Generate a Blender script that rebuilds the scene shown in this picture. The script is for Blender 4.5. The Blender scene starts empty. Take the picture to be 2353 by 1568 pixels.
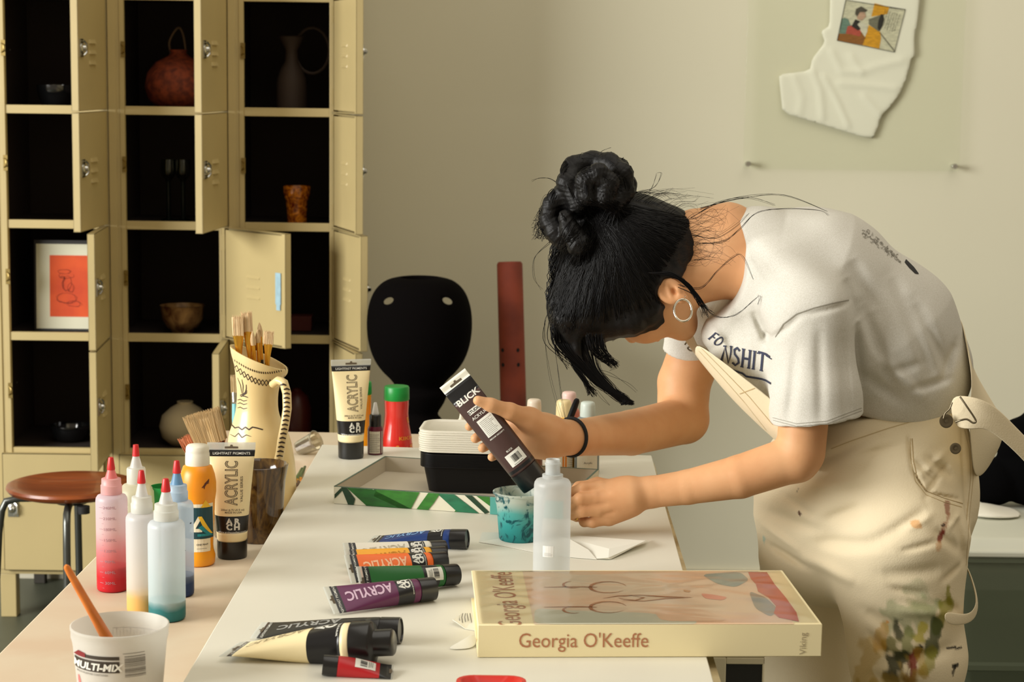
import bpy, bmesh, math, random
import numpy as np
from mathutils import Vector, Matrix
from mathutils.bvhtree import BVHTree
R = math.radians
random.seed(7)
S = bpy.context.scene
COL = S.collection
# ------------------------------------------------------------------ camera
FPX, PITCH, ROLL, CAMZ = 4600.0, 7.66, 0.7, 1.46
cd = bpy.data.cameras.new('camera'); cam = bpy.data.objects.new('camera', cd); COL.objects.link(cam)
cd.sensor_fit = 'HORIZONTAL'; cd.sensor_width = 36.0; cd.lens = FPX/2353*36
CM = Matrix.Translation((0, 0, CAMZ)) @ Matrix.Rotation(R(90-PITCH), 4, 'X') @ Matrix.Rotation(R(ROLL), 4, 'Z')
cam.matrix_world = CM
cd.clip_start = .05; cd.clip_end = 60
cd.dof.use_dof = True; cd.dof.focus_distance = 2.95; cd.dof.aperture_fstop = 11
S.camera = cam
# ------------------------------------------------------------------ world, light, exposure
w = bpy.data.worlds.new('World'); S.world = w; w.use_nodes = True
bg = w.node_tree.nodes['Background']; bg.inputs[0].default_value = (1.0, .83, .60, 1); bg.inputs[1].default_value = .36
def area(name, loc, target, sx, sy, power, col):
    l = bpy.data.lights.new(name, 'AREA'); l.shape = 'RECTANGLE'; l.size = sx; l.size_y = sy; l.energy = power; l.color = col
    o = bpy.data.objects.new(name, l); COL.objects.link(o); o.location = loc
    o.rotation_euler = (Vector(target)-Vector(loc)).to_track_quat('-Z', 'Y').to_euler()
    return o
area('window_light', (-4.4, 1.3, 2.1), (0.3, 3.4, .9), 3.0, 1.9, 345, (1.0, .985, .94))
area('overhead_fill', (0.8, 2.8, 4.2), (0.5, 3.6, .8), 3.5, 3.5, 50, (1.0, .96, .86))  # unseen overhead lamp, added as fill
S.view_settings.view_transform = 'Standard'; S.view_settings.look = 'None'
S.view_settings.exposure = 0.07; S.view_settings.gamma = 1.0; S.view_settings.use_curve_mapping = False
# ------------------------------------------------------------------ pixel -> place
CR = CM.to_3x3()
CP = Vector((0, 0, CAMZ))
def ray(x, y): return (CR @ Vector(((x-1176.5)/FPX, -(y-784)/FPX, -1.0)))
def aty(x, y, Y):
    d = ray(x, y); return CP + d*(Y/d.y)
def onz(x, y, z):
    d = ray(x, y); return CP + d*((z-CAMZ)/d.z)
CI = CM.inverted()
def pxof(p):
    q = CI @ Vector(p); return (1176.5+FPX*q.x/-q.z, 784-FPX*q.y/-q.z)
def mpp(p):                      # metres per pixel at a point
    return -(CI @ Vector(p)).z/FPX
# ------------------------------------------------------------------ materials
def lin(c):
    return tuple((v/12.92 if v <= .04045 else ((v+.055)/1.055)**2.4) for v in [x/255 for x in c])
MATS = {}
def mat(name, rgb, rough=.6, metal=0, noise=0, nscale=20, bump=0, bscale=200, spec=.5, alpha=1, coat=0, trans=0, emit=None,
        sub=0, col2=None, stretch=None, dist=0, ior=1.5):
    if name in MATS: return MATS[name]
    m = bpy.data.materials.new(name); m.use_nodes = True; nt = m.node_tree; b = nt.nodes['Principled BSDF']
    c = lin(rgb); b.inputs['Base Color'].default_value = (*c, 1)
    b.inputs['Roughness'].default_value = rough; b.inputs['Metallic'].default_value = metal
    b.inputs['Specular IOR Level'].default_value = spec; b.inputs['IOR'].default_value = ior
    b.inputs['Alpha'].default_value = alpha
    b.inputs['Coat Weight'].default_value = coat
    b.inputs['Transmission Weight'].default_value = trans
    if sub:
        b.inputs['Subsurface Weight'].default_value = sub; b.inputs['Subsurface Radius'].default_value = (1, .35, .2); b.inputs['Subsurface Scale'].default_value = .006
    tc = nt.nodes.new('ShaderNodeTexCoord'); src = tc.outputs['Object']
    if stretch:
        mp = nt.nodes.new('ShaderNodeMapping'); mp.inputs['Scale'].default_value = stretch; nt.links.new(src, mp.inputs[0]); src = mp.outputs[0]
    if noise or col2:
        n = nt.nodes.new('ShaderNodeTexNoise'); n.inputs['Scale'].default_value = nscale; n.inputs['Detail'].default_value = 5
        n.inputs['Distortion'].default_value = dist
        nt.links.new(src, n.inputs['Vector'])
        cr = nt.nodes.new('ShaderNodeValToRGB')
        c2 = lin(col2) if col2 else tuple(v*(1-noise) for v in c)
        cr.color_ramp.elements[0].position = .35; cr.color_ramp.elements[1].position = .65
        cr.color_ramp.elements[0].color = (*c2, 1); cr.color_ramp.elements[1].color = (*c, 1)
        nt.links.new(n.outputs[0], cr.inputs[0]); nt.links.new(cr.outputs[0], b.inputs['Base Color'])
    if bump:
        n = nt.nodes.new('ShaderNodeTexNoise'); n.inputs['Scale'].default_value = bscale; n.inputs['Detail'].default_value = 4
        nt.links.new(src, n.inputs['Vector'])
        bp = nt.nodes.new('ShaderNodeBump'); bp.inputs['Strength'].default_value = bump; bp.inputs['Distance'].default_value = .002
        nt.links.new(n.outputs[0], bp.inputs['Height']); nt.links.new(bp.outputs[0], b.inputs['Normal'])
    MATS[name] = m; return m
def cloudy(name, rgb, fac, rough=.35, grad=None, mott=None):
    """translucent plastic: partly see-through, partly diffuse. grad = list of (z, rgb, opacity) down the object"""
    if name in MATS: return MATS[name]
    m = bpy.data.materials.new(name); m.use_nodes = True; nt = m.node_tree; nt.nodes.clear()
    out = nt.nodes.new('ShaderNodeOutputMaterial'); b = nt.nodes.new('ShaderNodeBsdfPrincipled'); t = nt.nodes.new('ShaderNodeBsdfTransparent')
    tl = nt.nodes.new('ShaderNodeBsdfTranslucent'); m2 = nt.nodes.new('ShaderNodeMixShader'); m1 = nt.nodes.new('ShaderNodeMixShader')
    b.inputs['Roughness'].default_value = rough; b.inputs['Base Color'].default_value = (*lin(rgb), 1); tl.inputs[0].default_value = (*lin(rgb), 1)
    m2.inputs[0].default_value = .35; m1.inputs[0].default_value = fac
    nt.links.new(b.outputs[0], m2.inputs[1]); nt.links.new(tl.outputs[0], m2.inputs[2])
    nt.links.new(t.outputs[0], m1.inputs[1]); nt.links.new(m2.outputs[0], m1.inputs[2]); nt.links.new(m1.outputs[0], out.inputs[0])
    if grad:
        tc = nt.nodes.new('ShaderNodeTexCoord'); sp = nt.nodes.new('ShaderNodeSeparateXYZ'); nt.links.new(tc.outputs['Object'], sp.inputs[0])
        n = nt.nodes.new('ShaderNodeTexNoise'); n.inputs['Scale'].default_value = 25; nt.links.new(tc.outputs['Object'], n.inputs['Vector'])
        z0, z1 = grad[0][0], grad[-1][0]
        ad = nt.nodes.new('ShaderNodeMath'); ad.operation = 'MULTIPLY_ADD'; ad.inputs[1].default_value = .02; nt.links.new(n.outputs[0], ad.inputs[0]); nt.links.new(sp.outputs[2], ad.inputs[2])
        mr = nt.nodes.new('ShaderNodeMapRange'); mr.inputs[1].default_value = z0; mr.inputs[2].default_value = z1; nt.links.new(ad.outputs[0], mr.inputs[0])
        cr = nt.nodes.new('ShaderNodeValToRGB'); op = nt.nodes.new('ShaderNodeValToRGB')
        for r_, f in ((cr, lambda g: (*lin(g[1]), 1)), (op, lambda g: (g[2],)*3+(1,))):
            e = r_.color_ramp.elements
            while len(e) < len(grad): e.new(.5)
            for i, g in enumerate(grad): e[i].position = (g[0]-z0)/(z1-z0); e[i].color = f(g)
            nt.links.new(mr.outputs[0], r_.inputs[0])
        nt.links.new(cr.outputs[0], b.inputs['Base Color']); nt.links.new(cr.outputs[0], tl.inputs[0]); nt.links.new(op.outputs[0], m1.inputs[0])
    if mott:
        src = [l.from_socket for l in b.inputs['Base Color'].links][0]
        n2 = nt.nodes.new('ShaderNodeTexNoise'); n2.inputs['Scale'].default_value = mott[1]; n2.inputs['Distortion'].default_value = 2.2; n2.inputs['Detail'].default_value = 4
        tc2 = nt.nodes.new('ShaderNodeTexCoord'); nt.links.new(tc2.outputs['Object'], n2.inputs['Vector'])
        r2 = nt.nodes.new('ShaderNodeValToRGB'); r2.color_ramp.elements[0].position = .5; r2.color_ramp.elements[1].position = .62
        nt.links.new(n2.outputs[0], r2.inputs[0]); mc = nt.nodes.new('ShaderNodeMix'); mc.data_type = 'RGBA'
        nt.links.new(r2.outputs[0], mc.inputs[0]); nt.links.new(src, mc.inputs[6]); mc.inputs[7].default_value = (*lin(mott[0]), 1)
        nt.links.new(mc.outputs[2], b.inputs['Base Color']); nt.links.new(mc.outputs[2], tl.inputs[0])
    MATS[name] = m; return m
def clear(name, rgb=(235, 240, 235), gloss=.12, edge=.7):
    """thin clear plastic or glass: mostly see-through with a fresnel gloss"""
    if name in MATS: return MATS[name]
    m = bpy.data.materials.new(name); m.use_nodes = True; nt = m.node_tree; nt.nodes.clear()
    out = nt.nodes.new('ShaderNodeOutputMaterial'); t = nt.nodes.new('ShaderNodeBsdfTransparent'); g = nt.nodes.new('ShaderNodeBsdfGlossy')
    t.inputs[0].default_value = (*lin(rgb), 1); g.inputs['Roughness'].default_value = .08
    lw = nt.nodes.new('ShaderNodeLayerWeight'); lw.inputs[0].default_value = .35
    mx = nt.nodes.new('ShaderNodeMath'); mx.operation = 'MULTIPLY_ADD'; mx.inputs[1].default_value = edge; mx.inputs[2].default_value = gloss*.3
    nt.links.new(lw.outputs['Facing'], mx.inputs[0])
    ms = nt.nodes.new('ShaderNodeMixShader'); nt.links.new(mx.outputs[0], ms.inputs[0]); nt.links.new(t.outputs[0], ms.inputs[1]); nt.links.new(g.outputs[0], ms.inputs[2])
    nt.links.new(ms.outputs[0], out.inputs[0]); MATS[name] = m; return m
# ------------------------------------------------------------------ object helpers
def link(name, me, parent=None):
    o = bpy.data.objects.new(name, me); COL.objects.link(o)
    if parent is not None: o.parent = parent
    return o
def tag(o, label=None, cat=None, group=None, kind=None):
    if label: o['label'] = label
    if cat: o['category'] = cat
    if group: o['group'] = group
    if kind: o['kind'] = kind
    return o
def thing(name, label, cat, loc=(0, 0, 0), rot=(0, 0, 0), group=None):
    o = bpy.data.objects.new(name, None); COL.objects.link(o); o.location = loc; o.rotation_euler = rot; o.empty_display_size = .05
    return tag(o, label, cat, group)
def clone(o, parent=None):
    c = o.copy(); COL.objects.link(c)
    if parent is not None: c.parent = parent
    for ch in list(o.children): clone(ch, c)
    return c
class MB:
    def __init__(s): s.v = []; s.f = []; s.m = []; s.cur = 0
    def add(s, V, F, M=None):
        n = len(s.v)
        for p in V:
            p = Vector(p); s.v.append(tuple(M @ p) if M is not None else tuple(p))
        for f in F: s.f.append(tuple(i+n for i in f)); s.m.append(s.cur)
        return s
    def box(s, x0, x1, y0, y1, z0, z1, M=None):
        V = [(x, y, z) for x in (x0, x1) for y in (y0, y1) for z in (z0, z1)]
        return s.add(V, [(0, 1, 3, 2), (4, 6, 7, 5), (0, 4, 5, 1), (2, 3, 7, 6), (0, 2, 6, 4), (1, 5, 7, 3)], M)
    def lathe(s, prof, seg=40, M=None, sx=1, sy=1):
        V = []; F = []; rows = []
        for (r, z) in prof:
            if r < 1e-6: rows.append([len(V)]); V.append((0, 0, z))
            else:
                rows.append(list(range(len(V), len(V)+seg)))
                V += [(r*sx*math.cos(2*math.pi*k/seg), r*sy*math.sin(2*math.pi*k/seg), z) for k in range(seg)]
        for a, b in zip(rows, rows[1:]):
            for k in range(seg):
                k2 = (k+1) % seg
                if len(a) == 1 and len(b) == 1: continue
                if len(a) == 1: F.append((a[0], b[k2], b[k]))
                elif len(b) == 1: F.append((a[k], a[k2], b[0]))
                else: F.append((a[k], a[k2], b[k2], b[k]))
        return s.add(V, F, M)
    def tube(s, pts, r, seg=8, caps=True, M=None, flat=1.0, flatdir=None):
        pts = [Vector(p) for p in pts]; n = len(pts)
        rr = r if isinstance(r, (list, tuple)) else [r]*n
        V = []; F = []; up = None
        for i, p in enumerate(pts):
            t = (pts[min(i+1, n-1)]-pts[max(i-1, 0)])
            if t.length < 1e-9: t = Vector((0, 0, 1))
            t.normalize()
            if up is None:
                up = flatdir.copy() if flatdir is not None else (Vector((0, 0, 1)) if abs(t.z) < .9 else Vector((1, 0, 0)))
            up = (up-t*up.dot(t))
            if up.length < 1e-6: up = t.orthogonal()
            up.normalize(); sd = t.cross(up)
            for k in range(seg):
                a = 2*math.pi*k/seg
                V.append(p+(sd*math.cos(a)+up*math.sin(a)*flat)*rr[i])
        for i in range(n-1):
            for k in range(seg):
                k2 = (k+1) % seg; F.append((i*seg+k, i*seg+k2, (i+1)*seg+k2, (i+1)*seg+k))
        if caps: F.append(tuple(range(seg))[::-1]); F.append(tuple((n-1)*seg+k for k in range(seg)))
        return s.add(V, F, M)
    def prism(s, poly, z0, z1, M=None):
        n = len(poly)
        V = [(x, y, z0) for x, y in poly]+[(x, y, z1) for x, y in poly]
        F = [tuple(range(n))[::-1], tuple(range(n, 2*n))]+[(i, (i+1) % n, n+(i+1) % n, n+i) for i in range(n)]
        return s.add(V, F, M)
    def obj(s, name, mats, parent=None, smooth=True, bevel=0, auto=50, solid=0, sub=0, seg=2):
        me = bpy.data.meshes.new(name); me.from_pydata(s.v, [], s.f)
        if not isinstance(mats, (list, tuple)): mats = [mats]
        for m in mats: me.materials.append(m)
        if len(mats) > 1: me.polygons.foreach_set('material_index', s.m)
        bm = bmesh.new(); bm.from_mesh(me); bmesh.ops.recalc_face_normals(bm, faces=bm.faces)
        if smooth:
            ca = R(auto)
            for e in bm.edges:
                if len(e.link_faces) == 2 and e.calc_face_angle(0) > ca: e.smooth = False
            for f in bm.faces: f.smooth = True
        bm.to_mesh(me); bm.free()
        o = link(name, me, parent)
        if solid:
            md = o.modifiers.new('s', 'SOLIDIFY'); md.thickness = solid; md.offset = 0
        if bevel:
            md = o.modifiers.new('b', 'BEVEL'); md.width = bevel; md.segments = seg; md.limit_method = 'ANGLE'; md.angle_limit = R(40)
        if sub:
            md = o.modifiers.new('u', 'SUBSURF'); md.levels = sub; md.render_levels = sub
        return o
def bake(o):
    """apply modifiers so the mesh can be measured"""
    dg = bpy.context.evaluated_depsgraph_get(); me = bpy.data.meshes.new_from_object(o.evaluated_get(dg)); o.modifiers.clear(); o.data = me; return o
def rebase(o, base):
    """give a thing built in world coordinates an origin at its base"""
    T = Matrix.Translation(-Vector(base))
    def rec(q, top):
        if q.data is not None: q.data.transform(T)
        for c in q.children: rec(c, False)
    rec(o, True); o.location = Vector(base); return o
def frame(o, x, y, z):
    """4x4 from origin and three axis vectors"""
    x, y, z = [Vector(a).normalized() for a in (x, y, z)]
    return Matrix(((x.x, y.x, z.x, o[0]), (x.y, y.y, z.y, o[1]), (x.z, y.z, z.z, o[2]), (0, 0, 0, 1)))
# ------------------------------------------------------------------ printed marks
def text2d(txt, h, bold=0, sx=1.0, shear=0, space=1.0, outline=0, align='CENTER'):
    cu = bpy.data.curves.new('t', 'FONT'); cu.body = txt; cu.size = 1; cu.offset = bold; cu.shear = shear; cu.space_character = space
    cu.align_x = align; cu.resolution_u = 3
    if outline:
        cu.fill_mode = 'NONE'; cu.bevel_depth = outline; cu.bevel_resolution = 0
    o = bpy.data.objects.new('t', cu); COL.objects.link(o)
    dg = bpy.context.evaluated_depsgraph_get(); me = bpy.data.meshes.new_from_object(o.evaluated_get(dg))
    k = h/.73
    V = [(v.co.x*k*sx, v.co.y*k) for v in me.vertices]; F = [tuple(p.vertices) for p in me.polygons]
    bpy.data.objects.remove(o); bpy.data.curves.remove(cu); bpy.data.meshes.remove(me)
    return V, F
def stroke2d(pts, wd, taper=False, closed=False):
    V = []; F = []; n = len(pts)
    for i, p in enumerate(pts):
        a = pts[i-1] if i > 0 else pts[0]; b = pts[i+1] if i < n-1 else pts[-1]
        t = Vector((b[0]-a[0], b[1]-a[1])); t = t.normalized() if t.length > 0 else Vector((1, 0)); nn = Vector((-t.y, t.x))
        k = wd*.5*(math.sin(math.pi*(i+.4)/(n-.2)) if taper else 1)
        V += [(p[0]+nn.x*k, p[1]+nn.y*k), (p[0]-nn.x*k, p[1]-nn.y*k)]
    for i in range(n-1): F.append((2*i, 2*i+1, 2*i+3, 2*i+2))
    return V, F
def poly2d(p): return list(p), [tuple(range(len(p)))]
def rect2d(x0, x1, y0, y1): return [(x0, y0), (x1, y0), (x1, y1), (x0, y1)], [(0, 1, 2, 3)]
def join2d(items):
    V = []; F = []
    for (v, f) in items:
        n = len(V); V += v; F += [tuple(i+n for i in q) for q in f]
    return V, F
def move2d(vf, dx=0, dy=0, ang=0, s=1):
    c, q = math.cos(ang), math.sin(ang)
    return [((x*c-y*q)*s+dx, (x*q+y*c)*s+dy) for x, y in vf[0]], vf[1]
def decal(name, target, vf, o, ex, ey, m, parent=None, off=.0004, cell=.004, dist=.12, bvh=None, kind=None):
    """lay a flat printed shape onto the surface of target (both in the same local space)"""
    o, ex, ey = Vector(o), Vector(ex).normalized(), Vector(ey).normalized(); n = ex.cross(ey)
    me = bpy.data.meshes.new(name); me.from_pydata([(x, y, 0) for x, y in vf[0]], [], vf[1])
    bm = bmesh.new(); bm.from_mesh(me)
    if cell:
        xs = [v.co.x for v in bm.verts]; ys = [v.co.y for v in bm.verts]
        for ax, lo, hi in ((0, min(xs), max(xs)), (1, min(ys), max(ys))):
            k = max(1, int((hi-lo)/cell))
            for i in range(1, k):
                q = [0, 0, 0]; q[ax] = lo+(hi-lo)*i/k; nn = [0, 0, 0]; nn[ax] = 1
                bmesh.ops.bisect_plane(bm, geom=bm.verts[:]+bm.edges[:]+bm.faces[:], plane_co=q, plane_no=nn)
    if bvh is None: bvh = bvh_of(target)
    for v in bm.verts:
        p = o+ex*v.co.x+ey*v.co.y
        h, hn, _, _ = bvh.ray_cast(p+n*dist, -n, dist*2.2)
        if h is None: h, hn, _, _ = bvh.find_nearest(p)
        if hn.dot(n) < 0: hn = -hn
        v.co = h+hn*off
    bm.to_mesh(me); bm.free(); me.materials.append(m)
    q = link(name, me, parent)
    return q
def bvh_of(o):
    if isinstance(o, (list, tuple)):
        V = []; F = []
        for q in o:
            n = len(V); V += [v.co.copy() for v in q.data.vertices]; F += [tuple(i+n for i in p.vertices) for p in q.data.polygons]
        return BVHTree.FromPolygons(V, F)
    return BVHTree.FromPolygons([v.co.copy() for v in o.data.vertices], [tuple(p.vertices) for p in o.data.polygons])
def raystroke(nm, bv, pts, wd, m, parent, off=.0006, loc=Vector((0, 0, 0)), taper=False):
    V = []; F = []
    q = []
    for a, b in zip(pts, pts[1:]):
        n_ = max(2, int(math.hypot(b[0]-a[0], b[1]-a[1])/4)); q += [(a[0]+(b[0]-a[0])*i/n_, a[1]+(b[1]-a[1])*i/n_) for i in range(n_)]
    q.append(pts[-1]); H_ = []
    for x, y in q:
        h, n_, _, _ = bv.ray_cast(CP-loc, ray(x, y).normalized())
        if h is not None and (not H_ or (h-H_[-1][0]).length < .03): H_.append((h, n_))
    if len(H_) < 2: return None
    for i, (h, n_) in enumerate(H_):
        t = H_[min(i+1, len(H_)-1)][0]-H_[max(i-1, 0)][0]; s2 = t.cross(n_).normalized()*wd*.5*(math.sin(math.pi*(i+.5)/len(H_))**.5 if taper else 1); V += [h+n_*off+s2, h+n_*off-s2]
    for i in range(len(H_)-1): F.append((2*i, 2*i+1, 2*i+3, 2*i+2))
    return MB().add(V, F).obj(nm, m, parent)
def barcode(w_, h_, n=22, seed=1):
    rn = random.Random(seed); it = []; x = 0
    while x < w_:
        b = rn.choice((.4, .8, 1.3))*w_/n; it.append(rect2d(x, min(x+b, w_), 0, h_)); x += b+rn.choice((.4, .7, 1.0))*w_/n
    return join2d(it)
def scribble_lines(w_, h_, rows, seed=1, th=.35):
    """rows of small print too fine to read"""
    rn = random.Random(seed); it = []; dy = h_/rows
    for r_ in range(rows):
        x = 0; end = w_*rn.uniform(.75, 1)
        while x < end:
            b = rn.uniform(.03, .11)*w_; it.append(rect2d(x, min(x+b, end), r_*dy, r_*dy+dy*th)); x += b+.02*w_
    return join2d(it)
BLK = mat('black_ink', (18, 18, 20), .5); WHT = mat('white_ink', (225, 225, 215), .5)
# ================================================================== the room
M_wall = mat('wall_paint', (220, 216, 192), .9, noise=.03, nscale=1.5, bump=.05, bscale=60)
M_floor = mat('floor_concrete', (88, 92, 76), .5, noise=.25, nscale=3, bump=.05)
WY = 5.62
f = MB().box(-4, 4, .2, WY+.1, -.1, 0).obj('floor', M_floor, smooth=False); tag(f, kind='structure')
f = MB().box(-4, 4, WY, WY+.1, 0, 3.4).obj('wall_back', M_wall, smooth=False); tag(f, kind='structure')
f = MB().box(-4, 4, WY-.012, WY, 0, .05).obj('baseboard_back', mat('baseboard', (205, 200, 180), .6), smooth=False); tag(f, kind='structure')
# ------------------------------------------------------------------ lockers
M_lock = mat('locker_enamel', (194, 176, 126), .42, noise=.06, nscale=6, bump=.03, bscale=90)
M_lock_in = mat('locker_inside_shade', (46, 34, 28), .8)  # interior shade put into the base colour
M_chrome = mat('chrome', (200, 200, 195), .2, metal=1); M_brass = mat('aged_brass', (150, 130, 80), .4, metal=1)
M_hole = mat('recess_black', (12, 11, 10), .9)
LY, LD = 5.2, .40
ZT = [aty(640, y, LY).z for y in (-270, -6, 258, 522, 780, 1045, 1316)]      # rail heights, top first
LEG = 0.0
def louver(mb, cx, zc, w_, y_, s, n=3):
    for i in range(n):
        z = zc+(i-(n-1)/2)*.026
        mb.add([(cx-w_/2, y_, z+.006), (cx+w_/2, y_, z+.006), (cx+w_/2, y_, z-.004), (cx-w_/2, y_, z-.004), (cx-w_/2+.004, y_+s*.005, z-.004), (cx+w_/2-.004, y_+s*.005, z-.004)],
               [(0, 1, 5, 4), (0, 4, 3), (1, 2, 5), (3, 4, 5, 2)])
def door_part(parent, hx, z0, z1, ang, wd, row, tape=False):
    """door hung on the right jamb; local x runs from the free edge (-wd) to the hinge (0), outer face at -y"""
    mb = MB(); t = .018; zc = (z0+z1)/2
    mb.box(-wd, 0, -t, -t+.0015, z0, z1)
    for (a, b, c, d_) in ((-wd, -wd+.0015, z0, z1), (-.0015, 0, z0, z1)): mb.box(a, b, -t, 0, c, d_)
    mb.box(-wd, 0, -t, 0, z0, z0+.0015); mb.box(-wd, 0, -t, 0, z1-.0015, z1)
    mb.box(-wd, -wd+.014, -.0015, 0, z0, z1); mb.box(-.014, 0, -.0015, 0, z0, z1)
    mb.box(-wd+.016, -.016, -.0035, -.002, z0+.006, z1-.006)
    if row == 5: louver(mb, -wd*.42, z1-.075, .085, -t, -1, 2)
    else:
        louver(mb, -wd/2, zc, .06, -t, -1); louver(mb, -wd/2, zc, .06, -.0035, 1)
    dr = mb.obj('door', M_lock, parent, auto=30)
    dr.location = (hx, LY-LYO.y-.001, 0); dr.rotation_euler = (0, 0, R(ang))
    h = MB(); hz = zc+.01; hxx = -wd+.025
    h.box(hxx-.012, hxx+.016, -t-.003, -t, hz-.022, hz+.022)
    h.lathe([(0, 0), (.012, 0), (.012, .004), (.008, .006), (.007, .012), (.004, .015), (0, .015)], 16, Matrix.Translation((hxx, -t-.002, hz)) @ Matrix.Rotation(R(90), 4, 'X'))
    h.tube([(hxx+.006, -t-.006, hz-.018), (hxx+.014, -t-.011, hz-.01), (hxx+.014, -t-.011, hz+.01), (hxx+.006, -t-.006, hz+.018)], .0028, 6)
    h.obj('handle', M_chrome, dr)
    for zz in (z0+.04, z1-.04):
        hg = MB(); hg.tube([(.003, -.004, zz-.022), (.003, -.004, zz+.022)], .0042, 8); hg.box(-.016, .002, -.0005, .0015, zz-.02, zz+.02)
        hg.obj('hinge', M_lock, dr)
    if tape:
        tp = MB(); tp.box(-wd+.018, -wd+.04, .0002, .0008, zc-.035, zc+.045)
        tp.box(-wd+.02, -wd+.036, .0008, .0012, zc-.05, zc+.0)
        tag(tp.obj('tape', mat('blue_tape', (165, 200, 215), .5, noise=.15, nscale=60), dr, smooth=False), 'blue masking tape on the latch')
    return dr
ANG = [(88, 87, 87, 94, 94, 0), (85, 85, 85, 134, 93, 0), (109, 109, 109, 112, 109, 0)]
EDGE = [-20, 252, 525, 775]; OPEN = [(18, 228), (290, 503), (562, 757)]
LLAB = ['cream metal locker column at the left edge with a framed orange print inside',
        'middle cream metal locker column with one door swung wide open',
        'cream metal locker column nearest the bare wall, all visible doors ajar']
LOCK = []
def LIGHT_DOTS(hl, c, g):      # pale dots standing in for light through the side perforations
    if c: return
    hl.cur = 1
    for row in range(5):
        for zz in (.05, .08, .19, .245, .27):
            z = ZT[row+1]+zz*.9
            hl.box(g+.0062, g+.0066, .05, .053, z, z+.004)
            if row in (1, 4) and zz == .19: hl.box(g+.0062, g+.0066, .2, .203, z-.02, z-.017)
for c in range(3):
    X0, X1 = aty(EDGE[c], 500, LY).x, aty(EDGE[c+1], 500, LY).x
    a, b = aty(OPEN[c][0], 500, LY).x, aty(OPEN[c][1], 500, LY).x
    LYO = Vector((X0, LY, 0))
    root = thing('locker_cabinet', LLAB[c], 'locker', (X0, LY, 0), group='three cream locker columns')
    W = X1-X0; a -= X0; b -= X0; g = .0012
    fr = MB(); zt, zb = ZT[0], ZT[-1]
    fr.box(g, a, 0, .014, zb, zt); fr.box(b, W-g, 0, .014, zb, zt)
    fr.box(g, a-.022, -.004, 0, zb, zt); fr.box(a-.012, a-.001, -.003, .0, zb, zt)
    for i, z in enumerate(ZT): fr.box(a, b, .001, .014, z-.011, z+.011)
    fr.box(g, W-g, -.002, .014, zb-.012, zb+.02)
    fr.obj('frame', M_lock, root, bevel=.001, smooth=False)
    sh = MB(); sh.box(g, g+.0015, .014, LD, zb, zt); sh.box(W-g-.0015, W-g, .014, LD, zb, zt); sh.box(g, W-g, .014, LD, zt-.002, zt)
    sh.obj('side_panel', M_lock, root, smooth=False)
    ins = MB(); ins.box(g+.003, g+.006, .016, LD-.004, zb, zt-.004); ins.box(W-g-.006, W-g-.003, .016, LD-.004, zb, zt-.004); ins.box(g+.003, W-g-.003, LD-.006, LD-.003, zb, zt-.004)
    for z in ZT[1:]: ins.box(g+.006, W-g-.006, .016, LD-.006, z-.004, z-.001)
    LIGHT_DOTS(ins, c, g)
    ins.obj('lining', [M_lock_in, mat('hole_light', (225, 225, 215), .4)], root, smooth=False)['label'] = 'inside of the locker with shelves, shade put into its colour'
    if False:
        hl = MB()
        for row in range(5):
            for zz in (.05, .08, .19, .245, .27):
                z = ZT[row+1]+zz*.9
                hl.box(g+.0062, g+.0066, .05, .053, z, z+.004)
                if row in (1, 4) and zz == .19: hl.box(g+.0062, g+.0066, .2, .203, z-.02, z-.017)
        hl.obj('light_dot', mat('hole_light', (225, 225, 215), .4), root, smooth=False)
    for xx in (g+.001, W-g-.043):
        lg = MB(); lg.box(xx, xx+.042, 0, .04, 0.0, zb-.012); lg.obj('leg', M_lock, root, bevel=.002)
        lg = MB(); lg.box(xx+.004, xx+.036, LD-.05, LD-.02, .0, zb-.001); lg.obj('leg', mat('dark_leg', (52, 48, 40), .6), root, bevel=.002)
    for r_ in range(6):
        z0, z1 = ZT[r_+1]+.002, ZT[r_]-.002
        wd = (b-a)+.03
        door_part(root, b+.006, z0, z1, ANG[c][r_], wd, r_, tape=(c == 1 and r_ == 3))
        if ANG[c][r_]:
            st = MB(); zc = (z0+z1)/2+.01; st.box(a-.007, a+.004, -.007, -.003, zc-.02, zc+.02); st.tube([(a-.006, -.005, zc-.012), (a+.002, -.013, zc-.006), (a+.002, -.013, zc+.006), (a-.006, -.005, zc+.012)], .0022, 6)
            st.obj('latch_striker', M_brass, root)
    LOCK.append(root)
# ------------------------------------------------------------------ things in the lockers
def shelf_at(px, row, Y): return Vector((aty(px, 900, Y).x, Y, ZT[row+1]-.0005))
M_clayred = mat('red_clay', (150, 66, 34), .7, col2=(96, 36, 20), nscale=60, bump=.3, bscale=120)
def lathe_thing(name, label, cat, loc, prof, m, group=None, seg=40, **k):
    o = MB().lathe(prof, seg).obj(name, m, **k); o.location = loc; tag(o, label, cat, group); return o
def bowlprof(r0, r1, h, t=.004, n=10, p=.5):
    out = [(0, 0), (r0, 0)]+[(r0+(r1-r0)*math.sin(math.pi/2*i/n)**p*1.0, h*i/n) for i in range(1, n+1)]
    inn = [(r-t, z+ (t if z < t else 0)) for r, z in out[1:]][::-1]
    return out+inn+[(0, t)]
P = shelf_at(142, 1, 5.34); P.z = ZT[2]
lathe_thing('bowl', 'glossy black bowl in the top left locker', 'bowl', P, bowlprof(.028, .052, .062, p=.7), mat('black_glaze', (14, 15, 16), .12, spec=.9))
P = shelf_at(418, 1, 5.36); P.z = ZT[2]
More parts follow.
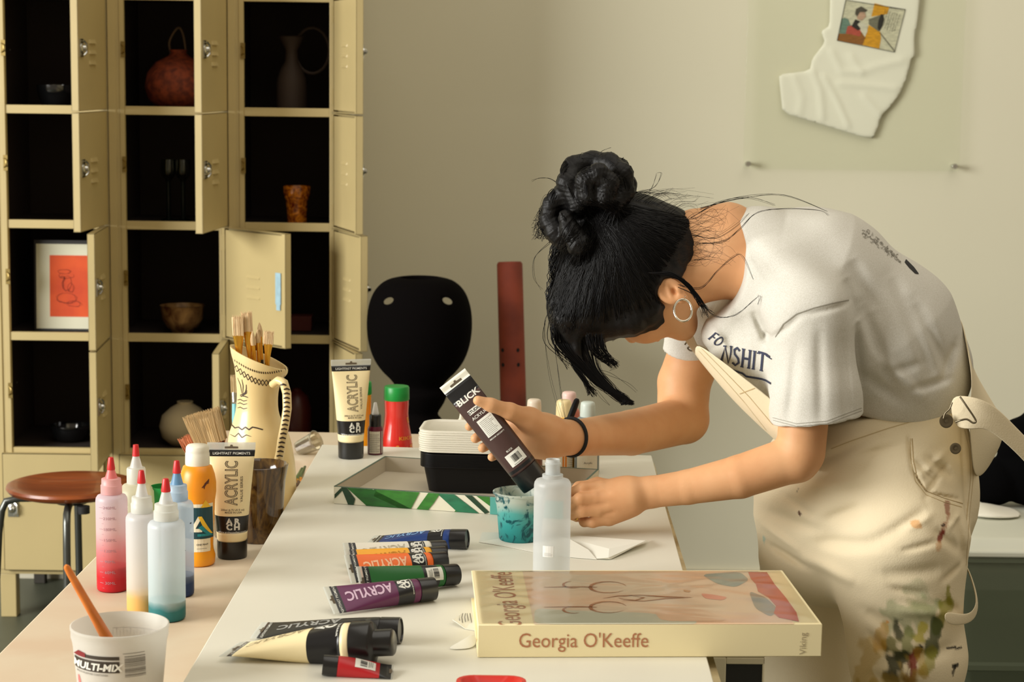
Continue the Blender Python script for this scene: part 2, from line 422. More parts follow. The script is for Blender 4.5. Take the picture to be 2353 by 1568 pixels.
def spl_(p):
    p = [Vector(a) for a in p]; q = []
    for i in range(len(p)-1):
        a, b, c, d = p[max(i-1, 0)], p[i], p[i+1], p[min(i+2, len(p)-1)]
        for j in range(5):
            t = j/5; q.append(.5*((2*b)+(-a+c)*t+(2*a-5*b+4*c-d)*t*t+(-a+3*b-3*c+d)*t**3))
    return q+[p[-1]]
jug = thing('woven_jug', 'large rust red woven jug in the top middle locker', 'jug', P)
MB().lathe([(0, 0), (.05, 0), (.08, .025), (.09, .06), (.084, .095), (.06, .125), (.03, .14), (.02, .15), (.024, .158), (.018, .158), (.016, .14), (0, .13)], 48).obj('body', M_clayred, jug)
MB().tube(spl_([(-.02, 0, .145), (-.022, -.01, .18), (0, -.01, .215), (.012, 0, .2), (.02, 0, .15)]), .003, 8).obj('handle', mat('cord', (90, 70, 50), .8), jug)
P = shelf_at(672, 1, 5.36); P.z = ZT[2]
vs = thing('ceramic_vase', 'dim dark vase with a ring handle in the top right locker', 'vase', P)
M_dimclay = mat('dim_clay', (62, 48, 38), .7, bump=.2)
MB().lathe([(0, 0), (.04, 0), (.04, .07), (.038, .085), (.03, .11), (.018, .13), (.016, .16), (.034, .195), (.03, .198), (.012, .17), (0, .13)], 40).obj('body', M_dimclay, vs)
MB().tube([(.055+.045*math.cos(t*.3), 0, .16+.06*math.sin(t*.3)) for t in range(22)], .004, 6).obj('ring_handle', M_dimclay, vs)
for i, px in enumerate((392, 425)):
    P = shelf_at(px, 2, 5.36); P.z = ZT[3]
    g_ = thing('goblet', ['tall stemmed glass goblet, the left one in the middle locker', 'tall stemmed glass goblet beside the open locker door edge'][i], 'goblet', P, group='two goblets in the middle locker')
    MB().lathe([(0, 0), (.024, 0), (.022, .004), (.006, .01), (.0055, .105), (.008, .11)], 24).obj('stem', mat('dark_green_glass', (12, 18, 16), .15), g_)
    MB().lathe([(.008, .11), (.018, .122), (.021, .14), (.019, .165), (.0175, .165), (.019, .14), (.015, .122), (0, .114)], 24).obj('cup', clear('goblet_glass', (190, 195, 170)), g_)
P = shelf_at(683, 2, 5.33); P.z = ZT[3]
lathe_thing('amber_cup', 'amber mottled glass cup in the right hand locker', 'cup', P, [(0, 0), (.026, 0), (.027, .03), (.029, .06), (.036, .078), (.037, .1), (.034, .1), (.032, .078), (.024, .05), (.022, .004), (0, .004)],
            mat('amber_glass', (236, 142, 30), .2, col2=(110, 30, 6), nscale=55, dist=1.5, coat=1, bump=.5, bscale=60))
# framed print
P0, P1 = aty(80, 542, 5.30), aty(205, 748, 5.30)
fp = thing('framed_print', 'orange sketch print in a wide white mat leaning in the left locker', 'picture', (P0.x, 5.30, ZT[4]+.0), group=None)
w_, h_ = .19, .232
T = Matrix.Translation((0, 0, .002)) @ Matrix.Rotation(R(-3), 4, 'X')
MB().box(-.006, w_+.006, .002, .012, 0, h_+.01, T).obj('frame', mat('dark_frame', (24, 20, 18), .5), fp, smooth=False)
mt_ = MB().box(0, w_, 0, .002, .006, h_, T).obj('mat_board', mat('mat_white', (222, 220, 196), .8), fp, smooth=False)
pr = MB().box(.036, .15, -.0006, 0, .038, h_-.03, T).obj('print_sheet', mat('orange_print', (226, 88, 34), .7, col2=(205, 70, 28), nscale=14), fp, smooth=False)
rn = random.Random(3); it = []
for (cx, cz, rx, rz, n_) in ((.075, .16, .016, .006, 3), (.08, .15, .022, .008, 2), (.082, .13, .012, .02, 4), (.092, .118, .008, .012, 3), (.08, .09, .026, .014, 4), (.07, .14, .006, .008, 3), (.1, .075, .02, .008, 3)):
    for k in range(n_):
        a0 = rn.uniform(0, 6); pts = [(cx+rx*rn.uniform(.8, 1.2)*math.cos(a0+t*.45)+rn.uniform(-.001, .001), cz+rz*rn.uniform(.8, 1.2)*math.sin(a0+t*.45)) for t in range(9)]
        it.append(stroke2d(pts, .0011, True))
decal('sketch_lines', pr, join2d(it), (0, -.01, 0), (1, 0, 0), (0, 0, 1), mat('sketch_red', (120, 38, 22), .8), fp, cell=0)
P = shelf_at(421, 3, 5.32); P.z = ZT[4]
lathe_thing('stone_bowl', 'banded brown onyx bowl in the middle locker', 'bowl', P, [(0, 0), (.028, 0), (.032, .008), (.04, .012), (.054, .035), (.058, .07), (.06, .073), (.055, .073), (.05, .04), (0, .02)],
            mat('onyx', (186, 146, 92), .3, col2=(84, 44, 22), nscale=18, dist=1.2, coat=.3))
P = shelf_at(693, 3, 5.4); P.z = ZT[4]
b_ = MB().box(-.035, .03, -.03, .03, 0, .04).obj('small_box', mat('maroon_box', (92, 34, 26), .7), bevel=.002); b_.location = P; tag(b_, 'small dark maroon box in the locker behind the tilted door', 'box')
P = shelf_at(160, 4, 5.36); P.z = ZT[5]
lathe_thing('bowl', 'low black dish in the lower left locker', 'bowl', P, bowlprof(.03, .055, .045, p=.6), mat('black_glaze', (0, 0, 0)))
P = shelf_at(425, 4, 5.33); P.z = ZT[5]
lathe_thing('round_pot', 'pale round clay pot in the lower middle locker', 'pot', P, [(0, 0), (.04, 0), (.062, .02), (.07, .05), (.062, .08), (.04, .1), (.02, .112), (.022, .118), (.015, .118), (.03, .09), (0, .05)], mat('pale_clay', (196, 180, 146), .8, bump=.1))
P = shelf_at(682, 4, 5.34); P.z = ZT[5]
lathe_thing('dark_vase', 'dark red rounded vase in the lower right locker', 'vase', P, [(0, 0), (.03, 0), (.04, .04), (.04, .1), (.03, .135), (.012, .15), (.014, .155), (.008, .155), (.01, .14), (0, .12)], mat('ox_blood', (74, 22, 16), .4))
# ------------------------------------------------------------------ sculpture and clay column by the wall
c0 = aty(963, 900, 4.95); zt = aty(963, 640, 4.95).z
s_ = mpp((c0.x, 4.95, .9))
sc = thing('black_sculpture', 'tall black totem vase with a round pierced head standing before the wall', 'sculpture', (c0.x, 4.95, 0))
prof = [(0, 0), (.11, 0), (.11, .03), (.06, .05)]
def zpx(y): return aty(963, y, 4.95).z
for (r_, y) in ((52, 1240), (40, 1200), (62, 1160), (75, 1120), (60, 1080), (40, 1055), (54, 1025), (62, 995), (54, 965), (44, 950), (58, 925), (66, 900), (56, 888), (66, 872), (86, 852), (104, 826), (116, 792), (121, 754), (119, 714), (110, 682), (96, 660), (76, 645), (50, 638)):
    prof.append((r_*s_*1.0, zpx(y)))
n_out = len(prof)
prof += [(44*s_, zpx(640)), (44*s_, zpx(655)), (76*s_, zpx(672)), (106*s_, zpx(730)), (92*s_, zpx(800)), (0, zpx(830))]
# refine head profile
def smooth_prof(p, n=3):
    out = []
    for i in range(len(p)-1):
        p0, p1, p2, p3 = p[max(i-1, 0)], p[i], p[i+1], p[min(i+2, len(p)-1)]
        for k in range(n):
            t = k/n
            out.append(tuple(max(0, .5*((2*p1[j])+(-p0[j]+p2[j])*t+(2*p0[j]-5*p1[j]+4*p2[j]-p3[j])*t*t+(-p0[j]+3*p1[j]-3*p2[j]+p3[j])*t**3)) if j == 0 else
                             .5*((2*p1[j])+(-p0[j]+p2[j])*t+(2*p0[j]-5*p1[j]+4*p2[j]-p3[j])*t*t+(-p0[j]+3*p1[j]-3*p2[j]+p3[j])*t**3) for j in (0, 1)))
    return out+[p[-1]]
body = MB().lathe(smooth_prof(prof, 3), 64).obj('body', mat('matte_black_clay', (9, 7, 7), .95, bump=.1, bscale=70, spec=.04), sc)
# four oval piercings through the shoulder, lined up so the wall shows through
cut = MB()
for (px, tl) in ((893, 25), (1028, -25)):
    q = aty(px, 692, 4.95)
    d = ray(px, 692).normalized(); q -= d*.3
    up = Vector((math.sin(R(tl)), 0, math.cos(R(tl)))).cross(d).cross(d)*-1
    cut.tube([q-Vector((c0.x, 4.95, 0)), q+d*.7-Vector((c0.x, 4.95, 0))], .013, 16, flat=.62, flatdir=Vector((-math.sin(R(tl)), 0, math.cos(R(tl)))))
co = cut.obj('cutter', M_hole); co.location = (c0.x, 4.95, 0)
bpy.context.view_layer.update()
md = body.modifiers.new('b', 'BOOLEAN'); md.object = co; md.solver = 'EXACT'; md.operation = 'DIFFERENCE'
bake(body); bpy.data.objects.remove(co)
pA, pB = aty(1171, 602, 5.35), aty(1184, 1100, 5.28)
dv = (pB-pA); k = -(pA.z)/dv.z; foot = pA+dv*k; foot.z = 0
rr = 29.5*mpp(pA)
cc = thing('clay_column', 'tall terracotta tube with small holes leaning by the wall', 'column', foot)
M_terra = mat('terracotta', (140, 58, 34), .75, col2=(112, 44, 26), nscale=9, bump=.15, bscale=80)
ax = (pA-foot).normalized(); Mx = Matrix.Translation((0, 0, 0)) @ Vector((0, 0, 1)).rotation_difference(ax).to_matrix().to_4x4(); Ln = (pA-foot).length
bd = MB().lathe([(0, .001), (rr*1.02, .001), (rr*1.02, Ln*.5), (rr, Ln-.006), (rr-.004, Ln), (rr-.012, Ln), (rr-.014, Ln-.02), (rr-.014, Ln-.3), (0, Ln-.3)], 40, Mx).obj('body', M_terra, cc)
for (px, py) in ((1155, 805), (1190, 804), (1156, 838), (1191, 837)):
    q = aty(px, py, 5.3)-foot
    decal('hole', bd, poly2d([(.004*math.cos(t*math.pi/6), .0055*math.sin(t*math.pi/6)) for t in range(12)]), q, (1, 0, 0), (0, 0, 1), M_hole, cc, cell=0)
# ------------------------------------------------------------------ acrylic panel and pinned T-shirt on the wall
PY = WY-.03
def wp(x, y, Y=PY): return aty(x, y, Y)
pc = [wp(1711, -240), wp(2212, -240), wp(2204, 391), wp(1708, 388)]
pan = thing('wall_panel', 'clear acrylic sheet screwed to the wall over a white T-shirt', 'panel', (pc[3].x, PY, pc[3].z))
x0, x1, z0, z1 = 0, pc[2].x-pc[3].x, 0, pc[0].z-pc[3].z
MB().box(x0, x1, 0, .005, z0, z1).obj('acrylic_sheet', clear('acrylic', (254, 255, 253), .04, .22), pan, bevel=.001, smooth=False)
for (x, z) in ((.012, .014), (x1-.014, .014), (.012, z1-.014), (x1-.014, z1-.014)):
    MB().lathe([(0, -.012), (.006, -.012), (.008, -.009), (.008, -.002), (.005, 0), (.005, .03), (0, .03)], 16, Matrix.Translation((x, 0, z)) @ Matrix.Rotation(R(-90), 4, 'X')).obj('screw', M_chrome, pan)
TY = WY-.014
def T2(pts): return [(1660+.2945*x, .2945*y) for x, y in pts]
outl = [(840, -500), (840, 0), (835, 200), (770, 245), (800, 330), (700, 460), (680, 550), (440, 580), (450, 700), (470, 880), (800, 980), (1165, 1090), (1212, 1000), (1240, 900), (1320, 820), (1385, 730), (1440, 600), (1475, 455), (1505, 430), (1498, 300), (1525, 150), (1545, 0), (1560, -500)]
def chaik(p, n=1):
    for _ in range(n):
        q = []
        for i in range(len(p)):
            a, b = p[i], p[(i+1) % len(p)]; q += [(a[0]*.85+b[0]*.15, a[1]*.85+b[1]*.15), (a[0]*.15+b[0]*.85, a[1]*.15+b[1]*.85)]
        p = q
    return p
oc = chaik(T2(outl)); pts3 = [aty(x, y, TY) for x, y in oc]
me = bpy.data.meshes.new('wall_tshirt'); me.from_pydata([tuple(p) for p in pts3], [], [tuple(range(len(pts3)))])
bm = bmesh.new(); bm.from_mesh(me)
xs = [v.co.x for v in bm.verts]; zs = [v.co.z for v in bm.verts]
for axi, lo, hi in ((0, min(xs), max(xs)), (2, min(zs), max(zs))):
    k = int((hi-lo)/.008)
    for i in range(1, k):
        q = [0, 0, 0]; q[axi] = lo+(hi-lo)*i/k; nn = [0, 0, 0]; nn[axi] = 1
        bmesh.ops.bisect_plane(bm, geom=bm.verts[:]+bm.edges[:]+bm.faces[:], plane_co=q, plane_no=nn)
folds = [(T2(a), w2, d2) for a, w2, d2 in ([((700, 550), (760, 700), (780, 920)), 14, .006], [((790, 600), (880, 760), (980, 980)), 10, .007], [((850, 400), (930, 560), (1080, 560), (1000, 440)), 14, .005],
         [((920, 650), (1150, 670), (1350, 690)), 14, .005], [((1100, 750), (1200, 860), (1240, 900)), 12, .005], [((1090, 560), (1200, 520), (1400, 470)), 16, .005], [((560, 600), (620, 760), (600, 880)), 16, .004])]
def segd(p, a, b):
    ax_, ay = b[0]-a[0], b[1]-a[1]; L = ax_*ax_+ay*ay
    t = max(0, min(1, ((p[0]-a[0])*ax_+(p[1]-a[1])*ay)/L)); return math.hypot(p[0]-a[0]-ax_*t, p[1]-a[1]-ay*t)
for v in bm.verts:
    px = pxof(v.co); dd = 0
    for pl, w2, d2 in folds:
        ds = min(segd(px, pl[i], pl[i+1]) for i in range(len(pl)-1)); dd += d2*.7*math.exp(-(ds/(w2*.5))**2)
    if v.is_boundary: dd = -.002
    v.co.y -= dd+.003
for f_ in bm.faces: f_.smooth = True
bm.to_mesh(me); bm.free(); me.materials.append(mat('white_cotton', (236, 233, 218), .9, bump=.1, bscale=300))
ts = link('wall_tshirt', me); md = ts.modifiers.new('s', 'SOLIDIFY'); md.thickness = .003; md.offset = -1
tag(ts, 'white T-shirt with a painted picture, flattened behind the acrylic sheet', 'T-shirt')
def tdecal(name, pts, m, off=.0006, line=None):
    q = T2(pts)
    o = aty(*q[0], TY); P3 = [aty(x, y, TY)-o for x, y in q]
    vf = poly2d([(p.x, p.z) for p in P3]) if line is None else stroke2d([(p.x, p.z) for p in P3], line)
    bvh = BVT
    return decal(name, ts, vf, o, (1, 0, 0), (0, 0, 1), m, ts, off=off, cell=.01, dist=.05, bvh=bvh)
BVT = bvh_of(ts)
inkc = lambda n, c: mat('shirt_'+n, c, .9, noise=.25, nscale=70, stretch=(1, 1, 4))
tdecal('picture_ground', [(960, 0), (1425, 75), (1340, 408), (893, 316)], inkc('bone', (214, 210, 184)), .0005)
tdecal('yellow_field', [(1185, 25), (1300, 55), (1285, 110), (1160, 130)], inkc('yellow', (222, 160, 34)), .001)
tdecal('yellow_field', [(1140, 195), (1230, 250), (1235, 300), (1222, 380), (1092, 352), (1120, 260)], inkc('yellow', 0), .001)
tdecal('grey_cone', [(1250, 110), (1140, 150), (1140, 190), (1215, 245), (1250, 200), (1262, 150)], inkc('grey', (120, 118, 100)), .0013)
tdecal('dark_disc', [(1235, 110), (1215, 160), (1208, 215), (1222, 245), (1243, 210), (1258, 150), (1252, 115)], inkc('black', (40, 38, 34)), .0018)
tdecal('brown_table', [(905, 262), (1060, 268), (1085, 250), (1115, 295), (1092, 352), (893, 316)], inkc('brown', (150, 96, 40)), .001)
tdecal('teal_chair', [(925, 150), (950, 138), (980, 150), (1000, 200), (985, 265), (912, 262)], inkc('teal', (110, 138, 124)), .001)
tdecal('red_shirt', [(975, 205), (1020, 195), (1085, 240), (1070, 285), (1000, 268), (960, 262)], inkc('red', (186, 84, 68)), .0014)
tdecal('white_shirt', [(1040, 160), (1120, 190), (1130, 240), (1110, 290), (1075, 240)], inkc('pale', (220, 216, 196)), .0016)
tdecal('black_vest', [(1035, 150), (1075, 170), (1050, 190), (1078, 225), (1055, 238), (1005, 205)], inkc('black', 0), .0019)
tdecal('figure_face', [(1045, 105), (1085, 85), (1110, 100), (1118, 130), (1085, 160), (1050, 150)], inkc('skin', (196, 160, 136)), .0019)
tdecal('figure_hair', [(1032, 110), (1040, 70), (1080, 50), (1130, 80), (1110, 95), (1070, 95), (1050, 130)], inkc('hair', (84, 78, 66)), .0022)
for a, b in (((960, 0), (1425, 75)), ((1425, 75), (1340, 408)), ((1340, 408), (893, 316)), ((893, 316), (960, 0)), ((1225, 255), (1340, 400)), ((1425, 75), (1300, 60))):
    tdecal('ink_line', [a, ((a[0]+b[0])/2, (a[1]+b[1])/2), b], inkc('black', 0), .0024, line=.0016)
rn = random.Random(5)
o = aty(*T2([(1300, 110)])[0], TY); it = []
for r_ in range(7):
    x = 0
    L_ = rn.uniform(.038, .052) if r_ < 4 else .06-.004*r_
    while x < L_:
        wv = rn.uniform(.002, .005); it.append(move2d(stroke2d([(x+rn.uniform(-.001, .001), rn.uniform(-.002, .002)), (x+wv*.5, rn.uniform(-.002, .002)), (x+wv, rn.uniform(-.002, .002))], .0009), 0, -r_*.0068)); x += wv+.0012
decal('hand_lettering', ts, move2d(join2d(it), .0, .0, R(-105)), o+Vector((.028, 0, .0)), (1, 0, 0), (0, 0, 1), inkc('black', 0), ts, off=.0022, cell=0, dist=.05, bvh=BVT)
rebase(ts, wp(2003, 321, TY))
# ================================================================== tables and furniture
ZL, ZW = .708, .76
M_cream = mat('cream_table_paint', (216, 202, 176), .5, col2=(208, 184, 156), nscale=3.5, dist=.8, bump=.05, bscale=120)
M_white = mat('white_board', (226, 223, 208), .42, noise=.04, nscale=5, bump=.04, bscale=150)
M_leg = mat('grey_leg', (90, 88, 80), .5)
la, lb = onz(0, 1499, ZL), onz(214, 1284, ZL)
dl = (lb-la).normalized(); A0 = la-dl*.75; A1 = la+dl*1.62
lw = .62; nr = Vector((dl.y, -dl.x, 0))
lt = thing('low_table', 'long cream painted table with pinkish stains on the left, holding bottles and the jug', 'table', (A0.x, A0.y, 0))
o = Vector((A0.x, A0.y, 0))
MB().prism([(p.x-o.x, p.y-o.y) for p in (A0, A0+nr*lw, A1+nr*lw, A1)], ZL-.03, ZL).obj('tabletop', M_cream, lt, bevel=.003)
for a, b in ((.06, .06), (.06, lw-.1), (2.27, .06), (2.27, lw-.1)):
    p = A0+dl*a+nr*b-o; MB().box(p.x, p.x+.04, p.y, p.y+.04, 0, ZL-.03).obj('leg', M_cream, lt, bevel=.002)
# white work surface standing half over it
wl0, wl1 = onz(420, 1568, ZW), onz(740, 1022, ZW); wr1, wr0 = onz(1497, 1047, ZW), onz(1640, 1568, ZW)
wl0 = wl0+(wl0-wl1)*.35; wr0 = wr0+(wr0-wr1)*.35
o = Vector((wl0.x, wl0.y, 0))
wt = thing('work_table', 'white topped work table with the tubes, book and tray on it', 'table', (wl0.x, wl0.y, 0))
MB().prism([(p.x-o.x, p.y-o.y) for p in (wl0, wr0, wr1, wl1)], ZW-.014, ZW).obj('tabletop', M_white, wt, bevel=.0012)
e = Vector((.016, 0, 0))
MB().prism([(p.x-o.x, p.y-o.y) for p in (wl0+Vector((.02, 0, 0)), wr0+e, wr1+e*.3, wl1+Vector((.02, -.02, 0)))], ZW-.034, ZW-.0145).obj('underboard', mat('stained_board', (206, 190, 150), .7, col2=(148, 122, 78), nscale=14), wt, smooth=False)
for yy in (.25, 1.5):
    MB().box(.1, .3, yy, yy+.05, ZL+.0005, ZW-.0345).obj('batten', M_cream, wt, smooth=False)
for yy in (.12, 1.75):
    q = wr0+(wr1-wr0)*(yy/((wr1-wr0).length))-o
    MB().box(q.x-.07, q.x-.03, q.y, q.y+.04, 0, ZW-.0345).obj('leg', M_leg, wt, bevel=.002)
# stool behind the bottles
SY = 4.45; c0 = aty(165, 1122, SY); sr = 148*mpp(c0)
st = thing('stool', 'round brown wooden stool with bent steel legs in front of the lockers', 'stool', (c0.x, SY, 0))
zs_ = c0.z
MB().lathe([(0, -.012), (.03, -.015), (sr*.8, -.012), (sr*.96, -.004), (sr, .004), (sr*.985, .01), (sr*.93, .0125), (sr*.6, .006), (0, .002)], 64, Matrix.Translation((0, 0, zs_))).obj('seat', mat('brown_plywood', (150, 74, 26), .35, col2=(116, 52, 18), nscale=5, stretch=(1, 8, 1), coat=.15), st)
M_tubes = mat('steel_tube', (96, 98, 94), .3, metal=.8)
for k in range(4):
    a = R(8+90*k); d_ = Vector((-math.cos(a), -math.sin(a), 0))
    pts = [d_*(.03)+Vector((0, 0, zs_-.022)), d_*(sr*.8)+Vector((0, 0, zs_-.022)), d_*(sr*1.0)+Vector((0, 0, zs_-.028)), d_*(sr*1.07)+Vector((0, 0, zs_-.05)), d_*(sr*1.12)+Vector((0, 0, zs_-.1)), d_*(sr*1.3)+Vector((0, 0, .008))]
    MB().tube(pts, .0085, 12).obj('leg', M_tubes, st)
MB().lathe([(0, -.034), (.035, -.034), (.035, -.018), (0, -.018)], 24, Matrix.Translation((0, 0, zs_))).obj('hub', mat('black_rubber', (24, 24, 24), .7), st)
MB().lathe([(0, -.03), (.014, -.03), (.014, -.014), (0, -.014)], 16, Matrix.Translation((sr*.36, -sr*.85, zs_))).obj('bumper', mat('black_rubber', 0), st)
# right-hand storage tub with a lid, and the black bag on it
BY = 3.95
q0 = onz(2236, 1262, 0); zlt = aty(2290, 1268, BY).z; zlb = aty(2290, 1286, BY).z
X0 = aty(2190, 1260, BY).x
zback = aty(2300, 1178, BY+.33).z
tb = thing('storage_tub', 'white lidded storage tub with cloudy dark sides behind the person', 'tub', (X0, BY, 0))
bw, bd_ = .62, .42
def rrect(x0, x1, y0, y1, r, n=5):
    out = []
    for (cx, cy, a0) in ((x1-r, y0+r, -90), (x1-r, y1-r, 0), (x0+r, y1-r, 90), (x0+r, y0+r, 180)):
        for k in range(n+1):
            a = R(a0+90*k/n); out.append((cx+r*math.cos(a), cy+r*math.sin(a)))
    return out
m_ = MB()
rings = [(0, .0), (.012, .0), (.012, .012), (.0, .016), (-.012, .03), (-.03, .034)]
V = []; F = []
for (e_, dz) in rings: V += [(x, y, zlt-.01+dz) for x, y in rrect(-e_, bw+e_, -e_, bd_+e_, .04)]
nn = len(rrect(0, 1, 0, 1, .1))
for i in range(len(rings)-1):
    for k in range(nn): F.append((i*nn+k, i*nn+(k+1) % nn, (i+1)*nn+(k+1) % nn, (i+1)*nn+k))
F.append(tuple(range((len(rings)-1)*nn, len(rings)*nn))); F.append(tuple(range(nn))[::-1])
m_.add(V, F); m_.obj('lid', mat('tub_lid', (214, 216, 200), .5), tb, bevel=.003)
m_ = MB(); V = []; F = []
for (e_, z) in ((-.05, .004), (-.012, zlb*.52), (-.004, zlb*.53), (-.004, zlb*.55), (-.012, zlb*.56), (-.004, zlt-.024), (.006, zlt-.022), (.006, zlt-.012), (-.01, zlt-.012)): V += [(x, y, z) for x, y in rrect(-e_, bw+e_, -e_, bd_+e_, .04)]
for i in range(8):
    for k in range(nn): F.append((i*nn+k, i*nn+(k+1) % nn, (i+1)*nn+(k+1) % nn, (i+1)*nn+k))
F.append(tuple(range(nn))[::-1])
m_.add(V, F); m_.obj('bin', cloudy('tub_side', (116, 126, 104), .82, .4), tb)
pc_ = MB(); pc_.box(0, .1, 0, .14, 0, .006)
pp = aty(2262, 1175, BY+.22)
fc = MB().add([(-.045, 0, 0), (.09, 0, 0), (.09, .16, 0), (-.045, .16, 0), (-.04, 0, .006), (-.005, .005, .022), (.04, .01, .010), (.088, .01, .006), (.088, .15, .006), (.03, .15, .012), (-.005, .15, .024), (-.04, .15, .008)],
     [(0, 1, 2, 3), (0, 4, 5, 6, 7, 1), (3, 2, 8, 9, 10, 11), (4, 11, 10, 5), (5, 10, 9, 6), (6, 9, 8, 7), (0, 3, 11, 4), (1, 7, 8, 2)]).obj('folded_cloth', mat('white_cotton', 0), sub=2)
fc.location = (pp.x, BY+.16, zlt+.0245); tag(fc, 'folded white cloth lying on the storage tub', 'cloth')
# black jacket bundle
def lump(name, pts, m, label, cat, loc, vox=.006, parent=None):
    mb = MB()
    for (p, r3) in pts:
        Mx = Matrix.Translation(p) @ Matrix.Diagonal((*r3, 1)); mb.lathe([(math.sin(math.pi*i/14), -math.cos(math.pi*i/14)) if 0 < i < 14 else (0, -math.cos(math.pi*i/14)) for i in range(15)], 24, Mx)
    o_ = mb.obj(name, m, parent); md_ = o_.modifiers.new('r', 'REMESH'); md_.mode = 'VOXEL'; md_.voxel_size = vox; md_.use_smooth_shade = True
    md_ = o_.modifiers.new('s', 'SMOOTH'); md_.iterations = 6
    bake(o_); o_.location = loc
    if label: tag(o_, label, cat)
    return o_
bz = zlt+.026
jb = lump('jacket', [((.02, 0, .05), (.055, .06, .052)), ((.1, 0, .07), (.08, .06, .072)), ((.08, 0, .14), (.055, .05, .055)), ((.14, 0, .17), (.075, .055, .055)), ((.2, 0, .1), (.09, .07, .1)), ((.045, 0, .12), (.02, .03, .03))],
     mat('black_fabric', (7, 7, 8), .95, spec=.04, bump=.3, bscale=60), 'black jacket heaped on the storage tub at the right edge', 'jacket', (aty(2270, 1100, BY+.3).x+.0, BY+.33, bz))
# small cream framed cabinet under the table edge
q = aty(1640, 1516, 2.75)
cb = thing('side_cabinet', 'cream framed low cabinet with a black front under the table edge', 'cabinet', (q.x-.05, 2.75, 0))
qw = aty(1757, 1530, 2.75).x-q.x+.05; zt2 = aty(1700, 1512, 2.75).z; xl = aty(1669, 1520, 2.75).x-q.x+.05
m_ = MB(); m_.box(0, qw, 0, .3, zt2, zt2+.012); m_.box(0, xl, 0, .3, 0, zt2); m_.box(qw-.003, qw, 0, .3, 0, zt2); m_.box(xl, qw, 0, .012, zt2-.01, zt2); m_.box(0, qw, .288, .3, 0, zt2)
m_.obj('frame', mat('cream_paint', (214, 204, 172), .6), cb, bevel=.0015)
MB().box(xl, qw-.0035, .004, .012, .02, zt2-.0105).obj('front', mat('black_panel', (28, 28, 24), .5), cb, smooth=False)
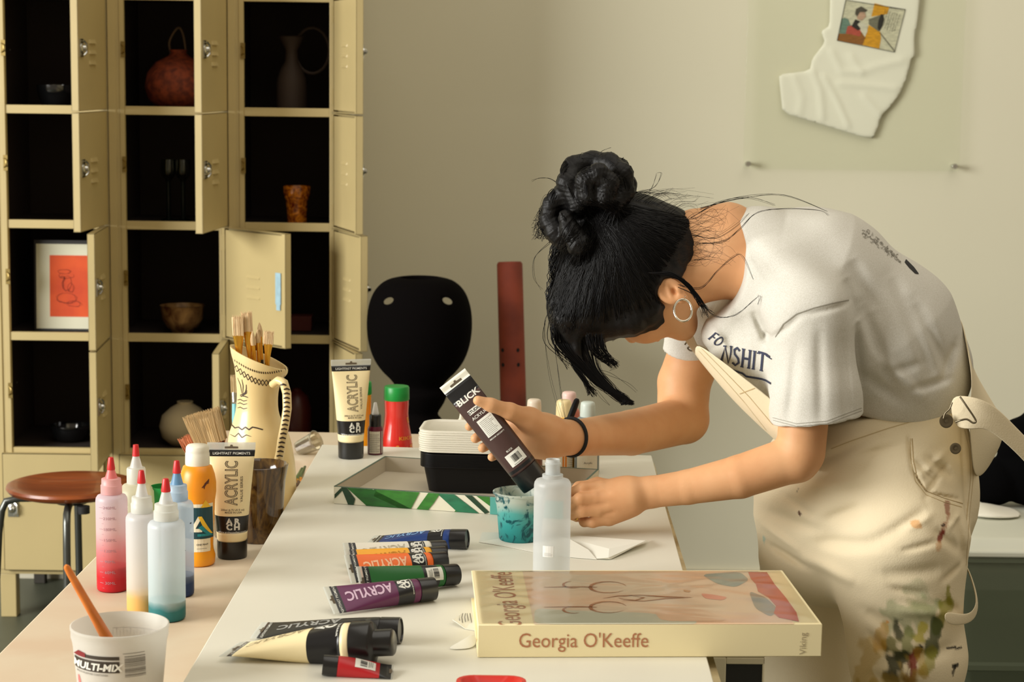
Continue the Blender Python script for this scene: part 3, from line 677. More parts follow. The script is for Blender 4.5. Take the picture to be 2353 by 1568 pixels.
# ================================================================== paint tubes
M_tw = cloudy('clear_crimp', (222, 224, 216), .55); M_cap = mat('black_cap', (17, 17, 18), .28, spec=.6)
def tubemats(name, rgb, rough=.38):
    return mat('tube_'+name, rgb, rough, spec=.5)
def tube(name, label, L, r, w_, capl, color, cname, up=1, group=None, txt='ACRYLIC', outline=True, tcol=None, bandz=(.10, .27), ring=(.06, .10), top=(.845, .905), barcode_at=None, logo=True, two_stage=False, size_text=True, bodycol=None, small=False, strip=True, capr=None, tsz=.42):
    """stands on its cap at the origin, label towards -y"""
    root = thing(name, label, 'paint tube', (0, 0, 0), group=group)
    N = 36; rows = 40; mb = MB(); V = []; F = []
    capr = capr or r*1.0
    z0 = capl*.96
    for i in range(rows+1):
        t = i/rows; z = z0+(L-z0)*t
        s_ = t*t*(3-2*t) if t < 1 else 1
        a = r*.985+(w_/2-r*.985)*min(1, t*1.04)**1.2
        b = max(.0006, r*.985*(1-min(1, t/.93)**1.55))
        if i == 0: a = b = r*.93
        for k in range(N):
            th = 2*math.pi*k/N; ex = 2/ (2+1.2*t)
            c_, s2 = math.cos(th), math.sin(th)
            V.append((a*math.copysign(abs(c_)**ex, c_), b*math.copysign(abs(s2)**ex, s2), z))
    for i in range(rows):
        for k in range(N): F.append((i*N+k, i*N+(k+1) % N, (i+1)*N+(k+1) % N, (i+1)*N+k))
    F.append(tuple(range(N))[::-1]); F.append(tuple(rows*N+k for k in range(N)))
    mb.add(V, F)
    # bands by height: colour, black foot band, colour, black head band, clear crimp
    H = L-z0
    zc = lambda fz: z0+H*fz
    cutz = [zc(ring[1]), zc(bandz[1]), zc(top[0]), zc(top[1])]
    me = bpy.data.meshes.new('b'); me.from_pydata(mb.v, [], mb.f); bm = bmesh.new(); bm.from_mesh(me)
    for z in cutz: bmesh.ops.bisect_plane(bm, geom=bm.verts[:]+bm.edges[:]+bm.faces[:], plane_co=(0, 0, z), plane_no=(0, 0, 1))
    for f_ in bm.faces:
        z = f_.calc_center_median().z; f_.smooth = True
        f_.material_index = 0 if z < cutz[0] else 1 if z < cutz[1] else 0 if z < cutz[2] else 1 if z < cutz[3] else 2
    bmesh.ops.recalc_face_normals(bm, faces=bm.faces)
    bm.to_mesh(me); bm.free(); me.name = 'body'
    cm = tubemats(cname, color)
    for m in (cm, mat('tube_black', (20, 20, 22), .3), M_tw): me.materials.append(m)
    bd = link('tube_body', me, root)
    # cap
    if two_stage:
        cp = MB().lathe([(0, 0), (r*.55, 0), (r*.62, .002), (r*.62, capl*.42), (r*.66, capl*.46), (capr*.97, capl*.5), (capr*1.03, capl*.56), (capr*1.03, capl), (0, capl)], 40)
    else:
        cp = MB().lathe([(0, .0015), (capr*.84, .0015), (capr*.86, 0), (capr*.95, 0), (capr*.98, .002), (capr*1.0, capl), (0, capl)], 40)
    cp.obj('cap', M_cap, root)
    tw = r*2*.9; ex, ez = (1, 0, 0), (0, 0, 1)
    def dec(nm, vf, z, x=0, m=WHT, rot=0, cell=.003, off=.0003):
        return decal(nm, bd, move2d(vf, 0, 0, R(rot)), (x, 0, z), ex, ez, m, root, off=off, cell=cell, dist=.1)
    # word along the tube
    tcol = tcol or mat('ink_brown_grey', (96, 84, 70), .5)
    Lw = H*(top[0]-bandz[1])*(.74 if size_text else .84)
    if txt:
        hh = r*2*tsz
        vf = text2d(txt, hh, bold=0 if outline else .025, outline=.022 if outline else 0, align='CENTER')
        xs = [p[0] for p in vf[0]]; k = Lw/(max(xs)-min(xs)); vf = ([(p[0]*k, p[1]) for p in vf[0]], vf[1])
        dec('lettering', vf, zc((top[0]+bandz[1])/2+(.035 if size_text else 0)), hh*.5-r*.02, tcol, 90, cell=.004)
        if size_text and not small:
            dec('lettering', text2d('VALUE SERIES', r*.17, bold=.01, sx=1.2), zc((top[0]+bandz[1])/2)-.004, r*.76, tcol, 90)
            dec('lettering', text2d('200ml (6.75 US fl oz)', r*.13, bold=.01), zc(bandz[1]+.055), .1*r, tcol)
            dec('lettering', text2d('MADE IN USA', r*.13, bold=.01), zc(bandz[1]+.03), .15*r, tcol)
    if strip: dec('lettering', text2d('LIGHTFAST PIGMENTS', r*.165 if not small else r*.22, bold=.005, sx=1.1), zc((top[0]+top[1])/2)-r*.09, 0, WHT)
    if logo:
        bh = H*(bandz[1]-ring[1]); hh = bh*.33
        zc0 = zc(ring[1])+bh*.22
        for tx, dz in (('AR', hh*1.02), ('CH', 0)):
            a = text2d(tx[0], hh, bold=.055, sx=1.05); b = text2d(tx[1], hh, bold=.055, sx=1.05)
            dec('logo', a, zc0+dz, -r*.22+.12*r, WHT); dec('logo', b, zc0+dz, r*.27+.12*r, WHT)
            dec('logo', rect2d(-r*.03, r*.0, 0, hh), zc0+dz, -r*.16+.12*r, mat('tube_black', 0), off=.0006)
        dec('lettering', text2d('www.archsupplies.com', r*.14, bold=.008), zc0-r*.24, .05*r, WHT)
    if top: # hanger slot
        sl = [(-.22*r*2, -.001), (.22*r*2, -.001), (.22*r*2, .0022), (.05*r*2, .0025), (.03*r*2, .005), (-.03*r*2, .005), (-.05*r*2, .0025), (-.22*r*2, .0022)]
        dec('hanger_slot', poly2d(sl), zc(.945), 0, mat('slot_dark', (96, 84, 66), .8), cell=0)
    if barcode_at:
        az, ax_ = barcode_at
        dec('barcode_label', rect2d(-.009, .009, -.012, .012), zc(az), ax_, WHT, off=.0005)
        dec('barcode', barcode(.013, .008), zc(az)-.006, ax_-.0065, BLK, off=.0008, cell=.003)
        dec('barcode', scribble_lines(.014, .006, 3, 2), zc(az)+.004, ax_-.007, BLK, off=.0008)
    root['L'] = L; root['r'] = capr
    return root
CREAM = (243, 226, 178)
def stand(root, px, py, zt, turn=0, lean=0, leandir=0):
    p = onz(px, py, zt); r = root['r']; p.y += r*.95
    root.location = (p.x, p.y, zt+.0006); root.rotation_euler = (R(lean), R(leandir), R(turn)); return root
t1 = tube('paint_tube', 'large cream acrylic tube standing on its black cap before the brown glass', .180, .0235, .074, .027, CREAM, 'cream', group='cream acrylic tubes', top=(.86, .925))
stand(t1, 529, 1288, ZL, 3)
t2 = tube('paint_tube', 'cream acrylic tube standing on its cap at the far left corner of the white table', .180, .0235, .074, .030, CREAM, 'cream', group='cream acrylic tubes', top=(.86, .925))
stand(t2, 804, 1057, ZW, 16)
def lay(root, cap_px, crimp_px, zt, roll=0, lift=0, tipz=.004):
    """lay a tube on the table: centre of cap end and crimp end by pixel"""
    r = root['r']; L = root['L']
    c = onz(cap_px[0], cap_px[1], zt+r+lift); q = onz(crimp_px[0], crimp_px[1], zt+tipz+lift)
    dh = (q-c); dh.z = 0; dh.normalize(); dz = (zt+tipz+lift)-(zt+r*1.03+lift)
    hl = math.sqrt(max(L*L-dz*dz, 1e-6)); d = (dh*hl+Vector((0, 0, dz))).normalized()
    n = Vector((0, 0, 1)); n = (n-d*n.dot(d)).normalized(); n = Matrix.Rotation(R(roll), 3, d) @ n
    x = (-n).cross(d)  # X
    root.matrix_world = frame((c.x, c.y, zt+r*1.03+lift), Vector(x)*-1, n*-1, d) if False else Matrix.Identity(4)
    Y = -n; X = Y.cross(d)
    root.matrix_world = frame((c.x, c.y, zt+r*1.03+lift), X, Y, d)
    return root
LT = 'ACRYLIC'
pale = lambda n, c: mat('tubeink_'+n, c, .5)
ls = [('deep blue acrylic tube, the farthest of the tubes lying on the white table', (14, 48, 108), 'blue', (1074, 1240), (850, 1241), (120, 160, 205), .150, .0150, -4),
      ('white acrylic tube squeezed behind the yellow one', (226, 222, 206), 'white', (1022, 1262), (780, 1277), (188, 182, 160), .152, .0130, -48),
      ('yellow acrylic tube between the white and the orange ones', (238, 170, 26), 'yellow', (1022, 1276), (786, 1293), (190, 130, 20), .150, .0130, -48),
      ('bright orange acrylic tube lying on the white table', (240, 108, 30), 'orange', (1022, 1291), (778, 1311), (246, 190, 150), .150, .0145, -52),
      ('green acrylic tube with a white barcode label', (16, 98, 34), 'green', (1049, 1321), (800, 1343), (40, 120, 60), .150, .0150, -60),
      ('purple acrylic tube with a clear crimped end, nearest of the coloured row', (92, 30, 74), 'purple', (997, 1354), (752, 1381), (206, 176, 196), .150, .0160, -34)]
for (lab, c_, cn, cap_, tip_, tc_, L_, r_, roll_) in ls:
    t_ = tube('paint_tube', lab, L_, r_, r_*math.pi*.95, .024, c_, cn, group='coloured acrylic tubes lying in a row', outline=cn in ('white', 'yellow'), tcol=pale(cn, tc_), small=True, size_text=False,
              txt=None if cn == 'green' else LT, logo=cn != 'green', barcode_at=(.14, 0) if cn == 'green' else None, top=(.86, .935), ring=(.04, .085), bandz=(.085, .27), tsz=.5)
    if cn == 'purple':
        pass
    lay(t_, cap_, tip_, ZW, roll_, tipz=.003+r_*math.pi*.95*.5*abs(math.sin(R(roll_))))
t_ = tube('paint_tube', 'black acrylic tube lying behind the big cream one', .185, .0165, .052, .024, (26, 26, 26), 'jet', outline=False, tcol=pale('jet', (150, 150, 145)), small=True, size_text=False, logo=False, top=(.88, .95))
lay(t_, (921, 1450), (640, 1452), ZW, -7, tipz=.006)
t_ = tube('paint_tube', 'big cream acrylic tube with a stepped black cap lying near the table front', .205, .0260, .078, .050, CREAM, 'cream', outline=True, tcol=pale('creamink', (150, 138, 110)), size_text=False, two_stage=True, top=(.9, .94), bandz=(.1, .33), ring=(.02, .075), tsz=.36)
lay(t_, (905, 1478), (578, 1496), ZW, 3, tipz=.005)
t_ = tube('paint_tube', 'small red paint tube with its black cap to the left, before the big cream one', .082, .0125, .036, .017, (176, 22, 30), 'red', txt=None, logo=False, small=True, size_text=False, top=(.76, .97), ring=(0, .004), bandz=(.0, .005), strip=False, barcode_at=(.5, .002))
lay(t_, (742, 1529), (890, 1545), ZW, 10)
# the tube in her hand
HY = 2.975
ht = tube('paint_tube', 'dark brown acrylic tube held upside down over the teal cup', .204, .0235, .0485, .030, (66, 44, 40), 'umber', txt=None, logo=False, strip=False, top=(.80, .925), ring=(0, .03), bandz=(.03, .06), size_text=False)
capc, crc = aty(1231, 1113, HY-.01), aty(1046, 878, HY+.0)
dv = (crc-capc).normalized(); n = Vector((-.12, -1, .15)); n = (n-dv*n.dot(dv)).normalized()
Yx = -n; ht.matrix_world = frame(capc, Yx.cross(dv), Yx, dv)
hb = [c for c in ht.children if c.name.startswith('tube_body')][0]
hb.data.materials[2] = mat('crimp_white', (226, 224, 208), .5)
def hd(nm, vf, x, z, m=WHT, rot=0, off=.0003, cell=.004): return decal(nm, hb, move2d(vf, 0, 0, R(rot)), (x, 0, z), (1, 0, 0), (0, 0, 1), m, ht, off=off, cell=cell, dist=.1)
hd('lettering', text2d('BLICK', .0095, bold=.03, sx=1.15), 0.001, .163)
hd('label_patch', rect2d(-.013, .012, 0, .0075), 0, .143)
hd('lettering', text2d('STUDIO', .0045, bold=.02), -.002, .1445, BLK, off=.0006)
hd('lettering', text2d('ACRYLIC', .005, bold=.01), .0, .134)
hd('label_patch', rect2d(-.012, .014, 0, .030), .001, .1)
hd('fine_print', scribble_lines(.022, .026, 11, 4, .22), -.009, .102, mat('grey_ink', (120, 116, 108), .6), off=.0006)
hd('lettering', text2d('MEDIUM VISCOSITY', .0022, bold=.01), .002, .095)
hd('lettering', text2d('BLICK', .003, bold=.01), .003, .066)
hd('label_patch', rect2d(-.0135, .013, 0, .020), .004, .043, WHT)
hd('barcode', barcode(.014, .011), .002-.004, .048, BLK, off=.0006)
hd('fine_print', scribble_lines(.016, .002, 1, 6), -.004, .0445, BLK, off=.0006)
# ================================================================== squeeze bottles
M_hd = cloudy('hdpe', (226, 226, 220), .62); M_redtip = mat('red_tip', (206, 36, 40), .4)
def liquid(name, rgb): return mat('liquid_'+name, rgb, .4)
def bottle(label, px, py, zt, r, hb_, color, level, tint=None, body_m=None, tipm=None, capm=None, liq=None, tip=True, total=None, group='squeeze bottles with red tipped nozzles', marks=False, name='squeeze_bottle', speck=None, turn=0, neck_only=False):
    p = onz(px, py, zt); p.y += r
    root = thing(name, label, 'bottle', (p.x, p.y, zt+.0005), (0, 0, R(turn)), group)
    bm_ = body_m or M_hd
    bd = MB().lathe([(0, .0), (r*.9, 0), (r*.98, .002), (r, .006), (r, hb_-.009), (r*.975, hb_-.005), (r*.88, hb_-.0015), (r*.66, hb_), (r*.56, hb_+.0010), (r*.56, hb_+.006), (0, hb_+.006)], 48).obj('bottle_body', bm_, root)
    if level: MB().lathe([(0, .0012), (r*.93, .0012), (r*.965, .006), (r*.965, level), (0, level)], 48).obj('paint', liq or liquid(color, (200, 50, 60)), root)['label'] = color+' paint inside the bottle'
    if neck_only:
        MB().lathe([(r*.40, hb_+.006), (r*.40, hb_+.019), (r*.44, hb_+.02), (r*.44, hb_+.022), (r*.38, hb_+.0225), (r*.38, hb_+.027), (r*.33, hb_+.027), (r*.33, hb_+.006)], 36).obj('neck', bm_, root)
        MB().lathe([(r*.56, hb_+.006), (r*.4, hb_+.0065), (r*.4, hb_+.01)], 36).obj('collar', bm_, root)
    if tip:
        cz = hb_+.004; ch = .019; cm_ = capm or M_hd
        rib = []
        MB().lathe([(0, cz-.003), (r*.66, cz-.003), (r*.67, cz-.002), (r*.67, cz+ch*.5), (r*.62, cz+ch*.55), (r*.61, cz+ch), (r*.5, cz+ch+.001), (0, cz+ch+.001)], 40).obj('screw_cap', cm_, root)
        th = total-(cz+ch)-.014
        MB().lathe([(r*.40, cz+ch), (r*.38, cz+ch+.002), (r*.20, cz+ch+th), (0, cz+ch+th)], 28).obj('nozzle', tipm or M_hd, root)
        MB().lathe([(0, cz+ch+th-.002), (r*.25, cz+ch+th-.002), (r*.26, cz+ch+th), (r*.17, cz+ch+th+.0145), (r*.14, cz+ch+th+.016), (0, cz+ch+th+.016)], 24).obj('tip_cover', M_redtip, root)
    if marks:
        mk = mat('mark_ink', (168, 128, 136), .6); lab = ['30ML', '60ML', '90ML', '120ML', '150ML', '180ML', '210ML', '240ML']
        bv = bvh_of(bd)
        for i, t_ in enumerate(lab):
            z = hb_*(.105+.112*i)
            decal('volume_mark', bd, text2d(t_, .0042, sx=1.2, bold=.0), (r*.05, 0, z-.002), (1, 0, 0), (0, 0, 1), mk, root, off=.0004, cell=.002, bvh=bv)
            decal('volume_mark', bd, rect2d(-r*.62, -r*.38, -.0003, .0003), (0, 0, z), (1, 0, 0), (0, 0, 1), mk, root, off=.0004, cell=.002, bvh=bv)
            decal('volume_mark', bd, rect2d(-r*.45, -r*.33, -.0002, .0002), (0, 0, z-.0075), (1, 0, 0), (0, 0, 1), mk, root, off=.0004, cell=.002, bvh=bv)
    if speck:
        rn = random.Random(11); it = []
        for k in range(26):
            x, z, s2 = rn.uniform(-.9, .95)*r, hb_*rn.uniform(.4, .98), rn.choice((.0004, .0006, .0011)); it.append(move2d(poly2d([(s2*math.cos(a), s2*math.sin(a)) for a in [j*math.pi/3 for j in range(6)]]), x, z))
        decal('paint_specks', bd, join2d(it), (0, 0, 0), (1, 0, 0), (0, 0, 1), speck, root, off=.0004, cell=0)
    return root
bottle('squeeze bottle with red paint pooled in it, leftmost of the bottles', 252, 1365, ZL, .0228, .141, 'red', .036, liq=liquid('red', (214, 30, 44)), total=.193, marks=True,
       body_m=cloudy('red_wash', (236, 214, 218), .7, grad=[(0, (214, 40, 52), .75), (.03, (220, 50, 60), .8), (.07, (232, 150, 154), .85), (.10, (236, 205, 206), .8), (.145, (230, 214, 222), .75)]),
       capm=cloudy('pink_cap', (240, 190, 188), .85), tipm=cloudy('pink_nozzle', (236, 140, 138), .85))
bottle('squeeze bottle with yellow paint at the bottom, between the red and the teal ones', 322, 1416, ZL, .0224, .140, 'yellow', .028, liq=liquid('yellow', (238, 186, 84)), total=.198,
       body_m=cloudy('yellow_wash', (228, 226, 224), .72, grad=[(0, (238, 200, 110), .6), (.03, (238, 210, 140), .7), (.045, (230, 224, 214), .75), (.14, (224, 224, 226), .72)]), capm=cloudy('cap_w', (230, 230, 222), .8), tipm=cloudy('nozzle_w', (226, 226, 224), .7))
bottle('squeeze bottle with teal paint, nearest to the mixing bucket', 377, 1434, ZL, .0254, .138, 'teal', .027, liq=liquid('teal', (30, 124, 126)), total=.194,
       body_m=cloudy('teal_wash', (222, 230, 232), .72, grad=[(0, (34, 124, 126), .6), (.027, (70, 150, 152), .65), (.036, (206, 224, 226), .72), (.14, (222, 228, 232), .72)]), capm=cloudy('cap_w', 0, 0), tipm=cloudy('nozzle_w', 0, 0))
bottle('speckled squeeze bottle with dark blue paint, behind the teal one', 403, 1377, ZL, .0232, .138, 'blue', .030, liq=liquid('navy', (24, 50, 104)), total=.194,
       body_m=cloudy('blue_wash', (206, 222, 234), .75, grad=[(0, (28, 54, 110), .7), (.03, (60, 90, 140), .7), (.045, (190, 206, 224), .75), (.14, (206, 222, 234), .75)]), capm=cloudy('blue_cap', (196, 216, 232), .85), tipm=cloudy('blue_nozzle', (120, 168, 204), .85), speck=mat('dark_specks', (40, 50, 70), .6))
# wide clear bottle at the back
p = onz(307, 1290, ZL); p.y += .03
wb = thing('squeeze_bottle', 'wide clear bottle with a white cap and red tip, standing behind the red one', 'bottle', (p.x, p.y, ZL+.0005), group='squeeze bottles with red tipped nozzles')
hz = aty(305, 1110, p.y).z-ZL
MB().lathe([(0, 0), (.026, 0), (.028, .004), (.028, hz-.03), (.0275, hz-.012), (.02, hz-.003), (.013, hz), (0, hz)], 40).obj('bottle_body', cloudy('butter', (226, 222, 196), .7), wb)
zz1, zz2, zz3 = [aty(305, y, p.y).z-ZL for y in (1074, 1046, 1023)]
MB().lathe([(0, hz-.003), (.0145, hz-.003), (.0145, zz1-.003), (.0135, zz1-.001), (0, zz1)], 32).obj('screw_cap', cloudy('cap_w', 0, 0), wb)
MB().lathe([(.010, zz1-.001), (.009, zz1+.002), (.0045, zz2), (0, zz2)], 24).obj('nozzle', cloudy('nozzle_w', 0, 0), wb)
MB().lathe([(0, zz2-.002), (.0056, zz2-.002), (.0042, zz3), (0, zz3)], 24).obj('tip_cover', M_redtip, wb)
# green lidded cup
p = onz(372, 1285, ZL); p.y += .03; hz = aty(365, 1118, p.y).z-ZL
gc = thing('green_cup', 'small cup with green paint at its brim behind the bottles', 'cup', (p.x, p.y, ZL+.0005))
MB().lathe([(0, 0), (.017, 0), (.02, hz-.03), (.0225, hz), (.0205, hz), (.018, hz-.028), (0, .003)], 36).obj('cup_body', mat('green_plastic', (18, 140, 62), .4), gc)
MB().lathe([(0, hz-.006), (.0203, hz-.006), (.0203, hz-.0065), (0, hz-.0065)], 36).obj('paint', mat('green_paint', (24, 122, 52), .3, bump=.6, bscale=90), gc)
# orange paint bottle
p = onz(450, 1306, ZL); k = mpp((p.x, p.y+.03, .78)); p.y += 38*k
ob = thing('paint_bottle', 'orange-yellow paint bottle with white flip cap and teal label', 'bottle', (p.x, p.y, ZL+.0005))
def hy(y): return (aty(450, y, p.y).z-ZL)
pr_ = [(0, 0), (34*k, 0), (38*k, .003), (39*k, hy(1275)), (35*k, hy(1262)), (34.5*k, hy(1255)), (39*k, hy(1150)), (42*k, hy(1130)), (42*k, hy(1108)), (39*k, hy(1090)), (33*k, hy(1072)), (26*k, hy(1068)), (0, hy(1068))]
bd = MB().lathe(pr_, 48).obj('bottle_body', mat('orange_paint_bottle', (240, 160, 22), .35, col2=(232, 142, 20), nscale=10), ob)
MB().lathe([(0, hy(1070)), (27*k, hy(1070)), (28*k, hy(1066)), (27.5*k, hy(1042)), (26.5*k, hy(1040)), (26.8*k, hy(1038)), (26*k, hy(1028)), (22*k, hy(1023)), (0, hy(1021))], 40).obj('flip_cap', mat('cap_white', (230, 224, 204), .4), ob)
def od(nm, vf, z, x, m, off=.0004, cell=.004): return decal(nm, bd, vf, (x, 0, z), (1, 0, 0), (0, 0, 1), m, ob, off=off, cell=cell)
zA, zB = hy(1262), hy(1152)
od('label', rect2d(-36*k, 36*k, zA, zB), 0, 0, mat('label_cream', (238, 226, 196), .5))
od('label_band', rect2d(-36*k, 35*k, hy(1232), hy(1160)), 0, 0, mat('label_teal', (14, 62, 70), .5), off=.0007)
tri = [(-20*k, hy(1222)), (4*k, hy(1178)), (30*k, hy(1222)), (20*k, hy(1222)), (5*k, hy(1194)), (-10*k, hy(1222))]
od('label_mark', poly2d([(4*k, hy(1180)), (12*k, hy(1180)), (32*k, hy(1222)), (22*k, hy(1222))]), 0, 2*k, mat('label_yellow', (240, 190, 40), .5), off=.001)
od('label_mark', poly2d([(4*k, hy(1180)), (-16*k, hy(1216)), (12*k, hy(1216)), (12*k, hy(1208)), (-2*k, hy(1208)), (8*k, hy(1190))]), 0, 2*k, mat('label_pale', (236, 228, 200), .5), off=.001)
od('label_mark', poly2d([(6*k, hy(1206)), (14*k, hy(1200)), (34*k, hy(1226)), (4*k, hy(1226)), (4*k, hy(1220)), (22*k, hy(1220))]), 0, 0, mat('label_aqua', (20, 130, 136), .5), off=.0013)
od('label_mark', poly2d([(12*k, hy(1160)), (22*k, hy(1142)), (32*k, hy(1160))]), 0, 0, mat('label_yellow', 0), off=.001)
od('lettering', text2d('ONE PINT', 4*k, bold=.01), hy(1247), 14*k, BLK, off=.0007)
od('lettering', scribble_lines(26*k, 3*k, 1, 3), hy(1255), 2*k, mat('grey_ink', 0), off=.0007)
rn = random.Random(2)
for j in range(6):
    a = rn.uniform(-.6, .9)
    od('paint_smear', stroke2d([(18*k+rn.uniform(-3, 3)*k, hy(1114)+rn.uniform(-4, 4)*k), (24*k+rn.uniform(-3, 3)*k, hy(1106)), (30*k, hy(1100)+rn.uniform(-6, 6)*k)], 2.4*k, True), 0, 0, mat('brown_smear', (92, 40, 14), .5))
# ================================================================== glasses, jug and brushes
def brush(name, label, base, tip, r, kind='flat', hl=None, hc=(20, 18, 18), fc=(226, 170, 62), bc=(226, 196, 150), fl=.045, bl=.03, wdt=.014, group=None, splay=1.15, thick=None, nb=60, facing=None, dip=None):
    """base = handle end, tip = bristle tip"""
    base, tip = Vector(base), Vector(tip); ax_ = (tip-base); L = ax_.length; d = ax_.normalized()
    root = thing(name, label, 'paintbrush', base, group=group)
    yy = Vector(facing) if facing else Vector((0, 1, 0)); yy = (yy-d*yy.dot(d)).normalized(); xx = yy.cross(d)
    root.matrix_world = frame(base, xx, yy, d)
    zf0, zf1 = L-bl-fl, L-bl
    rd = wdt*.5 if kind == 'round' else wdt*.5
    MB().tube([(0, 0, 0), (0, 0, .004), (0, 0, zf0*.6), (0, 0, zf0*.85), (0, 0, zf0+.004)], [r*.45, r*.6, r, r*1.15, r*.95], 14).obj('handle', mat('brush_handle_%d_%d' % (hc[0], hc[1]), hc, .3, coat=.3), root)
    V = []; F = []; N = 20; fm = MB()
    prof = [(0, r*1.0, r*1.0), (.04, r*1.08, r*1.08), (.08, r, r), (.12, r*1.08, r*1.08), (.16, r, r), (.6, max(r, wdt*.35), r*.9), (1, wdt*.5, (thick or .003) if kind == 'flat' else wdt*.5)]
    for (t_, a, b) in prof:
        for k_ in range(N): th = 2*math.pi*k_/N; V.append((a*math.cos(th), b*math.sin(th), zf0+(zf1-zf0)*t_))
    for i in range(len(prof)-1):
        for k_ in range(N): F.append((i*N+k_, i*N+(k_+1) % N, (i+1)*N+(k_+1) % N, (i+1)*N+k_))
    F.append(tuple((len(prof)-1)*N+k_ for k_ in range(N)))
    fm.add(V, F).obj('ferrule', mat('ferrule_%d_%d' % fc[:2], fc, .22, metal=.9), root)
    rn_ = random.Random(int(L*1e5)); br = MB(); th_ = (thick or .003) if kind == 'flat' else wdt*.5
    V = []; F = []
    rows = [(0, 1, 1), (.4, (1+splay)/2, 1), (.85, splay, .8), (1.0, splay*.98, .45)] if kind == 'flat' else [(0, 1, 1), (.35, 1.12, 1.12), (.7, .75, .75), (1, .12, .12)]
    for (t_, a, b) in rows:
        for k_ in range(N):
            th = 2*math.pi*k_/N; V.append((wdt*.5*a*.96*math.cos(th), th_*b*math.sin(th)*.96, zf1-.0015+(bl*.96)*t_))
    for i in range(len(rows)-1):
        for k_ in range(N): F.append((i*N+k_, i*N+(k_+1) % N, (i+1)*N+(k_+1) % N, (i+1)*N+k_))
    F.append(tuple((len(rows)-1)*N+k_ for k_ in range(N)))
    br.add(V, F)
    for j in range(nb):
        u = rn_.uniform(-1, 1); vv = rn_.choice((-1, 1))*rn_.uniform(.6, 1)
        if kind == 'flat': pts = [(wdt*.5*u, th_*vv, zf1-.001), (wdt*.5*u*(1+splay)/2, th_*vv*1.02, zf1+bl*.5), (wdt*.5*u*splay+rn_.uniform(-.0008, .0008), th_*vv*.7, zf1+bl*rn_.uniform(.93, 1.04))]
        else:
            a = rn_.uniform(0, 6.28); c_, s2 = math.cos(a), math.sin(a); pts = [(rd*c_, rd*s2, zf1-.001), (rd*1.14*c_, rd*1.14*s2, zf1+bl*.35), (rd*.74*c_, rd*.74*s2, zf1+bl*.72), (rd*.1*c_, rd*.1*s2, zf1+bl*1.02)]
        br.tube(pts, [.00032 if wdt > .03 else .00035*(1+wdt*10)]*(len(pts)-1)+[.00015], 4)
    br.cur = 0
    br.obj('bristles', mat('bristle_%d_%d' % (bc[0], bc[1]), bc, .7, noise=.25, nscale=260, stretch=(1, 1, .05)), root)
    return root
# brown glass
p = onz(590, 1252, ZL); k = mpp((p.x, p.y+.04, .78)); p.y += 50*k; GP = p.copy()
gl = thing('brown_tumbler', 'brown streaked glass tumbler behind the large cream tube', 'tumbler', (p.x, p.y, ZL+.0005))
hz = aty(590, 1068, p.y).z-ZL
MB().lathe([(0, 0), (50*k, 0), (52*k, .004), (54*k, hz*.3), (60*k, hz*.8), (67*k, hz), (65.5*k, hz+.001), (63.5*k, hz), (57*k, hz*.8), (50*k, hz*.3), (47*k, .008), (0, .008)], 56).obj('glass', mat('brown_glass', (104, 76, 34), .12, col2=(48, 28, 14), nscale=30, stretch=(1.6, 1.6, .5), dist=2.5, coat=.5), gl)
# clear jar
p = onz(522, 1243, ZL); p.y += .03; k3 = mpp((p.x, p.y, .78))
jr = thing('clear_jar', 'clear glass jar holding the wide brushes, mostly behind the cream tube', 'jar', (p.x, p.y, ZL+.0005)); JP = p.copy()
MB().lathe([(0, 0), (.024, 0), (.026, .004), (.027, .06), (.029, .1), (.0275, .1), (.0255, .06), (.0245, .007), (0, .007)], 40).obj('glass', clear('jar_glass', (215, 212, 190), .3), jr)
Yb = JP.y+.005
brush('wide_brush', 'wide flat brush with spread blond bristles leaning in the jar', (JP.x+.020, JP.y+.0, ZL+.012), aty(462, 948, Yb-.01), .006, bl=.052, fl=.03, wdt=.050, thick=.008, bc=(216, 186, 136), fc=(206, 130, 96), hc=(120, 70, 40), splay=1.22, nb=760, facing=(.15, 1, 0))
brush('wide_brush', 'smaller brush with pinkish stained bristles behind the wide blond brush', (JP.x+.004, JP.y+.014, ZL+.012), aty(428, 1000, Yb+.02), .004, bl=.035, fl=.025, wdt=.026, thick=.006, bc=(214, 132, 88), fc=(150, 96, 66), hc=(60, 40, 30), splay=1.25, nb=160)
# pitcher
p = onz(612, 1215, ZL); PYY = p.y+.10; k = mpp(aty(605, 1000, PYY))
pc0 = aty(600, 1100, PYY)
pt = thing('pitcher', 'hand painted cream ceramic pitcher full of brushes', 'pitcher', (aty(612, 1210, PYY).x, PYY, ZL+.0005))
def pz(y): return aty(600, y, PYY).z-ZL
PR = [(1212, 50, 612), (1200, 56, 612), (1160, 68, 610), (1100, 77, 604), (1050, 76, 600), (1005, 70, 596), (975, 58, 593), (945, 49, 592), (910, 47, 593), (880, 50, 594), (855, 56, 596), (835, 64, 597), (822, 66, 597)]
V = []; F = []; N = 56
def prow(y, r, cx, tilt):
    out = []
    for j in range(N):
        th = 2*math.pi*j/N; x = r*math.cos(th); out.append(((cx-612)*k+x*k, r*k*math.sin(th), pz(y)-tilt*x*k))
    return out
zz = sorted(PR, key=lambda a: -a[0]); n0 = len(zz)
def interp(seq, n=3):
    out = []
    for i in range(len(seq)-1):
        p0, p1, p2, p3 = seq[max(i-1, 0)], seq[i], seq[i+1], seq[min(i+2, len(seq)-1)]
        for q in range(n):
            t = q/n; out.append(tuple(.5*((2*p1[j])+(-p0[j]+p2[j])*t+(2*p0[j]-5*p1[j]+4*p2[j]-p3[j])*t*t+(-p0[j]+3*p1[j]-3*p2[j]+p3[j])*t**3) for j in range(3)))
    return out+[seq[-1]]
outer = interp(zz, 3)
rowsV = [prow(y, r, cx, .42*max(0, min(1, (930-y)/100))**1.3) for y, r, cx in outer]
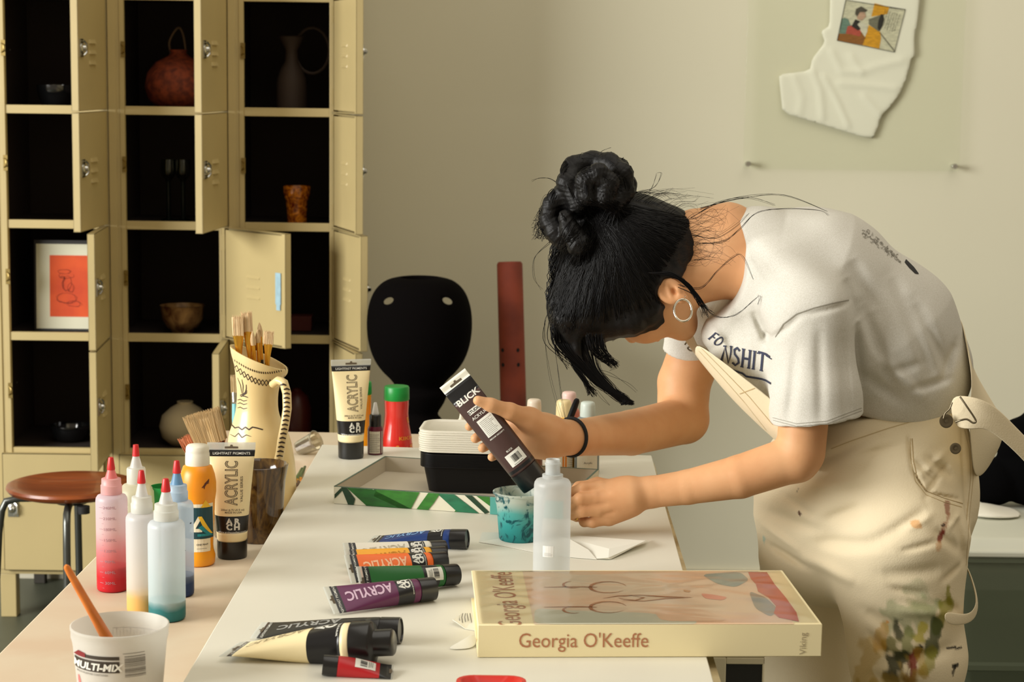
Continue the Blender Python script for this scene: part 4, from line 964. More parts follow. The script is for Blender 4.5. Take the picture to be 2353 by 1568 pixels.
rowsV += [prow(y, r-5, cx, .42*max(0, min(1, (930-y)/100))**1.3) for y, r, cx in outer[::-1][:-4]]
for rw in rowsV: V += rw
for i in range(len(rowsV)-1):
    for j in range(N): F.append((i*N+j, i*N+(j+1) % N, (i+1)*N+(j+1) % N, (i+1)*N+j))
F.append(tuple(range(N))[::-1]); F.append(tuple((len(rowsV)-1)*N+j for j in range(N)))
M_cer = mat('cream_ceramic', (236, 214, 158), .35, col2=(226, 200, 142), nscale=7, coat=.25, bump=.08, bscale=40)
pb = MB().add(V, F).obj('body', M_cer, pt)
L_ = lambda x, y, dy=0: tuple(aty(x, y, PYY+dy)-Vector((pt.location.x, PYY, ZL)))
hpts = [L_(628, 885, -.052), L_(640, 875, -.062), L_(652, 880, -.068), L_(659, 905, -.072), L_(660, 940, -.078), L_(655, 975, -.082), L_(648, 1010, -.083), L_(644, 1040, -.08), L_(640, 1058, -.072), L_(634, 1066, -.058)]
hpts = [Vector(a) for a in hpts]; hs = []
for i in range(len(hpts)-1):
    for q in range(3): hs.append(hpts[i].lerp(hpts[i+1], q/3))
hs.append(hpts[-1])
hd_ = MB().tube(hs, .0085, 14, flat=.8).obj('handle', M_cer, pt)
M_brn = mat('umber_glaze', (58, 40, 22), .5)
bvp = bvh_of(pb); bvh2 = bvh_of([pb, hd_])
def pd(pts, wd=.002, bv=None, name='painted_line', taper=True):
    raystroke(name, bv or bvp, pts, wd, M_brn, pt, .0005, Vector((pt.location.x, PYY, ZL+.0005)), taper)
def dens(pts, n=5):
    out = []
    for a, b in zip(pts, pts[1:]): out += [(a[0]+(b[0]-a[0])*i/n, a[1]+(b[1]-a[1])*i/n) for i in range(n)]
    return out+[pts[-1]]
for ph in (0, 1):
    zg = []
    for i in range(15):
        t = i/14; x = 536+t*118; yb = 838+42*math.sin(t*math.pi)*.55+t*30; zg.append((x, yb+(9 if (i+ph) % 2 else -5)))
    pd(dens(zg), .0013, taper=False)
for i in range(26):
    t = i/25; x = 534+t*126; yb = 826+26*math.sin(t*math.pi)*.75+t*22; pd([(x, yb-3), (x+1.5, yb+2)], .002)
for a, b in (((556, 905), (546, 868)), ((558, 905), (556, 872)), ((562, 907), (566, 884)), ((556, 908), (568, 898)), ((552, 908), (566, 905)), ((552, 910), (570, 914)), ((554, 912), (568, 902))):
    pd([a, ((a[0]+b[0])/2+2, (a[1]+b[1])/2-1), b], .0018)
for y in (920, 928, 938): pd([(546, y), (552, y-2), (560, y+2), (568, y)], .0015)
pd(dens([(532, 976), (540, 984), (548, 982), (556, 988), (564, 982), (572, 988), (580, 982), (590, 984), (604, 988)]), .0022, taper=False)
pd(dens([(528, 998), (540, 1004), (548, 996), (556, 1006), (566, 1000), (578, 1004)]), .0018)
pd([(662, 985), (667, 984), (664, 994)], .0016)
for i in range(19):
    y = 884+i*10.2; cx = 659 if y < 950 else 659-(y-950)*.17; cx = cx-(8 if y < 890 else 0)
    pd([(cx-7, y+1.5), (cx, y-.5), (cx+7, y+2)], .0032, bv=bvh2, name='handle_stripe')
# brushes in the pitcher
BB = [((545, 725), 'flat', .019, .004, (545, 800), 'wide flat bristle brush, leftmost in the pitcher', .045, .04),
      ((566, 716), 'flat', .0165, .0035, (572, 800), 'tallest flat brush in the pitcher', .045, .045),
      ((561, 748), 'round', .008, .0036, (573, 806), 'slim pointed brush between the two tall flat ones', .03, .035),
      ((580, 762), 'round', .0075, .0032, (583, 810), 'short round brush in the middle of the pitcher', .03, .028),
      ((592, 758), 'round', .0078, .0032, (594, 815), 'round brush right of the middle in the pitcher', .028, .03),
      ((596, 742), 'round', .0075, .0032, (600, 812), 'taller pointed brush with pale tip in the pitcher', .03, .035),
      ((618, 760), 'flat', .0155, .0040, (614, 820), 'flat fan-ended brush, rightmost in the pitcher', .03, .035)]
for i, (tp, kd, wd, r_, ft, lab, bl_, fl_) in enumerate(BB):
    Yt = PYY-.015+.006*(i % 3); a = aty(*tp, Yt); b = aty(*ft, Yt); d = (b-a).normalized(); L2 = .20
    e_ = a+d*L2; cx = aty(608, 1100, PYY); e_ = Vector((max(cx.x-.035, min(cx.x+.035, e_.x)), PYY+.002*(i-3), e_.z))
    brush('brush', lab, e_, a, r_, kd, bl=bl_*.75, fl=fl_*1.15, wdt=wd, group='brushes in the pitcher', splay=1.05, nb=50)
MB0 = brush('brush', 'turquoise handled brush behind the pitcher', (aty(546, 1150, PYY+.10).x, PYY+.10, ZL+.002), aty(538, 862, PYY+.12), .0052, 'flat', bl=.03, fl=.02, wdt=.012, hc=(120, 190, 200), fc=(170, 170, 160), bc=(200, 176, 130), splay=1.1)
for i, (a, b) in enumerate((((676, 1120), (694, 1078)), ((684, 1112), (701, 1074)))):
    qa = onz(a[0], a[1], ZL+.006); qb = onz(b[0], b[1], ZL+.009)
    dd = (qa-qb).normalized()
    brush('brush', ['green handled brush lying by the pitcher, nearer the tumbler', 'green handled brush lying against the pitcher foot'][1-i], qb+Vector((0, 0, .001)), qb+dd*.15, .0045, 'round', hc=(70, 96, 52), bl=.02, fl=.03, wdt=.008, group='green handled brushes beside the pitcher', bc=(120, 100, 80))
# tipped tumbler
tc_ = onz(702, 1050, ZL); tc_.y += .02
tu = thing('plastic_tumbler', 'clear ribbed tumbler tipped over behind the pitcher', 'tumbler', (tc_.x, tc_.y, ZL+.019))
Mx = Matrix.Rotation(R(-62), 4, 'Y') @ Matrix.Rotation(R(25), 4, 'X')
Mx = Vector((0, 0, 1)).rotation_difference(Vector((.75, -.35, .42)).normalized()).to_matrix().to_4x4()
tm = MB().lathe([(0, -.02), (.014, -.02), (.015, -.018), (.0185, .02), (.021, .024), (.0215, .026), (.020, .026), (.0175, .02), (.0138, -.016), (0, -.017)], 14, Mx).obj('cup_body', clear('tumbler_plastic', (225, 220, 205), .5), tu, smooth=False)
MB().tube([Mx @ Vector((-.006, 0, -.015)), Mx @ Vector((.01, .004, .01))], .0022, 6).obj('residue', mat('dark_red_residue', (90, 24, 16), .5), tu)
# ================================================================== bucket and brush
p = onz(275, 1436, ZL+.116); BC = Vector((p.x, p.y, ZL)); k = mpp(p); rt = 112.5*k; rb_ = rt*.80; hz = .116
bk = thing('mixing_bucket', 'white translucent plastic mixing bucket in the front left corner', 'bucket', (BC.x, BC.y, ZL+.0005))
bb = MB().lathe([(0, 0), (rb_*.95, 0), (rb_, .004), (rt*.945, hz-.022), (rt*.955, hz-.018), (rt*.985, hz-.012), (rt*.985, hz-.004), (rt, hz-.003), (rt, hz), (rt*.975, hz+.0005), (rt*.96, hz-.003), (rt*.93, hz-.022), (rb_*.97, .005), (0, .002)], 72).obj('bucket_wall', cloudy('bucket_plastic', (226, 224, 216), .78), bk)
bv = bvh_of(bb)
def bdc(nm, vf, x, z, m, off=.0005, rot=0): return decal(nm, bb, move2d(vf, 0, 0, rot), (x, 0, z), (1, 0, 0), (0, 0, 1), m, bk, off=off, cell=.004, bvh=bv)
def bx(x): return (x-275)*k
def bzz(y, Yo=-rt*.9): return aty(275, y, BC.y+Yo).z-ZL
M_dk = mat('label_umber', (52, 44, 34), .5)
zl0 = bzz(1522)
bdc('label', rect2d(bx(182), bx(294), -.0135, 0), 0, zl0, M_dk)
bdc('label', rect2d(bx(205), bx(294), .0018, .0060), 0, zl0, M_dk)
bdc('label_mark', poly2d([(bx(180), .002), (bx(196), .009), (bx(214), .0075), (bx(214), .002)]), 0, zl0, mat('label_maroon', (120, 22, 26), .5), off=.0008)
bdc('lettering', text2d('MULTI-MIX', .0085, bold=.035, sx=1.05, shear=.2), bx(238), zl0-.0112, WHT, off=.0009)
bdc('lettering', text2d('MULTI-PURPOSE CONTAINER', .0022, bold=.01), bx(228), zl0-.0175, mat('grey_ink', 0))
bc_ = barcode(.026, .021, 20, 8); bdc('barcode', move2d(bc_, 0, 0, R(90)), bx(347), zl0-.019, mat('grey_ink', 0))
bdc('barcode', rect2d(0, .022, -.0007, 0), bx(302), zl0+.0095, mat('grey_ink', 0))
bdc('paint_drip', stroke2d([(0, 0), (.001, -.006), (.003, -.02)], .004, True), bx(192), zl0-.022, mat('pink_drip', (226, 110, 110), .4))
it = []
for j in range(16): it.append(rect2d(-.03+.004*j, -.0295+.004*j, 0, .006 if j % 2 else .009))
it.append(rect2d(-.03, .0305, .009, .0096)); 
bi = decal('scale_marks', bb, join2d(it), (bx(300), rt*.2, hz-.028), (-1, 0, 0), (0, 0, 1), mat('grey_ink', 0), bk, off=.0006, cell=.004, dist=.5, bvh=BVHTree.FromPolygons([(rt*.93*math.cos(a*math.pi/36), rt*.93*math.sin(a*math.pi/36), z) for z in (0, hz) for a in range(72)], [(a, (a+1) % 72, 72+(a+1) % 72, 72+a) for a in range(72)]))
ba = aty(151, 1300, BC.y-.035); bb_ = aty(243, 1462, BC.y+.005)
dd = (bb_-ba).normalized(); lowz = ZL+.006; e_ = ba+dd*((lowz-ba.z)/dd.z)
brn = thing('paintbrush', 'orange handled paintbrush standing in the mixing bucket', 'paintbrush', e_)
Q = lambda p_: tuple(Vector(p_)-e_)
L2 = (e_-ba).length
pts = [Q(ba+dd*L2*t) for t in (0, .01, .05, .3, .6, .72)]
MB().tube(pts, [.0018, .0035, .0042, .0052, .0075, .0062], 16).obj('handle', mat('orange_wood', (226, 128, 40), .4, col2=(206, 108, 30), nscale=40, coat=.3), brn)
MB().tube([Q(ba+dd*L2*t) for t in (.72, .86)], [.0065, .0065], 16).obj('ferrule', M_chrome, brn)
MB().tube([Q(ba+dd*L2*t) for t in (.86, .93, .995)], [.0065, .007, .002], 12).obj('bristles', mat('bristle_dark', (90, 60, 40), .8), brn)
# ================================================================== things on the white table
# dropper bottle
p = onz(861, 1047, ZW); k = mpp((p.x, p.y, .8)); p.y += 17*k
db = thing('dropper_bottle', 'small dark red ink bottle with a white dropper tip and printed label', 'bottle', (p.x, p.y, ZW+.0005))
def hz_(y, x=861): return aty(x, y, p.y).z-ZW
bd = MB().lathe([(0, 0), (17*k, 0), (18*k, .001), (18*k, hz_(986)), (15*k, hz_(980)), (0, hz_(980))], 32).obj('bottle_body', mat('wine_glass', (92, 24, 44), .25), db)
MB().lathe([(0, hz_(983)), (14*k, hz_(983)), (14*k, hz_(955)), (12*k, hz_(953)), (0, hz_(953))], 28).obj('collar', M_cap, db)
MB().lathe([(9*k, hz_(954)), (7*k, hz_(945)), (3.4*k, hz_(926)), (0, hz_(925))], 20).obj('dropper_tip', cloudy('nozzle_w', 0, 0), db)
decal('label', bd, rect2d(-17*k, 16*k, hz_(1040), hz_(990)), (0, 0, 0), (1, 0, 0), (0, 0, 1), mat('label_grey', (206, 200, 184), .5), db, off=.0003)
decal('fine_print', bd, scribble_lines(24*k, hz_(994)-hz_(1036), 10, 5, .25), (-12*k, 0, hz_(1036)), (1, 0, 0), (0, 0, 1), mat('grey_ink', 0), db, off=.0006)
decal('paint_drip', bd, stroke2d([(-9*k, hz_(960)), (-7*k, hz_(940)), (-4*k, hz_(928))], .0016), (0, 0, 0), (1, 0, 0), (0, 0, 1), mat('wine_drip', (150, 40, 60), .4), db, cell=0)
# sauce bottles behind the far edge, on the low table
YS = 3.86
def sauce(label, cx, y, cap0, cap1, sh, rr_, colr, nm, red):
    p = aty(cx, 1000, y); k = mpp(p)
    rt_ = thing('squeeze_bottle', label, 'bottle', (p.x, y, ZL+.0005)); h = lambda q: aty(cx, q, y).z-ZL
    pr_ = [(0, 0), (36*k*rr_, 0), (38*k*rr_, .004), (38*k*rr_, h(1030)), (35*k*rr_, h(1005)), (29*k*rr_, h(975)), (27*k*rr_, h(950)), (28*k*rr_, h(930)), (28*k*rr_, h(cap1)), (0, h(cap1))]
    b_ = MB().lathe(pr_, 48).obj('bottle_body', mat(nm, colr, .18, coat=.4, col2=red, nscale=14), rt_)
    MB().lathe([(0, h(cap1+2)), (28*k*rr_, h(cap1+2)), (29.5*k*rr_, h(cap1)), (29*k*rr_, h(cap0+3)), (27*k*rr_, h(cap0)), (0, h(cap0-1))], 40).obj('cap', mat('cap_green', (16, 140, 56), .4), rt_)
    return rt_, b_, h, k
rt_, b_, h, k = sauce('red soy sauce bottle with a green cap behind the far table edge', 911, YS, 888, 918, 0, 1, (196, 22, 24), 'red_sauce', (206, 52, 44))
g_ = mat('gold_print', (214, 130, 40), .4)
decal('lettering', b_, text2d('KIKK', 8*k, bold=.03, sx=1.3), (23*k, 0, h(1007)), (1, 0, 0), (0, 0, 1), g_, rt_)
decal('lettering', b_, text2d('Soy S', 13*k, bold=.03), (20*k, 0, h(1031)), (1, 0, 0), (0, 0, 1), g_, rt_)
decal('label_mark', b_, stroke2d([(29*k, h(950)), (25*k, h(958)), (27*k, h(970)), (30*k, h(985))], 3*k), (0, 0, 0), (1, 0, 0), (0, 0, 1), g_, rt_)
rt_, b_, h, k = sauce('yellow bottle with a green cap half hidden by the cream tube', 833, YS-.02, 878, 905, 0, .72, (232, 158, 24), 'mustard', (224, 140, 20))
# tray (box lid) with leaf print
a0, b0 = onz(768, 1158, ZW), onz(918, 1052, ZW+.028); b1 = onz(1375, 1080, ZW+.028)
ex = Vector((b1.x-b0.x, b1.y-b0.y, 0)).normalized(); ey = Vector((-ex.y, ex.x, 0))
wx = (Vector((b1.x, b1.y, 0))-Vector((b0.x, b0.y, 0))).length
o_ = Vector((a0.x, a0.y, 0)); dd_ = (Vector((b0.x, b0.y, 0))-o_); wy = abs(dd_.dot(ey)); wx = wx+dd_.dot(ex) if dd_.dot(ex) > 0 else wx
tr = thing('box_lid_tray', 'shallow open box lid with a green leaf print on its side, under the black containers', 'tray', (a0.x, a0.y, ZW+.0005)); tr.rotation_euler = (0, 0, math.atan2(ex.y, ex.x))
hT = .028; t3 = .002
M_tin = mat('tray_inside', (196, 186, 166), .7); M_tw2 = mat('tray_outside', (222, 218, 196), .5); M_tedge = mat('tray_edge', (72, 98, 84), .5)
m_ = MB(); m_.box(0, wx, 0, wy, 0, t3); m_.box(0, wx, 0, t3, 0, hT); m_.box(0, wx, wy-t3, wy, 0, hT); m_.box(0, t3, 0, wy, 0, hT); m_.box(wx-t3, wx, 0, wy, 0, hT)
m_.obj('walls', M_tin, tr, smooth=False)
m_ = MB()
m_.box(-.0004, wx, -.0006, -.0001, 0, hT); m_.box(wx+.0001, wx+.0006, 0, wy, 0, hT); m_.box(-.0006, -.0001, 0, wy, 0, hT)
side = m_.obj('paper_wrap', M_tw2, tr, smooth=False)
m_ = MB()
for b4 in ((0, wx, -.0008, t3+.0003), (0, wx, wy-t3-.0003, wy+.0003), (-.0008, t3+.0003, 0, wy), (wx-t3-.0003, wx+.0008, 0, wy)): m_.box(*b4, hT, hT+.0006)
m_.obj('rim', M_tedge, tr, smooth=False)
gm = [mat('leaf_%d' % i, c_, .5, noise=.35, nscale=40, stretch=(1, 1, 3)) for i, c_ in enumerate(((24, 96, 24), (52, 128, 36), (30, 116, 78), (16, 60, 30)))]
fw = .305/372
def lf(pts, g, off): decal('leaf_print', side, poly2d([((x-768)*fw, (hT/38.0)*(1158-(y-(x-768)*.075))) for x, y in pts]), (0, -.001, 0), (1, 0, 0), (0, 0, 1), gm[g], tr, off=off, cell=0)
def lfp(pts, g, off):  # pts in (u along 0..1 of visible side, v 0..1)
    decal('leaf_print', side, poly2d([(u*wx, v*hT) for u, v in pts]), (0, -.001, 0), (1, 0, 0), (0, 0, 1), gm[g] if isinstance(g, int) else g, tr, off=off, cell=0)
vis = (1150-768)/((aty(1252, 1190, 3.1).x-0)*0+1252-768)
def u_(x): return (x-100)/1245*vis      # crop-4 coordinates
for pts, g in (([(150, 1), (190, 1), (250, .35), (240, 0), (200, 0)], 3), ([(105, .55), (150, .95), (160, .8), (105, .3)], 3),
               ([(190, 1), (370, 1), (560, .3), (640, 0), (330, 0)], 0), ([(400, 1), (700, 1), (640, 0), (560, 0), (380, .6)], 1), ([(380, 1), (600, 1), (620, 0), (420, 0)], 0),
               ([(760, 1), (840, 1), (800, .45), (760, 0), (680, 0)], 1), ([(820, 1), (940, 1), (1110, 0), (960, 0)], 2), ([(960, .2), (1110, 0), (940, .0)], 1), ([(1010, 1), (1060, 1), (1180, .1), (1150, 0)], 3), ([(1090, 1), (1180, 1), (1185, .45)], 1)):
    lfp([(u_(x), v) for x, v in pts], g, .0003+.0002*len(pts))
lfp([(u_(1185), 0), (u_(1185), 1), (1, 1), (1, 0)], mat('tray_teal', (80, 160, 150), .5), .0016)
lfp([(u_(1340), .02), (u_(1340), .95), (u_(1420), .95), (u_(1420), .02)], BLK, .0019)
lfp([(u_(1350), .55), (u_(1350), .85), (u_(1420), .85), (u_(1420), .55)], mat('tray_teal', 0), .0022)
lfp([(u_(1350), .08), (u_(1350), .4), (u_(1420), .4), (u_(1420), .08)], WHT, .0022)
# stacked containers and lids
sc0 = onz(985, 1142, ZW+.003)
CW, CD = .172, .115
ca = math.atan2(ex.y, ex.x)+R(10)
cx0 = onz(1085, 1142, ZW+.003); cx0.y += .075
def rloop(w2, d2, r, z, n=5): return [(x, y, z) for x, y in rrect(-w2/2, w2/2, -d2/2, d2/2, r, n)]
def ringmesh(rs):
    V = []; F = []; nn = len(rs[0])
    for rr2 in rs: V += rr2
    for i in range(len(rs)-1):
        for k_ in range(nn): F.append((i*nn+k_, i*nn+(k_+1) % nn, (i+1)*nn+(k_+1) % nn, (i+1)*nn+k_))
    return V, F, nn
M_bp = mat('black_plastic', (8, 8, 9), .4, spec=.25); M_lidp = mat('frosted_lid', (226, 222, 206), .45)
HB = .046
def container(z, lab):
    rs = [rloop(CW*.84, CD*.8, .018, 0), rloop(CW*.93, CD*.92, .022, HB-.006), rloop(CW*.93, CD*.92, .022, HB-.001), rloop(CW, CD, .026, HB), rloop(CW, CD, .026, HB-.0035), rloop(CW*1.0-.001, CD-.001, .026, HB+.0002), rloop(CW*.915, CD*.9, .022, HB-.0005), rloop(CW*.83, CD*.785, .017, .0012)]
    V, F, nn = ringmesh(rs); F.append(tuple(range(nn))[::-1]); F.append(tuple((len(rs)-1)*nn+k_ for k_ in range(nn)))
    o2 = MB().add(V, F).obj('food_container', M_bp); o2.location = (cx0.x, cx0.y, z); o2.rotation_euler = (0, 0, ca); return tag(o2, lab, 'container', 'nested black containers')
z = ZW+.0035; NB = 9
nth = ['bottom', 'second', 'third', 'fourth', 'fifth', 'sixth', 'seventh', 'eighth', 'ninth', 'tenth', 'eleventh']
ztop = aty(1090, 1047, cx0.y-CD*.5).z
pit = (ztop-z-HB)/(NB-1)
for i in range(NB):
    container(z+i*pit, ('top black container directly under the white lids' if i == NB-1 else 'bottom black container standing in the tray' if i == 0 else nth[i]+' black container from the bottom of the nested stack'))
def lid(z, lab, i):
    jx, jr = random.uniform(-.0012, .0012), random.uniform(-.6, .6)
    rs = [rloop(CW*.93, CD*.9, .02, 0), rloop(CW*1.02, CD*1.02, .026, .002), rloop(CW*1.03, CD*1.03, .027, .0045), rloop(CW*1.0, CD*1.0, .026, .0052), rloop(CW*.95, CD*.94, .022, .0052), rloop(CW*.92, CD*.9, .02, .0026)]
    V, F, nn = ringmesh(rs); F.append(tuple(range(nn))[::-1]); F.append(tuple((len(rs)-1)*nn+k_ for k_ in range(nn)))
    o2 = MB().add(V, F).obj('container_lid', M_lidp); o2.location = (cx0.x+jx, cx0.y, z); o2.rotation_euler = (0, 0, ca+R(jr)); return tag(o2, lab, 'lid', 'stacked white container lids')
NL = 10; zt3 = aty(1090, 969, cx0.y-CD*.5+.10).z; z0 = z+(NB-1)*pit+HB+.0012; pl = (zt3-.0052-z0)/(NL-1)
for i in range(NL): lid(z0+i*pl, 'topmost white lid of the stack' if i == NL-1 else 'lowest white lid, on the black containers' if i == 0 else nth[i]+' white lid from the bottom of the lid stack', i)
# teal cup
p = onz(1195, 1252, ZW); k = mpp((p.x, p.y, .8)); p.y += 50*k
tcp = thing('deli_cup', 'translucent cup smeared with teal paint under the held tube', 'cup', (p.x, p.y, ZW+.0012))
h = lambda q: aty(1195, q, p.y).z-ZW; zr = h(1131)
MB().lathe([(0, 0), (47*k, 0), (49*k, .002), (56*k, zr-.020), (58*k, zr-.016), (60*k, zr-.004), (64*k, zr-.003), (64.5*k, zr), (62*k, zr+.0006), (59*k, zr-.002), (55*k, zr-.02), (47.5*k, .003), (0, .002)], 56).obj('cup_wall', cloudy('teal_smear', (130, 200, 196), .8, grad=[(0, (28, 140, 142), .95), (zr*.45, (62, 176, 174), .92), (zr*.72, (104, 194, 188), .85), (zr*.86, (190, 214, 204), .7), (zr, (214, 222, 210), .7)], mott=((16, 96, 104), 42)), tcp)
MB().lathe([(0, .004), (46*k, .004), (49.5*k, zr*.4), (0, zr*.42)], 40).obj('paint', mat('teal_paint', (34, 148, 150), .35, col2=(12, 92, 104), nscale=60, dist=2), tcp)
# clear bottle by the book
p = onz(1267, 1358, ZW); k = mpp((p.x, p.y, .84)); rr_ = 43*k
hb3 = aty(1267, 1101, p.y+rr_).z-ZW
b3 = bottle('empty frosted bottle without a cap standing right behind the book', 1267, 1358, ZW, rr_, hb3, 'none', 0, tip=False, neck_only=True, body_m=cloudy('frosted', (222, 226, 226), .58, .3), name='frosted_bottle', group=None)
lb_ = [c for c in b3.children if c.name.startswith('bottle_body')][0]
decal('label', lb_, rect2d(-15*k, 9*k, 0, 26*k), (-6*k, 0, (aty(1260, 1282, p.y).z-ZW)), (1, 0, 0), (0, 0, 1), mat('white_sticker', (232, 232, 228), .5), b3, cell=.003)
decal('fine_print', lb_, scribble_lines(20*k, 8*k, 3, 9, .3), (-18*k, 0, (aty(1260, 1279, p.y).z-ZW)), (1, 0, 0), (0, 0, 1), mat('pale_grey_ink', (176, 174, 170), .5), b3, off=.0007)
# bottles behind the wrist
def craft(label, cx, base, capw, cap0, cap1, bw_, capc, bodyc, nm, yy=None, words=True, sh=None):
    p = onz(cx, base, ZW) if yy is None else Vector((aty(cx, base, yy).x, yy, ZW)); k = mpp((p.x, p.y, .8)); p.y += bw_*k
    rt_ = thing('craft_bottle', label, 'bottle', (p.x, p.y, ZW+.0005), group='craft paint bottles behind the wrist'); h = lambda q: aty(cx, q, p.y).z-ZW
    bd = MB().lathe([(0, 0), (bw_*.95*k, 0), (bw_*k, .002), (bw_*k, h(cap1+14)), (bw_*.9*k, h(cap1+7)), (capw*k, h(cap1+1)), (0, h(cap1+1))], 40).obj('bottle_body', mat(nm, bodyc, .35), rt_)
    MB().lathe([(0, h(cap1+2)), (capw*k, h(cap1+2)), (capw*1.02*k, h(cap1-2)), (capw*.97*k, h(cap0+8)), (capw*.9*k, h(cap0+2)), (capw*.7*k, h(cap0)), (0, h(cap0))], 32).obj('cap', mat(nm+'_cap', capc, .4), rt_)
    return rt_, bd, h, k
rt_, bd, h, k = craft('grey-blue craft paint bottle with a pale blue cap, rightmost behind the wrist', 1349, 1092, 17.5, 924, 957, 29, (196, 208, 200), (112, 124, 126), 'greyblue')
decal('label', bd, rect2d(-28*k, 28*k, h(1086), h(985)), (0, 0, 0), (1, 0, 0), (0, 0, 1), mat('label_cream2', (222, 216, 196), .5), rt_, off=.0003)
decal('lettering', bd, text2d('Acrylic', 5*k, bold=.01), (2*k, 0, h(1062)), (1, 0, 0), (0, 0, 1), mat('grey_ink', 0), rt_, off=.0006)
decal('lettering', bd, text2d('2 FL OZ (59 mL)', 4.5*k, bold=.015), (0, 0, h(1078)), (1, 0, 0), (0, 0, 1), mat('grey_ink', 0), rt_, off=.0006)
rt_, bd, h, k = craft('yellow craft paint bottle with a cream cap and striped label', 1294, 1088, 18, 920, 957, 27, (232, 212, 160), (238, 176, 40), 'yellowcraft')
decal('label', bd, rect2d(-26*k, 26*k, h(1086), h(985)), (0, 0, 0), (1, 0, 0), (0, 0, 1), mat('label_cream2', 0), rt_, off=.0003)
decal('label_mark', bd, rect2d(-2*k, 8*k, h(1086), h(985)), (0, 0, 0), (1, 0, 0), (0, 0, 1), mat('orange_stripe', (214, 130, 40), .5), rt_, off=.0006)
decal('fine_print', bd, scribble_lines(14*k, 40*k, 9, 2, .2), (10*k, 0, h(1082)), (1, 0, 0), (0, 0, 1), mat('grey_ink', 0), rt_, off=.0006)
craft('craft paint bottle with a pink cap behind the yellow one', 1306, 1060, 17, 901, 935, 26, (228, 194, 184), (190, 110, 90), 'pinkcraft', yy=3.57)
craft('brown craft paint bottle with an off-white cap, leftmost behind the hand', 1226, 1060, 16.5, 918, 948, 21, (220, 206, 186), (120, 78, 60), 'browncraft', yy=3.50)
# white nozzle bottle behind the lid stack
p = Vector((aty(1060, 1000, 3.56).x, 3.56, ZW)); k = mpp(p); h = lambda q: aty(1060, q, 3.56).z-ZW
nb_ = thing('squeeze_bottle', 'small white bottle whose nozzle shows above the white lids', 'bottle', (p.x, p.y, ZW+.0005))
MB().lathe([(0, 0), (15*k, 0), (16*k, .002), (16*k, h(990)), (12*k, h(984)), (0, h(984))], 28).obj('bottle_body', mat('cap_white', 0), nb_)
MB().lathe([(0, h(985)), (10*k, h(985)), (9.5*k, h(968)), (5.5*k, h(962)), (3.5*k, h(951)), (0, h(950))], 24).obj('nozzle', mat('cap_white', 0), nb_)
# black tool leaning behind the wrist
ta, tb2 = aty(1327, 917, 3.30), aty(1270, 1066, 3.26); dd = (tb2-ta).normalized(); e_ = ta+dd*((ZW+.004-ta.z)/dd.z)
tl = thing('palette_knife', 'black handled tool leaning upright behind the wrist', 'tool', e_)
MB().tube([tuple(ta+(e_-ta)*t-e_) for t in (0, .02, .1, .4, .55, .6)], [.003, .0052, .0058, .0052, .004, .002], 12).obj('handle', mat('black_plastic', 0), tl)
MB().tube([tuple(ta+(e_-ta)*t-e_) for t in (.6, .8, 1)], [.002, .004, .003], 8, flat=.3).obj('blade', M_chrome, tl)
# ================================================================== papers
M_pap = mat('paper', (228, 226, 214), .8)
def paper(name, label, pts, faces, cat='paper', sub=0, m=M_pap, group=None):
    P3 = [onz(x, y, ZW+z_) for x, y, z_ in pts]; b = P3[0].copy(); b.z = ZW
    o2 = MB().add([p_-b for p_ in P3], faces).obj(name, m, smooth=sub > 0, solid=.0005, sub=sub); o2.location = b; return tag(o2, label, cat, group)
paper('folded_paper', 'creased white paper under the teal cup and the frosted bottle', [(1100, 1246, .001), (1160, 1256, .0007), (1240, 1272, .001), (1310, 1281, .001), (1371, 1286, .001), (1352, 1264, .005), (1310, 1240, .009), (1250, 1225, .0015), (1108, 1224, .008), (1150, 1238, .001)],
      [(0, 1, 9), (1, 2, 7, 9), (2, 3, 6, 7), (3, 4, 5, 6), (0, 9, 8), (9, 7, 8)])
paper('folded_paper', 'folded white sheet lying open to the right of the frosted bottle', [(1302, 1236, .001), (1371, 1285, .0008), (1403, 1286, .0008), (1484, 1243, .010), (1490, 1240, .002), (1330, 1232, .002), (1398, 1282, .0045), (1400, 1262, .008)], [(0, 1, 7, 5), (1, 2, 6), (1, 6, 7), (6, 3, 5, 7), (2, 4, 3, 6)])
paper('printed_note', 'curled slip of fine print tucked beside the book', [(1095, 1411, .002), (1094, 1450, .0007), (1070, 1446, .0008), (1040, 1425, .006), (1062, 1411, .004)], [(0, 1, 2, 4), (2, 3, 4)])
it = []
rn = random.Random(9)
nt_ = [o2 for o2 in COL.objects if o2.name == 'printed_note'][0]
b = nt_.location
for (x0_, y0_, x1_, y1_) in [(1052+7*j, 1416+rn.uniform(-1, 1), 1056+7*j, 1432+rn.uniform(0, 6)) for j in range(6)]:
    q0, q1 = onz(x0_, y0_, ZW)-b, onz(x1_, y1_, ZW)-b; it.append(stroke2d([(q0.x, q0.y), ((q0.x+q1.x)/2, (q0.y+q1.y)/2), (q1.x, q1.y)], .0011))
decal('fine_print', nt_, join2d(it), (0, 0, 0), (1, 0, 0), (0, 1, 0), mat('grey_ink', 0), nt_, off=.0008, cell=0)
paper('tissue', 'thin crumpled white tissue lying left of the book', [(1022, 1493, .0008), (1050, 1478, .004), (1075, 1462, .009), (1094, 1455, .006), (1098, 1490, .001), (1060, 1494, .001)], [(0, 1, 5), (1, 2, 4, 5), (2, 3, 4)], 'tissue', sub=2)
